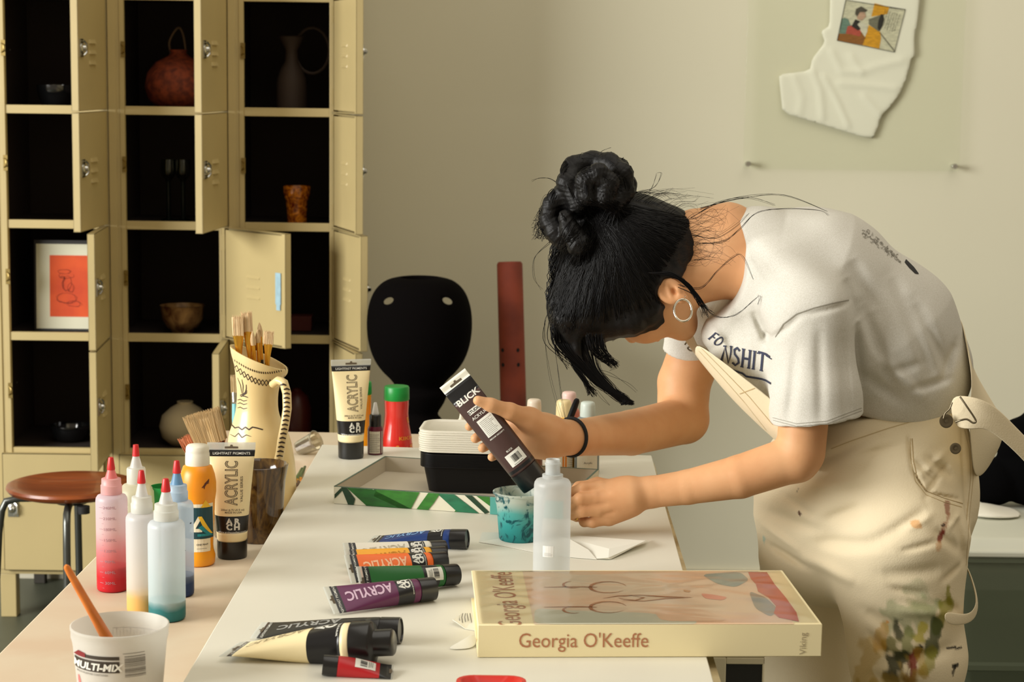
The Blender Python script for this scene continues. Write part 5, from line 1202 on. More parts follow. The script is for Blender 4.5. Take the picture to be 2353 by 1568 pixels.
# ================================================================== book
B0, B1 = onz(1097, 1512, ZW), onz(1887, 1510, ZW); bh = .0405
bo = onz(1085, 1312, ZW+bh)
exb = (B1-B0); wB = exb.length; exb.normalize(); eyb = Vector((-exb.y, exb.x, 0)); dB = abs((bo-B0).dot(eyb))
bkk = thing('book', 'thick cream art book in a clear plastic wrapper overhanging the table edge', 'book', (B0.x, B0.y, ZW+.0005)); bkk.rotation_euler = (0, 0, math.atan2(exb.y, exb.x))
M_bc = mat('book_cream', (240, 226, 180), .55)
m_ = MB(); m_.box(0, wB, 0, dB, bh-.003, bh); m_.box(0, wB, 0, dB, 0, .003); m_.box(0, wB, -.001, .002, 0, bh)
cv = m_.obj('cover', M_bc, bkk, bevel=.001)
MB().box(.004, wB-.004, .002, dB-.005, .003, bh-.003).obj('page_block', mat('page_edges', (226, 216, 184), .8), bkk, smooth=False)
M_rust = mat('rust_print', (176, 116, 80), .5)
def bt(nm, vf, x, y, m, off=.0004, cell=0): # on top face
    return decal(nm, cv, vf, (x, y, bh), (1, 0, 0), (0, 1, 0), m, bkk, off=off, cell=cell, dist=.02)
TX = lambda px, py: (lambda q: ((q-Vector((B0.x, B0.y, q.z))).dot(exb), (q-Vector((B0.x, B0.y, q.z))).dot(eyb)))(onz(px, py, ZW+bh))
vf = text2d('Georgia O\'Keeffe', .0185, sx=1.12); xs = [a[0] for a in vf[0]]; wt_ = max(xs)-min(xs)
tw_ = (1490-1192)*mpp(B0); vf = ([(a[0]*tw_/wt_, a[1]) for a in vf[0]], vf[1])
decal('title', cv, vf, ((1341-1097)*mpp(B0), 0, .0125), (1, 0, 0), (0, 0, 1), M_rust, bkk, off=.0006, cell=0)
decal('publisher_mark', cv, move2d(text2d('Viking', .0082), 0, 0, R(90)), (wB-.0195, 0, .0165), (1, 0, 0), (0, 0, 1), mat('soft_grey_ink', (170, 156, 124), .5), bkk, off=.0006, cell=0)
a_, c_ = TX(1165, 1440), TX(1165, 1318)
vf = text2d('Georgia O\'Keeffe', .030, sx=1.0); xs = [a[0] for a in vf[0]]; kk_ = (c_[1]-a_[1])*1.02/(max(xs)-min(xs))
bt('title', move2d(([(a[0]*kk_, a[1]) for a in vf[0]], vf[1]), 0, 0, R(90)), a_[0]+.018, (a_[1]+c_[1])/2, M_rust)
# cover picture: generic desert still life, soft pastel fields
pic = [TX(*q) for q in ((1228, 1440), (1228, 1312+6), (1760, 1318), (1842, 1440))]
x0p, x1p, y0p, y1p = pic[0][0], TX(1800, 1400)[0], TX(1228, 1438)[1], dB-.006
M_pic = mat('cover_picture', (232, 196, 160), .5, col2=(224, 208, 180), nscale=7, dist=.6)
bt('cover_picture', rect2d(x0p, x1p, y0p, y1p), 0, 0, M_pic, .0003)
def blob(pxs, m, off): bt('picture_field', poly2d(chaik([TX(*q) for q in pxs], 2)), 0, 0, m, off)
blob([(1610, 1322), (1700, 1316), (1722, 1335), (1690, 1352), (1650, 1345)], mat('dusty_teal', (150, 160, 146), .5), .0006)
blob([(1720, 1360), (1760, 1375), (1790, 1405), (1770, 1420), (1735, 1400)], mat('slate_field', (146, 144, 130), .5), .0006)
blob([(1228, 1400), (1300, 1405), (1480, 1410), (1600, 1425), (1600, 1438), (1228, 1440)], mat('grey_field', (206, 204, 180), .5), .0005)
blob([(1500, 1405), (1610, 1400), (1680, 1430), (1520, 1430)], mat('peach_field', (226, 194, 160), .5), .0006)
M_cliff = mat('cliff_red', (200, 84, 58), .5, noise=.15, nscale=40)
bt('picture_field', poly2d([TX(*q) for q in ((1719, 1317), (1762, 1317), (1780, 1345), (1805, 1375), (1830, 1410), (1836, 1431), (1820, 1428), (1790, 1422), (1778, 1412), (1783, 1395), (1765, 1375), (1742, 1362), (1737, 1345), (1725, 1332))]), 0, 0, M_cliff, .0007)
rn = random.Random(4)
def curve(pxs, wpx, m=mat('bone_brown', (176, 122, 84), .5)):
    q = [TX(*a) for a in pxs]
    bt('picture_line', stroke2d(q, wpx, True), 0, 0, m, .0008)
for sgn, yy in ((-1, 1352), (1, 1398)):
    arc = [(1268, yy), (1310, yy+ -2*sgn), (1345, yy-6*0), (1365, yy)]
    curve([(1250, yy), (1300, yy-1), (1340, yy-1), (1372, yy)], .004)
    cx_, cy_ = 1398, yy-(0 if sgn < 0 else 0)
    curve([(cx_+42*math.cos(a*.42+.6), cy_+13*math.sin(a*.42+.6)) for a in range(14)], .0045)
    curve([(1318+24*math.cos(a*.5+1), yy-sgn*-6+8*math.sin(a*.5+1)) for a in range(8)], .0035)
curve([(1385, 1378), (1420, 1372), (1470, 1370), (1530, 1374), (1590, 1375), (1530, 1378), (1480, 1384), (1430, 1382)], .005)
curve([(1425, 1375), (1450, 1371), (1480, 1376), (1460, 1382), (1430, 1379), (1420, 1376)], .003)
blob([(1610, 1366), (1640, 1369), (1672, 1375), (1660, 1382), (1620, 1378)], mat('coral_spot', (226, 146, 118), .5), .0007)
blob([(1570, 1358), (1588, 1360), (1584, 1364), (1572, 1362)], mat('tan_spot', (200, 150, 100), .5), .0007)
# plastic wrapper
wr = MB(); V = []; F = []; nx, ny = 60, 34
rn = random.Random(12)
cr = [(rn.uniform(0, wB), rn.uniform(0, dB), rn.uniform(-.6, .6), rn.uniform(.0004, .0014), rn.uniform(.004, .010), rn.uniform(.05, .2)) for _ in range(34)]
for j in range(ny+1):
    for i in range(nx+1):
        x, y = .004+(wB-.008)*i/nx, .004+(dB-.008)*j/ny; zz_ = .0016
        for (cx_, cy_, a, hgt, wd_, ln_) in cr:
            u, v = (x-cx_)*math.cos(a)+(y-cy_)*math.sin(a), -(x-cx_)*math.sin(a)+(y-cy_)*math.cos(a)
            zz_ += hgt*math.exp(-(v/wd_)**2-(u/ln_)**2)
        e2 = min(x-.004, wB-.004-x, y-.004, dB-.004-y); zz_ = .0006+(zz_-.0006)*min(1, e2/.02)
        V.append((x, y, bh+zz_))
for j in range(ny):
    for i in range(nx): a = j*(nx+1)+i; F.append((a, a+1, a+nx+2, a+nx+1))
def film(name):
    m = bpy.data.materials.new(name); m.use_nodes = True; nt = m.node_tree; nt.nodes.clear()
    out = nt.nodes.new('ShaderNodeOutputMaterial'); t = nt.nodes.new('ShaderNodeBsdfTransparent'); g = nt.nodes.new('ShaderNodeBsdfGlossy'); g.inputs['Roughness'].default_value = .16
    fr = nt.nodes.new('ShaderNodeFresnel'); fr.inputs[0].default_value = 1.7; ms = nt.nodes.new('ShaderNodeMixShader')
    mm = nt.nodes.new('ShaderNodeMath'); mm.operation = 'MULTIPLY'; mm.inputs[1].default_value = .85; mm.use_clamp = True; nt.links.new(fr.outputs[0], mm.inputs[0])
    nt.links.new(mm.outputs[0], ms.inputs[0]); nt.links.new(t.outputs[0], ms.inputs[1]); nt.links.new(g.outputs[0], ms.inputs[2]); nt.links.new(ms.outputs[0], out.inputs[0]); return m
wr.add(V, F).obj('plastic_wrapper', film('wrapper_film'), bkk)['label'] = 'clear crinkled plastic sleeve over the cover'
# red tray at the bottom edge
p = onz(1130, 1553, ZW+.018)
rtray = thing('paint_tray', 'bright red plastic tray cut by the bottom of the picture', 'tray', (onz(1052, 1560, ZW).x, p.y-.16, ZW+.0005))
xw = onz(1212, 1560, ZW+.018).x-onz(1052, 1560, ZW+.018).x
rs = [[(x, y, z_) for x, y in rrect(e3, xw-e3, e3, .16-e3, .02+.0*e3)] for e3, z_ in ((.016, 0), (.004, .016), (0, .0165), (0, .018), (.005, .0185), (.018, .002))]
V, F, nn = ringmesh(rs); F.append(tuple(range(nn))[::-1]); F.append(tuple((len(rs)-1)*nn+k_ for k_ in range(nn)))
MB().add(V, F).obj('tray_body', mat('red_plastic', (206, 36, 24), .35), rtray)
# ================================================================== smooth solid modelling for bodies, cloth and hair
def _v(p): return np.array(tuple(p), dtype=np.float32)
def P_rc(a, b, ra, rb, ys=1.0):
    a, b = _v(a), _v(b); sc = np.array((1, 1/ys, 1), np.float32); A, B_ = a*sc, b*sc; ba = B_-A; L = float(ba @ ba)+1e-12
    def f(p):
        q = p*sc-A; h = np.clip((q @ ba)/L, 0, 1); return np.sqrt(((q-h[..., None]*ba)**2).sum(-1))-(ra+(rb-ra)*h)
    return f
def P_el(c, rx, ry, rz, rot=None):
    c = _v(c); r = np.array((rx, ry, rz), np.float32); M = None if rot is None else np.array(rot, np.float32)
    def f(p):
        q = p-c
        if M is not None: q = q @ M            # columns of rot = local axes
        k0 = np.sqrt(((q/r)**2).sum(-1)); k1 = np.sqrt(((q/(r*r))**2).sum(-1))+1e-9
        return k0*(k0-1)/k1
    return f
def P_pl(o, n):
    o, n = _v(o), _v(Vector(n).normalized())
    return lambda p: (p-o) @ n
def P_box(c, hx, hy, hz, rot, rd=.002):
    c = _v(c); h = np.array((hx-rd, hy-rd, hz-rd), np.float32); M = np.array(rot, np.float32)
    def f(p):
        q = np.abs((p-c) @ M)-h; return np.sqrt((np.maximum(q, 0)**2).sum(-1))+np.minimum(q.max(-1), 0)-rd
    return f
def smin(a, b, k):
    if k <= 0: return np.minimum(a, b)
    h = np.maximum(k-np.abs(a-b), 0)/k; return np.minimum(a, b)-h*h*k*.25
def sdf_eval(prims, p, cull=None):
    d = None
    for i, (op, f, k) in enumerate(prims):
        if cull is not None and not cull[i]: continue
        v = f(p)
        if d is None and op != '+': continue
        if op == '+': d = v if d is None else smin(d, v, k)
        elif op == '-': d = v*0+1 if d is None else -smin(-d, v, k)
        elif op == '&': d = v*0+1 if d is None else -smin(-d, -v, k)
        elif op == 'd': d = d+v if d is not None else None
    return d if d is not None else np.ones(p.shape[:-1], np.float32)
def sdf_mesh(name, prims, lo, hi, h, mat_, parent=None, B=14, smooth_it=1):
    lo, hi = np.array(lo, np.float32), np.array(hi, np.float32); nb = np.ceil((hi-lo)/(h*B)).astype(int)
    bs = h*B; I = np.stack(np.meshgrid(*[np.arange(n) for n in nb], indexing='ij'), -1).reshape(-1, 3)
    cen = lo+(I+.5)*bs; rad = bs*.5*1.7321
    D = np.concatenate([sdf_eval(prims, cen[i:i+20000]) for i in range(0, len(cen), 20000)])
    act = np.abs(D) < rad*1.25+.006
    I, cen = I[act], cen[act]
    PV = [(f(cen) if op != 'd' else np.zeros(len(cen))) for op, f, k in prims]
    big = np.array(nb)*B+4; S1, S2 = int(big[1]*big[2]), int(big[2])
    loc = np.stack(np.meshgrid(*[np.arange(B+1)]*3, indexing='ij'), -1).astype(np.float32)
    ids, pos, quads = [], [], []
    dmin = np.min([PV[i] for i, (op, f, k) in enumerate(prims) if op == '+'], axis=0)
    for bi in range(len(I)):
        cull = []
        for i, (op, f, k) in enumerate(prims):
            v = PV[i][bi]
            cull.append(v < dmin[bi]+rad*2.6+k if op == '+' else (v < rad*1.5+k+.01 if op == '-' else (v > -rad*1.5-k-.01 if op == '&' else True)))
        base = I[bi]*B
        pts = lo+(base+loc)*h; d = sdf_eval(prims, pts, cull)
        s = d < 0
        if s.all() or not s.any(): continue
        c8 = sum(s[a:a+B, b:b+B, c:c+B].astype(np.int8) for a in (0, 1) for b in (0, 1) for c in (0, 1))
        mx = np.argwhere((c8 > 0) & (c8 < 8))
        acc = np.zeros((len(mx), 3), np.float32); cnt = np.zeros(len(mx), np.float32)
        for ax_ in range(3):
            o1, o2 = [a for a in range(3) if a != ax_]
            for u in (0, 1):
                for v in (0, 1):
                    n0 = mx.copy(); n0[:, o1] += u; n0[:, o2] += v; n1 = n0.copy(); n1[:, ax_] += 1
                    d0, d1 = d[tuple(n0.T)], d[tuple(n1.T)]; cr = (d0 < 0) != (d1 < 0)
                    t = np.where(cr, d0/np.where(np.abs(d0-d1) < 1e-12, 1, d0-d1), 0)
                    q = n0.astype(np.float32); q[:, ax_] += t; acc += q*cr[:, None]; cnt += cr
        g = base+mx; ids.append(((g[:, 0]+1)*S1+(g[:, 1]+1)*S2+g[:, 2]+1)); pos.append(lo+(base+acc/cnt[:, None])*h)
        for ax_ in range(3):
            sl0 = [slice(0, B)]*3; sl1 = list(sl0); sl1[ax_] = slice(1, B+1)
            a, b = s[tuple(sl0)], s[tuple(sl1)]
            e = np.argwhere(a != b)
            if len(e) == 0: continue
            fl = a[tuple(e.T)]; g = base+e; o1, o2 = [(1, 2), (2, 0), (0, 1)][ax_]
            def cid(du, dv):
                q = g.copy(); q[:, o1] -= du; q[:, o2] -= dv; return (q[:, 0]+1)*S1+(q[:, 1]+1)*S2+q[:, 2]+1
            Q = np.stack([cid(0, 0), cid(1, 0), cid(1, 1), cid(0, 1)], -1); Q[~fl] = Q[~fl][:, ::-1]; quads.append(Q)
    ids = np.concatenate(ids); pos = np.concatenate(pos); Q = np.concatenate(quads)
    u, ix = np.unique(ids, return_index=True); pos = pos[ix]
    j = np.searchsorted(u, Q); j = np.clip(j, 0, len(u)-1); ok = (u[j] == Q).all(1); Q = j[ok]
    me = bpy.data.meshes.new(name); me.vertices.add(len(pos)); me.vertices.foreach_set('co', pos.astype(np.float32).ravel())
    me.loops.add(len(Q)*4); me.loops.foreach_set('vertex_index', Q.astype(np.int32).ravel())
    me.polygons.add(len(Q)); me.polygons.foreach_set('loop_start', np.arange(len(Q), dtype=np.int32)*4); me.polygons.foreach_set('loop_total', np.full(len(Q), 4, np.int32))
    me.update(calc_edges=True); me.validate(); me.polygons.foreach_set('use_smooth', np.ones(len(me.polygons), bool))
    me.materials.append(mat_)
    o = link(name, me, parent)
    if smooth_it:
        md = o.modifiers.new('s', 'SMOOTH'); md.iterations = smooth_it; md.factor = .5; bake(o)
    return o
def J(x, y, Y, r=0): p = aty(x, y, Y); return p, r*mpp(p)
def RC(a, b, k=.012, ys=1.0, op='+'):
    (pa, ra), (pb, rb) = J(*a), J(*b); return (op, P_rc(pa, pb, ra, rb, ys), k)
def CH(pts, k=.01, ys=1.0):
    return [RC(a, b, k, ys) for a, b in zip(pts, pts[1:])]
def crease(a, b, wpx, depth, Y=3.1):
    """a valley (depth > 0 pushes in) or ridge (depth < 0) along a line seen from the side; runs through the cloth in depth"""
    pa, pb = aty(*a, Y), aty(*b, Y); w_ = wpx*mpp(pa); A = np.array((pa.x, pa.z), np.float32); Bv = np.array((pb.x-pa.x, pb.z-pa.z), np.float32); L = float(Bv @ Bv)
    def f(p):
        q = p[..., (0, 2)]-A; h = np.clip((q @ Bv)/L, 0, 1); dd = ((q-h[..., None]*Bv)**2).sum(-1); e = np.sin(np.pi*np.clip(h, .02, .98))**.5
        return depth*np.exp(-dd/(w_*w_))*e
    return ('d', f, 0)
def wav(amp, dirs, seed=0):
    """soft broad cloth waviness"""
    rn_ = np.random.RandomState(seed); K = [(np.array(d, np.float32), rn_.uniform(0, 6.28), a) for d, a in dirs]
    def f(p):
        o_ = 0
        for kx, ph, a in K: o_ = o_+a*np.sin(p @ kx+ph+1.3*np.sin(p @ (kx[[2, 0, 1]]*.6)+ph*2))
        return amp*o_
    return ('d', f, 0)
def strands(name, items, m, parent=None, seg=4):
    V = []; F = []
    mb = MB()
    for pts, r0, r1 in items:
        n = len(pts); mb.tube(pts, [r0*(1-(i/(n-1)))+r1*(i/(n-1)) for i in range(n)], seg, caps=False)
    return mb.obj(name, m, parent)
def spl(pts, n=6):
    out = []
    P4 = [Vector(p) for p in pts]
    for i in range(len(P4)-1):
        p0, p1, p2, p3 = P4[max(i-1, 0)], P4[i], P4[i+1], P4[min(i+2, len(P4)-1)]
        for q in range(n):
            t = q/n; out.append(.5*((2*p1)+(-p0+p2)*t+(2*p0-5*p1+4*p2-p3)*t*t+(-p0+3*p1-3*p2+p3)*t**3))
    return out+[P4[-1]]
# ================================================================== the person
M_skin = mat('skin', (222, 170, 124), .5, sub=.08, spec=.3, noise=.05, nscale=18, bump=.06, bscale=260, col2=(214, 158, 112))
M_shirt = mat('heather_cotton', (216, 214, 206), .95, spec=.12, col2=(200, 197, 186), nscale=700, bump=.08, bscale=700)
M_over = None
YC = 3.16
# head frame: U towards the crown, Fw out of the face, Sd towards the near ear
U = Vector((-.955, .02, .27)).normalized(); Fw = Vector((-.26, .40, -.86)); Fw = (Fw-U*Fw.dot(U)).normalized(); Sd = U.cross(Fw)
if Sd.y > 0: Sd = -Sd
HC = aty(1447, 640, YC)
rotH = [[Sd.x, U.x, Fw.x], [Sd.y, U.y, Fw.y], [Sd.z, U.z, Fw.z]]
def H(s, u, f): return HC+Sd*s+U*u+Fw*f
def hel(s, u, f, rs, ru, rf, k=.012, op='+'): return (op, P_el(H(s, u, f), rs, ru, rf, rotH), k)
def hrc(a, b, ra, rb, k=.01, op='+'): return (op, P_rc(H(*a), H(*b), ra, rb), k)
skin = [hel(0, .030, -.012, .072, .088, .092), hel(0, -.030, .030, .060, .080, .060, .02),
        hrc((.045, -.060, .0), (.018, -.105, .050), .020, .018, .02), hrc((-.045, -.060, .0), (-.018, -.105, .050), .020, .018, .02), hrc((0, -.100, .052), (0, -.106, .056), .020, .018, .02),
        hel(.034, -.042, .058, .024, .030, .026, .02), hel(-.034, -.042, .058, .024, .030, .026, .02),
        hrc((0, .010, .078), (0, -.034, .102), .007, .010, .014), hel(.010, -.038, .092, .008, .008, .009, .006), hel(-.010, -.038, .092, .008, .008, .009, .006),
        hel(0, -.064, .086, .020, .006, .010, .006), hel(0, -.073, .084, .016, .006, .010, .006),
        hel(.031, .000, .070, .016, .010, .012, .008), hel(-.031, .000, .070, .016, .010, .012, .008),
        hel(.031, .020, .078, .022, .006, .010, .012), hel(-.031, .020, .078, .022, .006, .010, .012)]
# ears
EC = aty(1541, 671, YC-.079); eL = Vector((.80, -.10, -.56)).normalized(); eN = Vector((-.05, -1, .1)); eN = (eN-eL*eN.dot(eL)).normalized(); eW = eL.cross(eN)
rotE = [[eL.x, eN.x, eW.x], [eL.y, eN.y, eW.y], [eL.z, eN.z, eW.z]]
def eel(l, n, w_, rl, rn_, rw, k, op='+'): return (op, P_el(EC+eL*l+eN*n+eW*w_, rl, rn_, rw, rotE), k)
skin += [eel(-.002, 0, 0, .0250, .0085, .0190, .006), eel(.0215, .001, -.003, .0085, .005, .0080, .005), eel(-.004, .009, .001, .0175, .0072, .0130, .003, '-'), eel(.004, .004, -.004, .006, .006, .005, .002, '-'),
         (('+'), P_rc(EC+eL*-.012+eN*.003+eW*-.005, EC+eL*.006+eN*.003+eW*.006, .0022, .0022), .004), eel(.008, .004, -.010, .005, .004, .004, .004)]
skin += [hel(-.073, -.022, -.024, .008, .024, .0165, .006)]
# neck, shoulders, torso core
NK = YC
skin += [RC((1560, 630, NK, 78), (1700, 590, NK, 88), .03, 1.0), RC((1600, 545, NK, 66), (1668, 548, NK, 84), .02), RC((1690, 590, NK, 70), (1770, 610, NK, 90), .03, 1.3),
         RC((1770, 610, NK, 95), (1900, 700, NK, 130), .03, 1.35), RC((1900, 700, NK, 125), (2060, 900, NK, 110), .03, 1.25)]
# legs inside the overalls
skin += [RC((2040, 980, 3.16, 120), (2010, 1150, 3.12, 120), .04, 1.2), RC((2040, 1200, 3.06, 105), (2075, 1700, 3.05, 66), .03), RC((1880, 1200, 3.30, 74), (1858, 1700, 3.31, 56), .03),
         RC((2075, 1700, 3.05, 64), (2090, 2160, 3.06, 40), .02), RC((1858, 1700, 3.28, 60), (1900, 2110, 3.28, 40), .02),
         RC((2090, 2185, 3.06, 42), (1990, 2215, 3.06, 32), .02), RC((1900, 2120, 3.28, 42), (1800, 2145, 3.28, 32), .02)]
# near arm (her left): shoulder, elbow, wrist
skin += [RC((1860, 690, 3.02, 68), (1852, 900, 2.99, 58), .03), RC((1852, 900, 2.99, 58), (1840, 1040, 2.98, 56), .003), RC((1838, 1036, 2.98, 55), (1832, 1058, 2.978, 50), .003),
         RC((1828, 1054, 2.98, 54), (1700, 1096, 2.985, 50), .008), RC((1700, 1096, 2.985, 50), (1580, 1120, 2.995, 40), .003), RC((1580, 1120, 2.995, 40), (1492, 1132, 3.0, 36), .003)]
# far arm (her right)
skin += [RC((1640, 700, 3.35, 64), (1572, 880, 3.33, 61), .02), RC((1572, 880, 3.33, 61), (1568, 958, 3.31, 58), .003), RC((1574, 966, 3.305, 54), (1450, 995, 3.19, 52), .01),
         RC((1450, 995, 3.19, 52), (1330, 1006, 3.07, 42), .003), RC((1330, 1006, 3.07, 42), (1285, 1006, 3.045, 41), .003)]
# near hand: a loose fist, knuckles to the left
h0 = len(skin)
skin += [RC((1492, 1132, 3.0, 36), (1440, 1138, 2.998, 38), .006), RC((1440, 1128, 3.0, 30), (1385, 1124, 2.995, 21), .015), RC((1445, 1138, 2.99, 32), (1370, 1146, 2.982, 22), .012),
         RC((1448, 1150, 2.99, 30), (1376, 1170, 2.982, 21), .012), RC((1450, 1160, 2.995, 26), (1400, 1190, 2.99, 20), .012),
         RC((1420, 1150, 3.01, 36), (1370, 1150, 3.012, 26), .02)]
fk = .0035
skin += CH([(1378, 1121, 2.99, 16), (1340, 1122, 2.984, 13.5), (1312, 1134, 2.998, 12.5), (1306, 1150, 3.02, 10.5)], fk)
skin += CH([(1366, 1146, 2.978, 17), (1332, 1147, 2.970, 14), (1312, 1158, 2.985, 12.5), (1316, 1170, 3.008, 10.5)], fk)
skin += CH([(1372, 1172, 2.978, 16), (1338, 1175, 2.970, 13.5), (1318, 1184, 2.985, 12), (1325, 1190, 3.008, 10.5)], fk)
skin += CH([(1396, 1193, 2.988, 14.5), (1362, 1201, 2.980, 12), (1342, 1200, 2.993, 11), (1346, 1196, 3.012, 9.5)], fk)
skin += CH([(1430, 1122, 3.02, 18), (1372, 1112, 3.03, 14), (1330, 1120, 3.035, 12), (1312, 1136, 3.03, 10)], .006)
# knuckle dimples between the tendons
for a, b in (((1372, 1134), (1405, 1134)), ((1364, 1159), (1400, 1158)), ((1380, 1184), (1412, 1178))): skin.append(('d', (lambda g: (lambda p: g(p)*(p[..., 1] < 3.0)))(crease(a, b, 5, .0022, 2.97)[1]), 0))
# far hand: palm to the viewer, thumb across the front of the tube, fingers round behind it
skin += [RC((1290, 1006, 3.045, 41), (1235, 1000, 3.035, 42), .006), RC((1240, 990, 3.035, 40), (1190, 975, 3.030, 30), .02), RC((1250, 1020, 3.035, 34), (1215, 1022, 3.032, 26), .02)]
skin += CH([(1268, 990, 3.025, 32), (1216, 966, 3.000, 27), (1172, 946, 2.972, 19.5)], .012) + CH([(1172, 946, 2.972, 19), (1128, 931, 2.958, 15), (1098, 921, 2.952, 11.5)], .006)
FT = [((1196, 958, 3.034, 16), (1140, 962, 3.030, 13), (1100, 966, 3.022, 12), (1078, 981, 3.004, 10)), ((1198, 980, 3.036, 16), (1150, 990, 3.033, 13.5), (1112, 996, 3.022, 12.5), (1092, 1008, 3.000, 11)),
      ((1204, 1004, 3.036, 16), (1160, 1014, 3.032, 13), (1126, 1020, 3.020, 12), (1109, 1030, 3.000, 11)), ((1214, 1026, 3.034, 14), (1178, 1038, 3.028, 11.5), (1148, 1042, 3.018, 11), (1130, 1051, 3.000, 10))]
for ft in FT: skin += CH(ft, .003)
lo, hi = (-.16, 2.80, -.0), (1.0, 3.56, 1.34)
person = sdf_mesh('person', skin, (-.14, 2.84, 0), (.98, 3.52, 1.36), .0022, M_skin)
# nails
M_nail = mat('nail', (214, 140, 120), .25)
# ---------------------------------------------------------------- T-shirt
sh = [RC((1745, 592, YC, 119), (1870, 655, YC, 172), .03, 1.30), RC((1870, 655, YC, 172), (2020, 775, YC, 178), .03, 1.22), RC((2020, 775, YC, 178), (2072, 850, YC, 152), .03, 1.2),
      RC((2060, 870, YC, 148), (2040, 900, YC, 150), .03, 1.2), RC((1720, 700, YC, 74), (1800, 830, YC, 100), .03, 1.9), RC((1690, 720, YC, 52), (1760, 800, YC, 80), .02, 2.2), RC((1652, 768, YC, 40), (1790, 912, YC, 92), .02, 2.6)]
# sleeves
sh += [RC((1800, 640, 3.07, 100), (1862, 720, 3.015, 92), .03), RC((1862, 720, 3.01, 92), (1876, 900, 2.995, 101), .03), RC((1876, 900, 2.995, 101), (1884, 1040, 2.99, 110), .01)]
sh += [RC((1660, 700, 3.30, 80), (1600, 760, 3.34, 66), .03), RC((1600, 760, 3.34, 66), (1562, 900, 3.335, 66), .02)]
# neck opening
sh.append(('-', P_el(aty(1596, 590, YC), 110*mpp(aty(1596, 590, YC)), .30, 152*mpp(aty(1596, 590, YC))), .004))
sh.append(('-', P_el(aty(1655, 600, YC), 58*mpp(aty(1600, 590, YC)), .085, 105*mpp(aty(1600, 590, YC))), .006))
# hems: near sleeve, far sleeve
def cutbelow(a, b, Ya, Yb, region=None, k=.003):
    pa, pb = aty(*a, Ya), aty(*b, Yb); d = pb-pa; n = Vector((d.z, 0, -d.x)).normalized()
    if n.z > 0: n = -n
    f = P_pl(pa, n)
    def g(p): return np.maximum(-f(p), region(p)) if region else -f(p)
    return ('-', g, k)
def reg_rc(a, b, ys=1):
    (pa, ra), (pb, rb) = J(*a), J(*b); return P_rc(pa, pb, ra, rb, ys)
nearreg = reg_rc((1885, 1010, 2.97, 150), (1885, 1160, 2.97, 150))
sh.append(cutbelow((1772, 985), (1988, 962), 2.95, 2.95, lambda p: np.maximum(nearreg(p), p[..., 1]-3.085)))
farreg = reg_rc((1562, 880, 3.335, 100), (1562, 960, 3.335, 100))
sh.append(cutbelow((1500, 846), (1622, 852), 3.3, 3.3, lambda p: np.maximum(farreg(p), 3.25-p[..., 1])))
sh.append(RC((1880, 950, 2.995, 88), (1886, 1060, 2.99, 94), .002, 1, '-')); sh.append(RC((1562, 850, 3.335, 54), (1562, 900, 3.335, 54), .002, 1, '-'))
# hem of the body over the overalls
sh.append(('-', (lambda f, nr2: (lambda p: np.maximum(-f(p), -nr2(p))))(P_pl(aty(2000, 972, 3.0), Vector((-.18, 0, -1))), lambda p: np.maximum(nearreg(p), p[..., 1]-3.085)), .01))
cs = [((1985, 700), (2060, 900), 16, .007), ((2060, 640), (2150, 880), 22, .006), ((1960, 600), (2010, 720), 26, .006), ((2110, 700), (2190, 860), 18, .006), ((1985, 860), (2080, 930), 16, .006),
      ((1760, 790), (1830, 715), 9, .004), ((1830, 715), (1950, 690), 7, .0035), ((1940, 640), (1970, 740), 20, .008), ((1965, 740), (1990, 900), 16, .008), ((1720, 560), (1800, 640), 20, .003),
      ((1820, 790), (1800, 960), 14, .004), ((1870, 740), (1868, 960), 16, .0035), ((1925, 760), (1935, 950), 14, .0045), ((2020, 820), (2140, 930), 16, -.005), ((2180, 880), (2215, 800), 14, .006),
      ((1740, 720), (1775, 800), 12, .005), ((1650, 770), (1700, 850), 12, -.003), ((2100, 900), (2200, 880), 12, .006), ((2040, 860), (2120, 840), 14, .004), ((1560, 790), (1600, 780), 8, .003)]
for a, b, w2, d2 in cs: sh.append(crease(a, b, w2*.8, d2*1.15, 3.0))
sh.append(wav(.0011, [((30, 12, 24), 1), ((-18, 30, 40), .8), ((60, 20, -26), .5)], 3))
shirt = sdf_mesh('t_shirt', sh, (.16, 2.84, .8), (.82, 3.5, 1.30), .0026, M_shirt, person)
# ---------------------------------------------------------------- overalls
ov = [RC((2045, 985, YC, 170), (2005, 1120, YC, 228), .05, 1.02), RC((2005, 1120, YC, 228), (1992, 1195, YC, 214), .05, 1.0), RC((1930, 1010, YC, 110), (1880, 1120, YC, 130), .04, 1.2),
      RC((2058, 1250, 3.05, 168), (2085, 1500, 3.03, 126), .016), RC((2085, 1500, 3.04, 122), (2080, 1800, 3.05, 112), .03), RC((2080, 1800, 3.05, 112), (2085, 2120, 3.06, 92), .03),
      RC((1870, 1290, 3.31, 122), (1856, 1500, 3.32, 100), .006), RC((1856, 1500, 3.32, 100), (1860, 1800, 3.31, 94), .03), RC((1860, 1800, 3.29, 94), (1890, 2080, 3.28, 86), .03),
      RC((1850, 1200, 3.16, 108), (1850, 1270, 3.16, 108), .04)]
ov.append(('-', P_pl(aty(2040, 940, 3.1), Vector((-.0, 0, -1)).normalized() if False else Vector((.22, 0, -1))), .004))
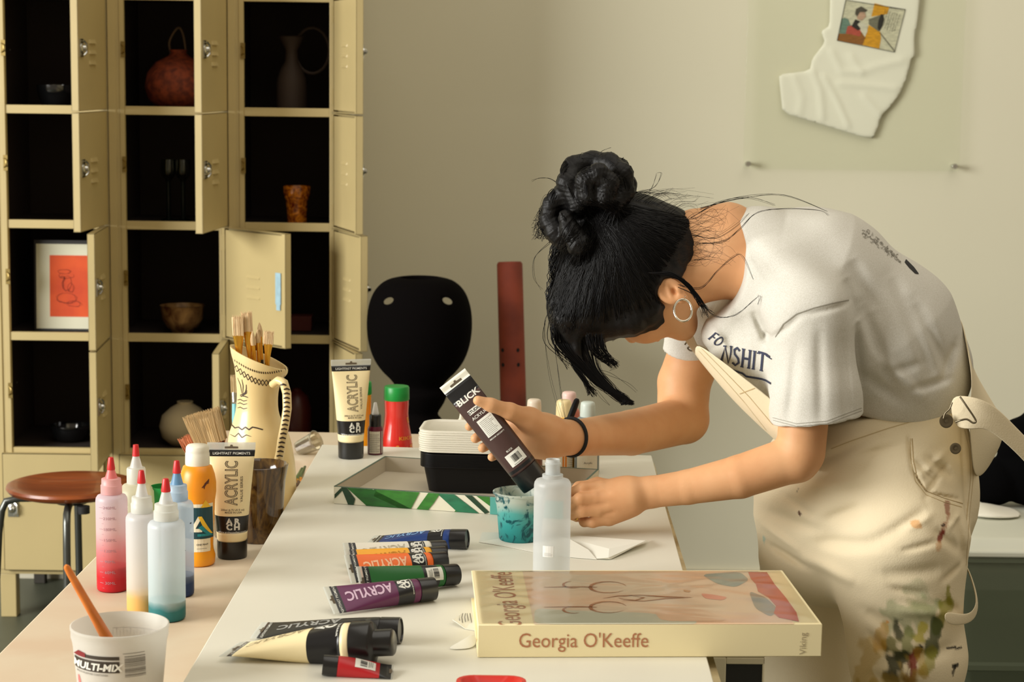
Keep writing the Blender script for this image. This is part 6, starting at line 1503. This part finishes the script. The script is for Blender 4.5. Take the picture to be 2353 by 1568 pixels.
# pocket mouth, side seams, crotch and hip folds
co_ = [((2096, 1010), (2098, 1080), 5, .006), ((2098, 1080), (2125, 1130), 5, .006), ((2125, 1130), (2215, 1158), 5, .005), 
       ((1850, 1300), (1960, 1330), 22, -.006), ((1880, 1260), (2010, 1230), 22, .006), ((1990, 1230), (2120, 1160), 18, .005), ((2010, 1300), (2150, 1290), 24, .006), ((1980, 1390), (2080, 1440), 20, .007), ((2040, 1380), (2170, 1390), 18, -.006),
       ((1880, 1080), (2020, 1010), 16, .005), ((1860, 1130), (1990, 1100), 20, -.004), ((2140, 1060), (2200, 1110), 14, .007), ((2110, 1100), (2190, 1050), 12, -.004), ((2190, 1180), (2215, 1300), 14, .006),
       ((1780, 1210), (1900, 1230), 22, .005), ((2030, 1500), (2180, 1470), 22, .006), ((2000, 1540), (2100, 1560), 20, .006), ((2130, 1200), (2200, 1260), 16, .006), ((2236, 1000), (2232, 1300), 8, .004),
       ((1790, 1290), (1870, 1330), 12, .006), ((1770, 1240), (1850, 1290), 14, -.004), ((2030, 1330), (2110, 1345), 12, .005), ((2050, 1245), (2140, 1225), 10, .004), ((2060, 1200), (2130, 1170), 10, -.004), ((1900, 1200), (1980, 1160), 16, .004),
       ((2150, 1320), (2200, 1290), 10, .005), ((1990, 1440), (2030, 1490), 10, .005), ((2150, 1360), (2195, 1400), 12, .005), ((2120, 1140), (2190, 1080), 8, .005), ((2105, 1060), (2150, 1110), 8, .004), ((1960, 1060), (2070, 1030), 12, .004), ((1820, 1160), (1880, 1200), 14, .004), ((2170, 1200), (2205, 1180), 8, -.004)]
for a, b, w2, d2 in co_: ov.append(crease(a, b, w2*.72, d2*1.25, 3.0))
ov.append(wav(.0016, [((20, 8, 30), 1), ((-26, 20, 18), .8), ((50, 16, -30), .4)], 5))
def over_mat():
    m = mat('cream_canvas', (234, 220, 188), .9, spec=.15, bump=.22, bscale=420)
    nt = m.node_tree; b = nt.nodes['Principled BSDF']; a = nt.nodes.new('ShaderNodeVertexColor'); a.layer_name = 'stain'
    nt.links.new(a.outputs[0], b.inputs['Base Color']); return m
M_over = over_mat()
over = sdf_mesh('overalls', ov, (.28, 2.86, .0), (1.02, 3.5, .96), .0032, M_over, person)
def stain_paint(o, blobs, base, ymax=3.13):
    me = o.data; n = len(me.vertices); co = np.empty(n*3, np.float32); me.vertices.foreach_get('co', co); co = co.reshape(-1, 3)
    Mi = np.array(CI, np.float32); q = co @ Mi[:3, :3].T+Mi[:3, 3]; px = np.stack([1176.5+FPX*q[:, 0]/-q[:, 2], 784-FPX*q[:, 1]/-q[:, 2]], 1)
    col = np.tile(np.array((*lin(base), 1), np.float32), (n, 1)); rs = np.random.RandomState(1)
    K = rs.uniform(-.24, .24, (8, 2)); ph = rs.uniform(0, 6.28, 8)
    wob = sum(np.sin(px @ K[i]*(.4+.09*i)+ph[i]+1.5*np.sin(px @ K[7-i][::-1]*.3)) for i in range(8))/3.0
    for (a, b, wd, c, op) in blobs:
        a, b = np.array(a, float), np.array(b, float); ba = b-a; h = np.clip(((px-a) @ ba)/(ba @ ba+1e-9), 0, 1)
        d = np.sqrt(((px-a-h[:, None]*ba)**2).sum(1)); k = np.clip((wd*1.15-d+wob*wd*.5)/(wd*.4), 0, 1)*op*(co[:, 1] < ymax)
        col[:, :3] = col[:, :3]*(1-k[:, None])+np.array(lin(c))*k[:, None]
    at = me.color_attributes.new('stain', 'FLOAT_COLOR', 'POINT'); at.data.foreach_set('color', col.ravel())
OC = (234, 220, 188)
GR, OL, DK, RD, YL, TL, BR = (96, 118, 84), (146, 142, 44), (58, 62, 42), (130, 40, 28), (196, 158, 60), (70, 170, 160), (150, 90, 50)
stains = [((2110, 1350), (2130, 1400), 26, (150, 160, 120), .35), ((2120, 1420), (2060, 1420), 36, (140, 156, 110), .5), ((2178, 1350), (2182, 1385), 6, OL, .8), ((2182, 1385), (2150, 1440), 12, OL, .8), ((2150, 1430), (2140, 1500), 14, (72, 84, 50), .85),
          ((2140, 1500), (2128, 1540), 12, OL, .7), ((2125, 1440), (2110, 1470), 12, (186, 172, 60), .8), ((2060, 1430), (2066, 1460), 12, DK, .85), ((2090, 1450), (2080, 1500), 12, (120, 128, 60), .7), ((2050, 1480), (2060, 1500), 16, (120, 118, 60), .8),
          ((2060, 1515), (2055, 1560), 24, DK, .9), ((2000, 1500), (1990, 1560), 28, (196, 164, 84), .55), ((2030, 1440), (2020, 1480), 12, (196, 150, 60), .6), ((2114, 1488), (2106, 1504), 6, (24, 22, 20), .95), ((2104, 1505), (2092, 1568), 9, RD, .9), ((2088, 1530), (2082, 1568), 8, (110, 50, 30), .8),
          ((2112, 1500), (2125, 1560), 10, (180, 150, 60), .6), ((2176, 1156), (2178, 1180), 5, (140, 60, 40), .7), ((2182, 1180), (2166, 1225), 5, (170, 110, 80), .6), ((2166, 1225), (2160, 1240), 6, RD, .9), ((2172, 1204), (2168, 1208), 2.5, (24, 20, 20), .9), ((2158, 1250), (2154, 1262), 6, (210, 160, 110), .6),
          ((2104, 1202), (2110, 1212), 8, (222, 160, 90), .7), ((1836, 1178), (1838, 1182), 3.5, (80, 40, 30), .9), ((1748, 1262), (1750, 1272), 6, TL, .9), ((1752, 1240), (1750, 1250), 7, (160, 200, 190), .6), ((2038, 1428), (2040, 1430), 4, (220, 150, 60), .8), ((1834, 1126), (1832, 1128), 3, (60, 50, 40), .6),
          ((2176, 1490), (2210, 1489), 2.2, (20, 20, 20), .95), ((2200, 1528), (2194, 1534), 4, (24, 22, 20), .9), ((2196, 1530), (2190, 1550), 2, (24, 22, 20), .8), ((2080, 1560), (2000, 1600), 30, (180, 150, 70), .6), ((2120, 1395), (2090, 1385), 14, (170, 170, 120), .35), ((1990, 1240), (2000, 1300), 3, (150, 150, 120), .0)]
stain_paint(over, stains, OC)
# bib sheet hanging in front, straps and flaps: cloth ribbons with thickness
def ribbon(name, rows, th, m, parent, sub=2, label=None):
    """rows: list of lists of (px, py, Y)"""
    V = [aty(*q) for r_ in rows for q in r_]; w2 = len(rows[0]); F = []
    for i in range(len(rows)-1):
        for j in range(w2-1): a = i*w2+j; F.append((a, a+1, a+w2+1, a+w2))
    o_ = MB().add(V, F).obj(name, m, parent, solid=th, sub=sub)
    if m is M_over:
        bake(o_); stain_paint(o_, [], OC)
    if label: o_['label'] = label
    return o_
BIB = ribbon('bib', [[(1590, 780, 3.05), (1600, 828, 3.13), (1588, 778, 3.26)], [(1640, 812, 3.02), (1624, 874, 3.11), (1640, 806, 3.3)], [(1712, 866, 2.995), (1668, 944, 3.09), (1712, 860, 3.31)], [(1790, 925, 2.98), (1728, 1012, 3.07), (1800, 920, 3.31)], [(1850, 985, 2.975), (1786, 1064, 3.05), (1880, 985, 3.3)], [(1900, 1040, 2.975), (1850, 1104, 3.03), (1910, 1050, 3.29)]], .0035, M_over, person)
ribbon('strap', [[(1572, 720, 3.24), (1596, 712, 3.24)], [(1562, 748, 3.235), (1588, 742, 3.235)], [(1566, 776, 3.23), (1592, 768, 3.23)], [(1590, 806, 3.20), (1604, 796, 3.20)], [(1606, 830, 3.15), (1620, 822, 3.15)]], .003, M_over, person)
mat('seam_thread', (200, 180, 136), .9)
M_brassd = mat('worn_metal', (120, 110, 90), .35, metal=.9)
def wire(name, pts, r, m=None, n=5): return MB().tube(spl([aty(*q) for q in pts], n), r, 8).obj(name, m or M_brassd, person)
wire('buckle', [(1574, 792, 3.235), (1580, 786, 3.23), (1588, 792, 3.23), (1590, 802, 3.225), (1600, 812, 3.22), (1606, 826, 3.215)], .0013)
wire('buckle', [(1588, 796, 3.23), (1580, 800, 3.235), (1586, 806, 3.23), (1594, 806, 3.225)], .0013)
# back bib and the loose strap
ribbon('back_bib', [[(2198, 722, 3.30), (2205, 730, 3.20), (2212, 742, 3.10)], [(2212, 790, 3.32), (2222, 800, 3.20), (2226, 812, 3.05)], [(2240, 860, 3.33), (2246, 880, 3.20), (2236, 880, 3.0)], [(2286, 930, 3.33), (2270, 960, 3.20), (2222, 960, 2.985)], [(2320, 985, 3.33), (2278, 1030, 3.2), (2230, 1030, 3.0)], [(2280, 1060, 3.32), (2256, 1100, 3.2), (2236, 1100, 3.02)]], .0035, M_over, person)
ribbon('loose_strap', [[(2178, 908, 2.955), (2190, 985, 2.955)], [(2215, 905, 2.945), (2218, 990, 2.94)], [(2262, 915, 2.94), (2240, 990, 2.94)], [(2300, 942, 2.95), (2262, 985, 2.94)], [(2330, 975, 2.96), (2300, 1010, 2.95)], [(2385, 1030, 2.98), (2360, 1068, 2.97)], [(2440, 1110, 3.0), (2420, 1140, 3.0)]], .003, M_over, person)
ribbon('hammer_loop', [[(2214, 1290, 3.03), (2216, 1300, 3.10)], [(2226, 1310, 3.03), (2230, 1320, 3.11)], [(2242, 1362, 3.03), (2246, 1370, 3.12)], [(2244, 1392, 3.02), (2248, 1408, 3.08)], [(2228, 1412, 2.985), (2234, 1432, 3.0)], [(2200, 1410, 2.955), (2204, 1440, 2.96)], [(2166, 1402, 2.93), (2170, 1436, 2.93)]], .003, M_over, person)
wire('strap_buckle', [(2206, 912, 2.925), (2222, 935, 2.918), (2242, 966, 2.915), (2236, 972, 2.915), (2222, 964, 2.918), (2208, 966, 2.92), (2196, 970, 2.925)], .0015)
wire('strap_buckle', [(2188, 925, 2.93), (2182, 940, 2.93), (2172, 950, 2.932), (2168, 962, 2.932)], .0013)
def button(px, py, Y, r):
    p = aty(px, py, Y); d = ray(px, py).normalized(); Mx = Matrix.Translation(p) @ Vector((0, 0, 1)).rotation_difference(Vector((.1, -1, .05)).normalized()).to_matrix().to_4x4(); k_ = r*mpp(p)
    MB().lathe([(0, -.01), (k_*.5, -.01), (k_*.5, 0), (k_, 0), (k_, .0018), (k_*.75, .0026), (k_*.45, .0014), (k_*.3, .0014), (k_*.28, .003), (0, .0034)], 28, Mx).obj('button', M_brassd, person)
button(2174, 968, 2.945, 16); button(2195, 1031, 2.935, 13)
# stitched edges on the overalls
bvB = bvh_of(BIB)
for q_ in ([(1606, 806), (1660, 866), (1712, 926), (1762, 990)], [(1612, 800), (1668, 856), (1722, 912), (1776, 976)], [(1700, 905), (1738, 890), (1772, 905)]):
    raystroke('bib_seam', bvB, q_, .0012, mat('seam_thread', 0), person, .001)
bvO = bvh_of(over)
def seam(pts, w2=.0011, m=None, bv=None, nm='seam', off=.0006, Y=2.95):
    q = [aty(x, y, Y) for x, y in dens(pts, 4)]
    decal(nm, over, stroke2d([(a.x, a.z) for a in q], w2), (0, Y, 0), (1, 0, 0), (0, 0, 1), m or mat('seam_thread', 0), person, off=off, cell=0, dist=.6, bvh=bv or bvO) if False else raystroke(nm, bv or bvO, pts, w2, m or mat('seam_thread', 0), person, off)
seam([(2096, 1008), (2099, 1060), (2108, 1100), (2130, 1130), (2170, 1146), (2212, 1158)], .0016, mat('seam_shadow_thread', (176, 154, 112), .9))
seam([(2092, 1008), (2094, 1064), (2103, 1106), (2128, 1138), (2168, 1154), (2210, 1166)])
seam([(1910, 1032), (1960, 1012), (2040, 985), (2120, 962), (2165, 945)]); seam([(2216, 985), (2228, 1040), (2230, 1100), (2222, 1180), (2214, 1300)]); seam([(2222, 985), (2234, 1040), (2236, 1100), (2228, 1180), (2220, 1300)])
# ---------------------------------------------------------------- shirt lettering
bvS = bvh_of(shirt); M_navy = mat('navy_print', (52, 58, 82), .8, noise=.3, nscale=200)
def serif(txt, h_): # serif-like letters: plain strokes with feet
    G = {'T': ([[(0, 1), (.7, 1)], [(.35, 1), (.35, 0)]], [(.35, 0), (0.02, .93), (.68, .93)], .8), 'S': ([[(.5, .85), (.3, 1), (.08, .85), (.12, .62), (.42, .42), (.5, .2), (.28, 0), (.04, .14)]], [], .68),
         'H': ([[(.1, 0), (.1, 1)], [(.6, 0), (.6, 1)], [(.1, .5), (.6, .5)]], [(.1, 0), (.1, 1), (.6, 0), (.6, 1)], .8), 'I': ([[(.15, 0), (.15, 1)]], [(.15, 0), (.15, 1)], .42), 'N': ([[(.1, 0), (.1, 1), (.6, 0), (.6, 1)]], [(.1, 0), (.1, 1), (.6, 1)], .8),
         'W': ([[(0, 1), (.25, 0), (.45, .9), (.65, 0), (.9, 1)]], [(0, 1), (.9, 1)], 1.0), 'O': ([[(.35+.33*math.cos(a*.449), .5+.5*math.sin(a*.449)) for a in range(15)]], [], .82), 'F': ([[(.1, 0), (.1, 1), (.58, 1)], [(.1, .52), (.45, .52)]], [(.1, 0)], .68),
         'R': ([[(.1, 0), (.1, 1), (.42, 1), (.55, .78), (.42, .55), (.1, .52)], [(.32, .52), (.62, 0)]], [(.1, 0), (.62, 0)], .78), 'E': ([[(.1, 0), (.1, 1), (.55, 1)], [(.1, .5), (.42, .5)], [(.1, 0), (.58, 0)]], [], .7), 'Q': ([[(.35+.33*math.cos(a*.449), .5+.5*math.sin(a*.449)) for a in range(15)], [(.35, .15), (.7, -.12)]], [], .85)}
    it = []; x = 0
    for c in txt:
        if c == ' ': x += .5; continue
        st_, ft_, adv = G[c]
        for s_ in st_: it.append(stroke2d([((x+a)*h_*.8, b*h_) for a, b in s_], h_*.13))
        for a, b in ft_: it.append(rect2d((x+a-.12)*h_*.8, (x+a+.12)*h_*.8, b*h_-h_*.035, b*h_+h_*.035))
        x += adv
    return join2d(it), x*h_*.8
def shd(nm, vf, px, py, ang, Y=2.9, bv=None, m=None, right=False):
    if right: mx_ = max(p[0] for p in vf[0]); vf = ([(a-mx_, b) for a, b in vf[0]], vf[1])
    d_ = ray(px, py).normalized(); o_ = (bv or bvS).ray_cast(CP, d_)[0] or aty(px, py, Y); a = R(ang); decal(nm, shirt, vf, o_, (math.cos(a), 0, math.sin(a)), (-math.sin(a), 0, math.cos(a)), m or M_navy, person, off=.0012, cell=.004, dist=.5, bvh=bv or bvS)
kS = mpp(aty(1700, 840, 3.0))
vf, wd_ = serif('NSHIT', 40*kS); sc_ = (1770-1672)*kS/wd_; vf = ([(a*sc_, b) for a, b in vf[0]], vf[1]); shd('shirt_lettering', vf, 1768, 860, -5, right=True)
shd('shirt_underline', stroke2d([(0, 0), (30*kS, -5*kS), (38*kS, -11*kS), (84*kS, -13*kS)], 4.5*kS), 1772, 868, 0, right=True)
vf, wd_ = serif('FO', 22*kS); shd('shirt_lettering', vf, 1628, 778, -36)
shd('back_print', poly2d([(0, 0), (8*kS, 4*kS), (22*kS, -12*kS), (30*kS, -26*kS), (20*kS, -24*kS), (8*kS, -12*kS)]), 2078, 603, 0, m=mat('black_print', (30, 30, 32), .8))
rn = random.Random(8); it = []
for j in range(70):
    t = rn.random(); x = (1975+t*90+rn.uniform(-6, 10)); y = (528+t*64+rn.uniform(-4, 12)); it.append(move2d(stroke2d([(0, 0), (rn.uniform(2, 5)*kS, rn.uniform(-4, 4)*kS), (rn.uniform(4, 9)*kS, rn.uniform(-6, 3)*kS)], 1.1*kS), (x-1975)*kS, -(y-528)*kS))
shd('back_print', join2d(it), 1975, 528, 0, m=mat('faded_print', (120, 116, 106), .9))
# collar rib and seams
def sseam(pts, w2=.001, m=None, nm='shirt_seam', off=.0007, Y=2.9):
    q = [aty(x, y, Y) for x, y in dens(pts, 4)]
    decal(nm, shirt, stroke2d([(a.x, a.z) for a in q], w2), (0, Y, 0), (1, 0, 0), (0, 0, 1), m or mat('shirt_seam_thread', (150, 146, 134), .9), person, off=off, cell=0, dist=.6, bvh=bvS) if False else raystroke(nm, bvS, pts, w2, m or mat('shirt_seam_thread', (150, 146, 134), .9), person, off)
sseam([(1782, 775), (1800, 745), (1830, 722), (1870, 708), (1910, 698), (1950, 690)], .0014)
sseam([(1777, 966), (1830, 980), (1900, 974), (1980, 944)], .0008); sseam([(1776, 960), (1830, 974), (1900, 968), (1979, 938)], .0008)
# ---------------------------------------------------------------- jewellery and hair tie
M_silver = mat('silver', (222, 216, 200), .18, metal=1)
ec = aty(1569, 713, YC-.096); rr2 = 24*mpp(ec)
MB().tube([ec+Vector((math.cos(a*math.pi/18)*rr2*.85, -.002+math.sin(a*math.pi/18)*.008, math.sin(a*math.pi/18)*rr2)) for a in range(37)], .0019, 10, caps=False).obj('hoop_earring', M_silver, person)
q = aty(1574, 682, YC-.092); MB().lathe([(0, -.0015), (.0015, 0), (0, .0015)], 10, Matrix.Translation(q)).obj('ear_stud', M_silver, person)
wc = aty(1313, 1005, 3.058); wr_ = 43.5*mpp(wc); axw = (aty(1450, 995, 3.19)-aty(1285, 1006, 3.045)).normalized(); up_ = Vector((0, 0, 1)); up_ = (up_-axw*up_.dot(axw)).normalized(); sd_ = axw.cross(up_)
MB().tube([wc+(up_*math.cos(a*math.pi/18)+sd_*math.sin(a*math.pi/18)*1.0)*wr_ for a in range(37)], .0028, 8, caps=False).obj('hair_tie', mat('black_elastic', (15, 15, 16), .8), person)
rc_ = aty(1326, 1190, 2.983); MB().tube([rc_+Vector((math.cos(a*math.pi/12)*.003, math.sin(a*math.pi/12)*.0095, math.cos(a*math.pi/12)*.0035-math.sin(a*math.pi/12)*.000)) for a in range(25)], .0012, 8, caps=False).obj('finger_ring', mat('gold_ring', (214, 170, 90), .2, metal=1), person)
# brows and lashes
strands('eyelash', [(spl([H(.020+.006*i/2, -.003, .081), H(.020+.006*i/2, -.006, .090), H(.021+.006*i/2, -.003, .096)], 3), .0005, .0002) for i in range(-1, 8)], mat('lash', (16, 12, 10), .7), person)
strands('eyebrow', [(spl([H(.012+.004*i, .024+.001*math.sin(i), .086-.0018*i), H(.018+.004*i, .027, .085-.0022*i)], 2), .0009, .0003) for i in range(8)], mat('lash', 0), person)
# nails
for (px, py, Y) in ((1094, 1009, 2.99), (1111, 1031, 2.99)):
    pass
# ---------------------------------------------------------------- hair
M_hair = mat('black_hair', (8, 7, 7), .5, spec=.25, bump=.3, bscale=260)
kH = mpp(HC)
hr = [(('+'), P_el(aty(1436, 610, YC), 172*kH, .098, 168*kH), .02), RC((1530, 560, YC, 82), (1450, 560, YC, 100), .02, 1.0),
      RC((1340, 700, YC-.03, 84), (1340, 730, YC, 76), .02), RC((1360, 745, YC-.03, 40), (1450, 728, YC-.055, 34), .015), RC((1450, 728, YC-.05, 34), (1516, 705, YC-.065, 20), .015)]
# region of face and ear left bare
hr.append(('-', P_el(aty(1592, 742, YC-.09), 80*kH, .055, 66*kH), .008))
hr.append(('-', P_rc(aty(1549, 674, YC-.13), aty(1549, 674, YC-.065), .0245, .0245), .006))
hr.append(('-', P_rc(H(.02, -.02, .13), H(.03, -.11, .085), .05, .05), .008))
hr.append(('-', P_rc(aty(1640, 660, YC-.02), aty(1660, 660, YC-.12), .055, .055), .01))
# bun: coiled ropes
bun = [RC((1376, 420, YC, 50), (1372, 450, YC, 70), .02)]
hr += bun
coils = [[(1330, 470, 3.10, 24), (1306, 420, 3.11, 26), (1320, 385, 3.13, 26), (1362, 372, 3.14, 24), (1400, 376, 3.12, 24), (1430, 400, 3.10, 24), (1436, 440, 3.10, 22), (1410, 470, 3.09, 24)],
         [(1340, 400, 3.20, 26), (1380, 378, 3.20, 24), (1420, 390, 3.19, 26), (1440, 425, 3.17, 22), (1425, 460, 3.15, 24)],
         [(1350, 450, 3.08, 24), (1345, 415, 3.08, 22), (1375, 398, 3.075, 22), (1400, 420, 3.075, 22), (1390, 455, 3.08, 24)],
         [(1330, 480, 3.12, 24), (1290, 450, 3.12, 22), (1268, 470, 3.12, 20), (1262, 505, 3.12, 22), (1280, 535, 3.11, 24), (1310, 560, 3.11, 30)],
         [(1310, 470, 3.17, 24), (1284, 490, 3.17, 24), (1284, 530, 3.16, 24), (1310, 570, 3.15, 30)], [(1300, 500, 3.09, 18), (1310, 530, 3.085, 22), (1330, 560, 3.08, 30)]]
for c_ in coils: hr += CH(c_, .007)
# fringe mass falling forward
hr += CH([(1302, 732, 3.10, 34), (1314, 768, 3.105, 20), (1326, 800, 3.10, 7), (1340, 830, 3.097, 2.5)], .012)
hr += CH([(1285, 726, 3.14, 24), (1296, 764, 3.13, 12), (1306, 795, 3.12, 3)], .01)
def grooves(p):
    q = p-np.array(tuple(aty(1372, 440, YC)), np.float32)
    a = np.arctan2(q[..., 2], q[..., 0]); b = np.arctan2(q[..., 1], np.sqrt(q[..., 0]**2+q[..., 2]**2)+.02)
    r_ = np.sqrt((q**2).sum(-1))
    return .55*(.0009*np.sin(a*46+6*b+9*r_)+.0007*np.sin(a*83-9*b+20*r_)+.0006*np.sin(b*70+a*8))*np.clip((r_-.055)/.04, 0, 1)
hr.append(('d', grooves, 0))
hair = sdf_mesh('hair', hr, (.04, 2.98, .98), (.36, 3.36, 1.37), .0018, M_hair, person)
# strands
rn = random.Random(21)
def hs(pts, r=.0005, n=6, jit=0):
    return (spl([aty(*q)+Vector((rn.uniform(-jit, jit), rn.uniform(-jit, jit), rn.uniform(-jit, jit))) for q in pts], n), r, r*.45)
it = []
def field(p): return sdf_eval(hr, p)
def onhair(px, py):
    return None
bvH = bvh_of(hair)
def surf(px, py, off=.0008):
    d = ray(px, py).normalized(); h, n_, _, _ = bvH.ray_cast(CP, d)
    return None if h is None else h+n_*off
# combed streaks lying on the head, running from forehead and nape up to the bun
for j in range(900):
    t = rn.random(); a0 = rn.uniform(0, 1)
    sx_, sy_ = (1262+rn.uniform(-10, 30), 560+a0*200) if t < .4 else ((1290+a0*240, 775-a0*70+rn.uniform(-60, 0)) if t < .7 else (1600-a0*90+rn.uniform(-20, 0), 500+a0*150))
    ex_, ey_ = 1375+rn.uniform(-45, 45), 470+rn.uniform(-10, 25); bow = rn.uniform(-14, 14); pts = []
    for i in range(10):
        u = i/9; x = sx_+(ex_-sx_)*u+bow*math.sin(math.pi*u); y = sy_+(ey_-sy_)*u; q = surf(x, y, .0006+.0006*rn.random())
        if q is None: pts = pts if len(pts) > 3 else []; break
        if pts and (q-pts[-1]).length > .03: break
        pts.append(q)
    if len(pts) > 3: it.append((pts, .0006, .0004))
# bun streaks
for c_ in coils:
    for j in range(34):
        ph = rn.uniform(0, 6.28); pts = []
        base = spl([aty(a[0], a[1], a[2]) for a in c_], 4); rr3 = [a[3]*kH for a in c_]
        for i, b_ in enumerate(base):
            r_ = rr3[min(len(rr3)-1, i//4)]*1.03; w2 = ph+i*.12; pts.append(b_+Vector((0, math.cos(w2)*r_, 0))+Vector((math.cos(w2*1.0+1.57)*r_*.7, 0, math.sin(w2)*r_*.7)))
        it.append((pts, .0006, .0003))
# loose bangs and locks: dense sheaf
for j in range(300):
    s_ = rn.gauss(0, 1); x0_ = 1310+s_*18
    it.append(hs([(x0_, 735, 3.10+rn.uniform(-.02, .02)), (x0_+8+s_*3, 790, 3.10), (1352+s_*10, 845, 3.10), (1392+s_*8, 888, 3.095), (1432+s_*3+rn.uniform(-10, 10), 918+rn.uniform(-8, 6), 3.09), (1456+rn.uniform(-30, 2), 930+rn.uniform(-8, 2), 3.09)], .00055, 5, .0006))
for j in range(60):
    s_ = rn.gauss(0, 1); it.append(hs([(1285+s_*6, 740, 3.12), (1296+s_*4, 790, 3.12), (1318+s_*4, 835, 3.115), (1342+s_*3, 875, 3.11), (1366+rn.uniform(-16, 6), 905+rn.uniform(-10, 8), 3.11)], .0006, 5, .001))
for j in range(80):
    s_ = rn.uniform(0, 1); it.append(hs([(1345+s_*40, 772+rn.uniform(-6, 4), 3.08), (1352+s_*40, 800, 3.08), (1372+s_*34, 822, 3.08), (1402+s_*20, 840+rn.uniform(-8, 6), 3.08)], .0005, 4, .002))
for j in range(90):   # rough outline at the brow side
    y_ = 560+rn.random()*220; x_ = 1262+abs(y_-660)*.12; it.append(hs([(x_+20, y_-30, 3.12), (x_-2+rn.uniform(-7, 4), y_, 3.12), (x_+8+rn.uniform(-6, 6), y_+34, 3.12), (x_+30, y_+70, 3.12)], .0006, 4, .002))
for j in range(110):  # wisps round the bun
    a = rn.uniform(2.2, 7.2); r0_ = 66; cx_, cy_ = 1378, 425; da = rn.uniform(-.5, .5); q1 = (cx_+math.cos(a)*r0_, cy_-math.sin(a)*r0_*.95); q3 = (cx_+math.cos(a+da*2)*r0_, cy_-math.sin(a+da*2)*r0_*.95); o2 = r0_+rn.uniform(6, 20)
    it.append(hs([(*q1, 3.12), (cx_+math.cos(a+da)*o2, cy_-math.sin(a+da)*o2, 3.12), (*q3, 3.12)], .0005, 4))
for j in range(70):
    it.append(hs([(1290+rn.uniform(-20, 20), 500+rn.uniform(-40, 40), 3.12), (1258+rn.uniform(-10, 8), 500+rn.uniform(-50, 50), 3.12), (1258+rn.uniform(-26, 10), 535+rn.uniform(-60, 20), 3.12), (1235+rn.uniform(-14, 20), 540+rn.uniform(-40, 12), 3.12)], .0005, 5))
long_ = [[(1300, 440, 3.12), (1270, 412, 3.12), (1240, 408, 3.12), (1224, 415, 3.12)], [(1300, 455, 3.12), (1255, 450, 3.12), (1240, 490, 3.12)], [(1262, 560, 3.12), (1230, 590, 3.12), (1228, 640, 3.12), (1245, 665, 3.12)], [(1255, 650, 3.08), (1258, 720, 3.07), (1275, 800, 3.06), (1290, 920, 3.05), (1300, 985, 3.05), (1290, 1040, 3.05)],
         [(1280, 700, 3.07), (1252, 740, 3.06), (1262, 860, 3.06), (1290, 960, 3.05)], [(1390, 375, 3.12), (1380, 352, 3.12), (1405, 340, 3.12)], [(1450, 440, 3.1), (1490, 440, 3.1), (1508, 400, 3.1)], [(1450, 445, 3.1), (1500, 432, 3.1), (1520, 400, 3.1), (1512, 395, 3.1)],
         [(1560, 660, 3.06), (1600, 680, 3.05), (1640, 725, 3.04), (1690, 725, 3.02), (1735, 690, 3.01), (1746, 680, 3.01), (1740, 700, 3.01)], [(1520, 625, 3.06), (1570, 640, 3.05), (1600, 690, 3.05), (1640, 720, 3.04)], [(1560, 655, 3.06), (1610, 662, 3.05), (1650, 620, 3.04), (1690, 588, 3.03), (1708, 590, 3.03), (1730, 640, 3.0)],
         [(1600, 560, 3.08), (1660, 555, 3.06), (1700, 525, 3.05), (1740, 490, 3.04), (1800, 480, 3.05), (1880, 485, 3.06), (1905, 495, 3.06)], [(1590, 540, 3.08), (1640, 548, 3.06), (1690, 520, 3.05), (1720, 490, 3.04)], [(1610, 480, 3.12), (1700, 455, 3.12), (1800, 450, 3.12), (1900, 485, 3.12)], [(1590, 500, 3.1), (1650, 465, 3.1), (1720, 455, 3.1), (1780, 470, 3.1)],
         [(1340, 830, 3.1), (1352, 870, 3.1), (1380, 910, 3.09), (1402, 930, 3.09)], [(1370, 850, 3.09), (1400, 860, 3.08), (1440, 880, 3.08), (1462, 900, 3.08)], [(1380, 830, 3.09), (1420, 840, 3.08), (1400, 850, 3.08)]]
for l_ in long_:
    for j in range(2 if l_[0][0] < 1520 else 3): it.append(hs([(a+rn.uniform(-3, 3), b+rn.uniform(-3, 3), c) for a, b, c in l_], .00035, 8))
for j in range(70):   # fly-aways on the nape
    x_ = 1560+rn.random()*60; y_ = 500+rn.random()*110; it.append(hs([(x_-20, y_, 3.07), (x_+10, y_-10+rn.uniform(-14, 20), 3.06), (x_+45+rn.uniform(-20, 20), y_+rn.uniform(-24, 14), 3.055), (x_+60+rn.uniform(-30, 30), y_+rn.uniform(-50, 20), 3.05)], .0002, 5))
for j in range(46):
    x_ = 1450+rn.random()*130; y_ = 452+max(0, x_-1520)*.5; q_ = rn.uniform(.4, 1.5); it.append(hs([(x_-30, y_+rn.uniform(6, 20), 3.12), (x_, y_-6*q_, 3.12), (x_+28*q_, y_-rn.uniform(2, 16)*q_, 3.12), (x_+rn.uniform(30, 90)*q_, y_+rn.uniform(-24, 16)*q_, 3.12)], .00022, 5))
for j in range(36):   # sideburn lock over the ear
    it.append(hs([(1500+rn.uniform(-10, 10), 628, 3.06), (1545, 632+rn.uniform(-5, 5), 3.05), (1585+rn.uniform(-6, 6), 660, 3.05), (1612+rn.uniform(-8, 8), 700, 3.05), (1632+rn.uniform(-20, 6), 728+rn.uniform(-26, 4), 3.05)], .00055, 5, .0008))
strands('hair_strands', it, mat('hair_strand', (8, 7, 7), .5, spec=.16), person)
tag(person, 'person in grey T-shirt and stained cream overalls bending over the table, hair in a bun', 'person')
rebase(person, (aty(2000, 1700, 3.16).x, 3.16, 0))
person.data.update()
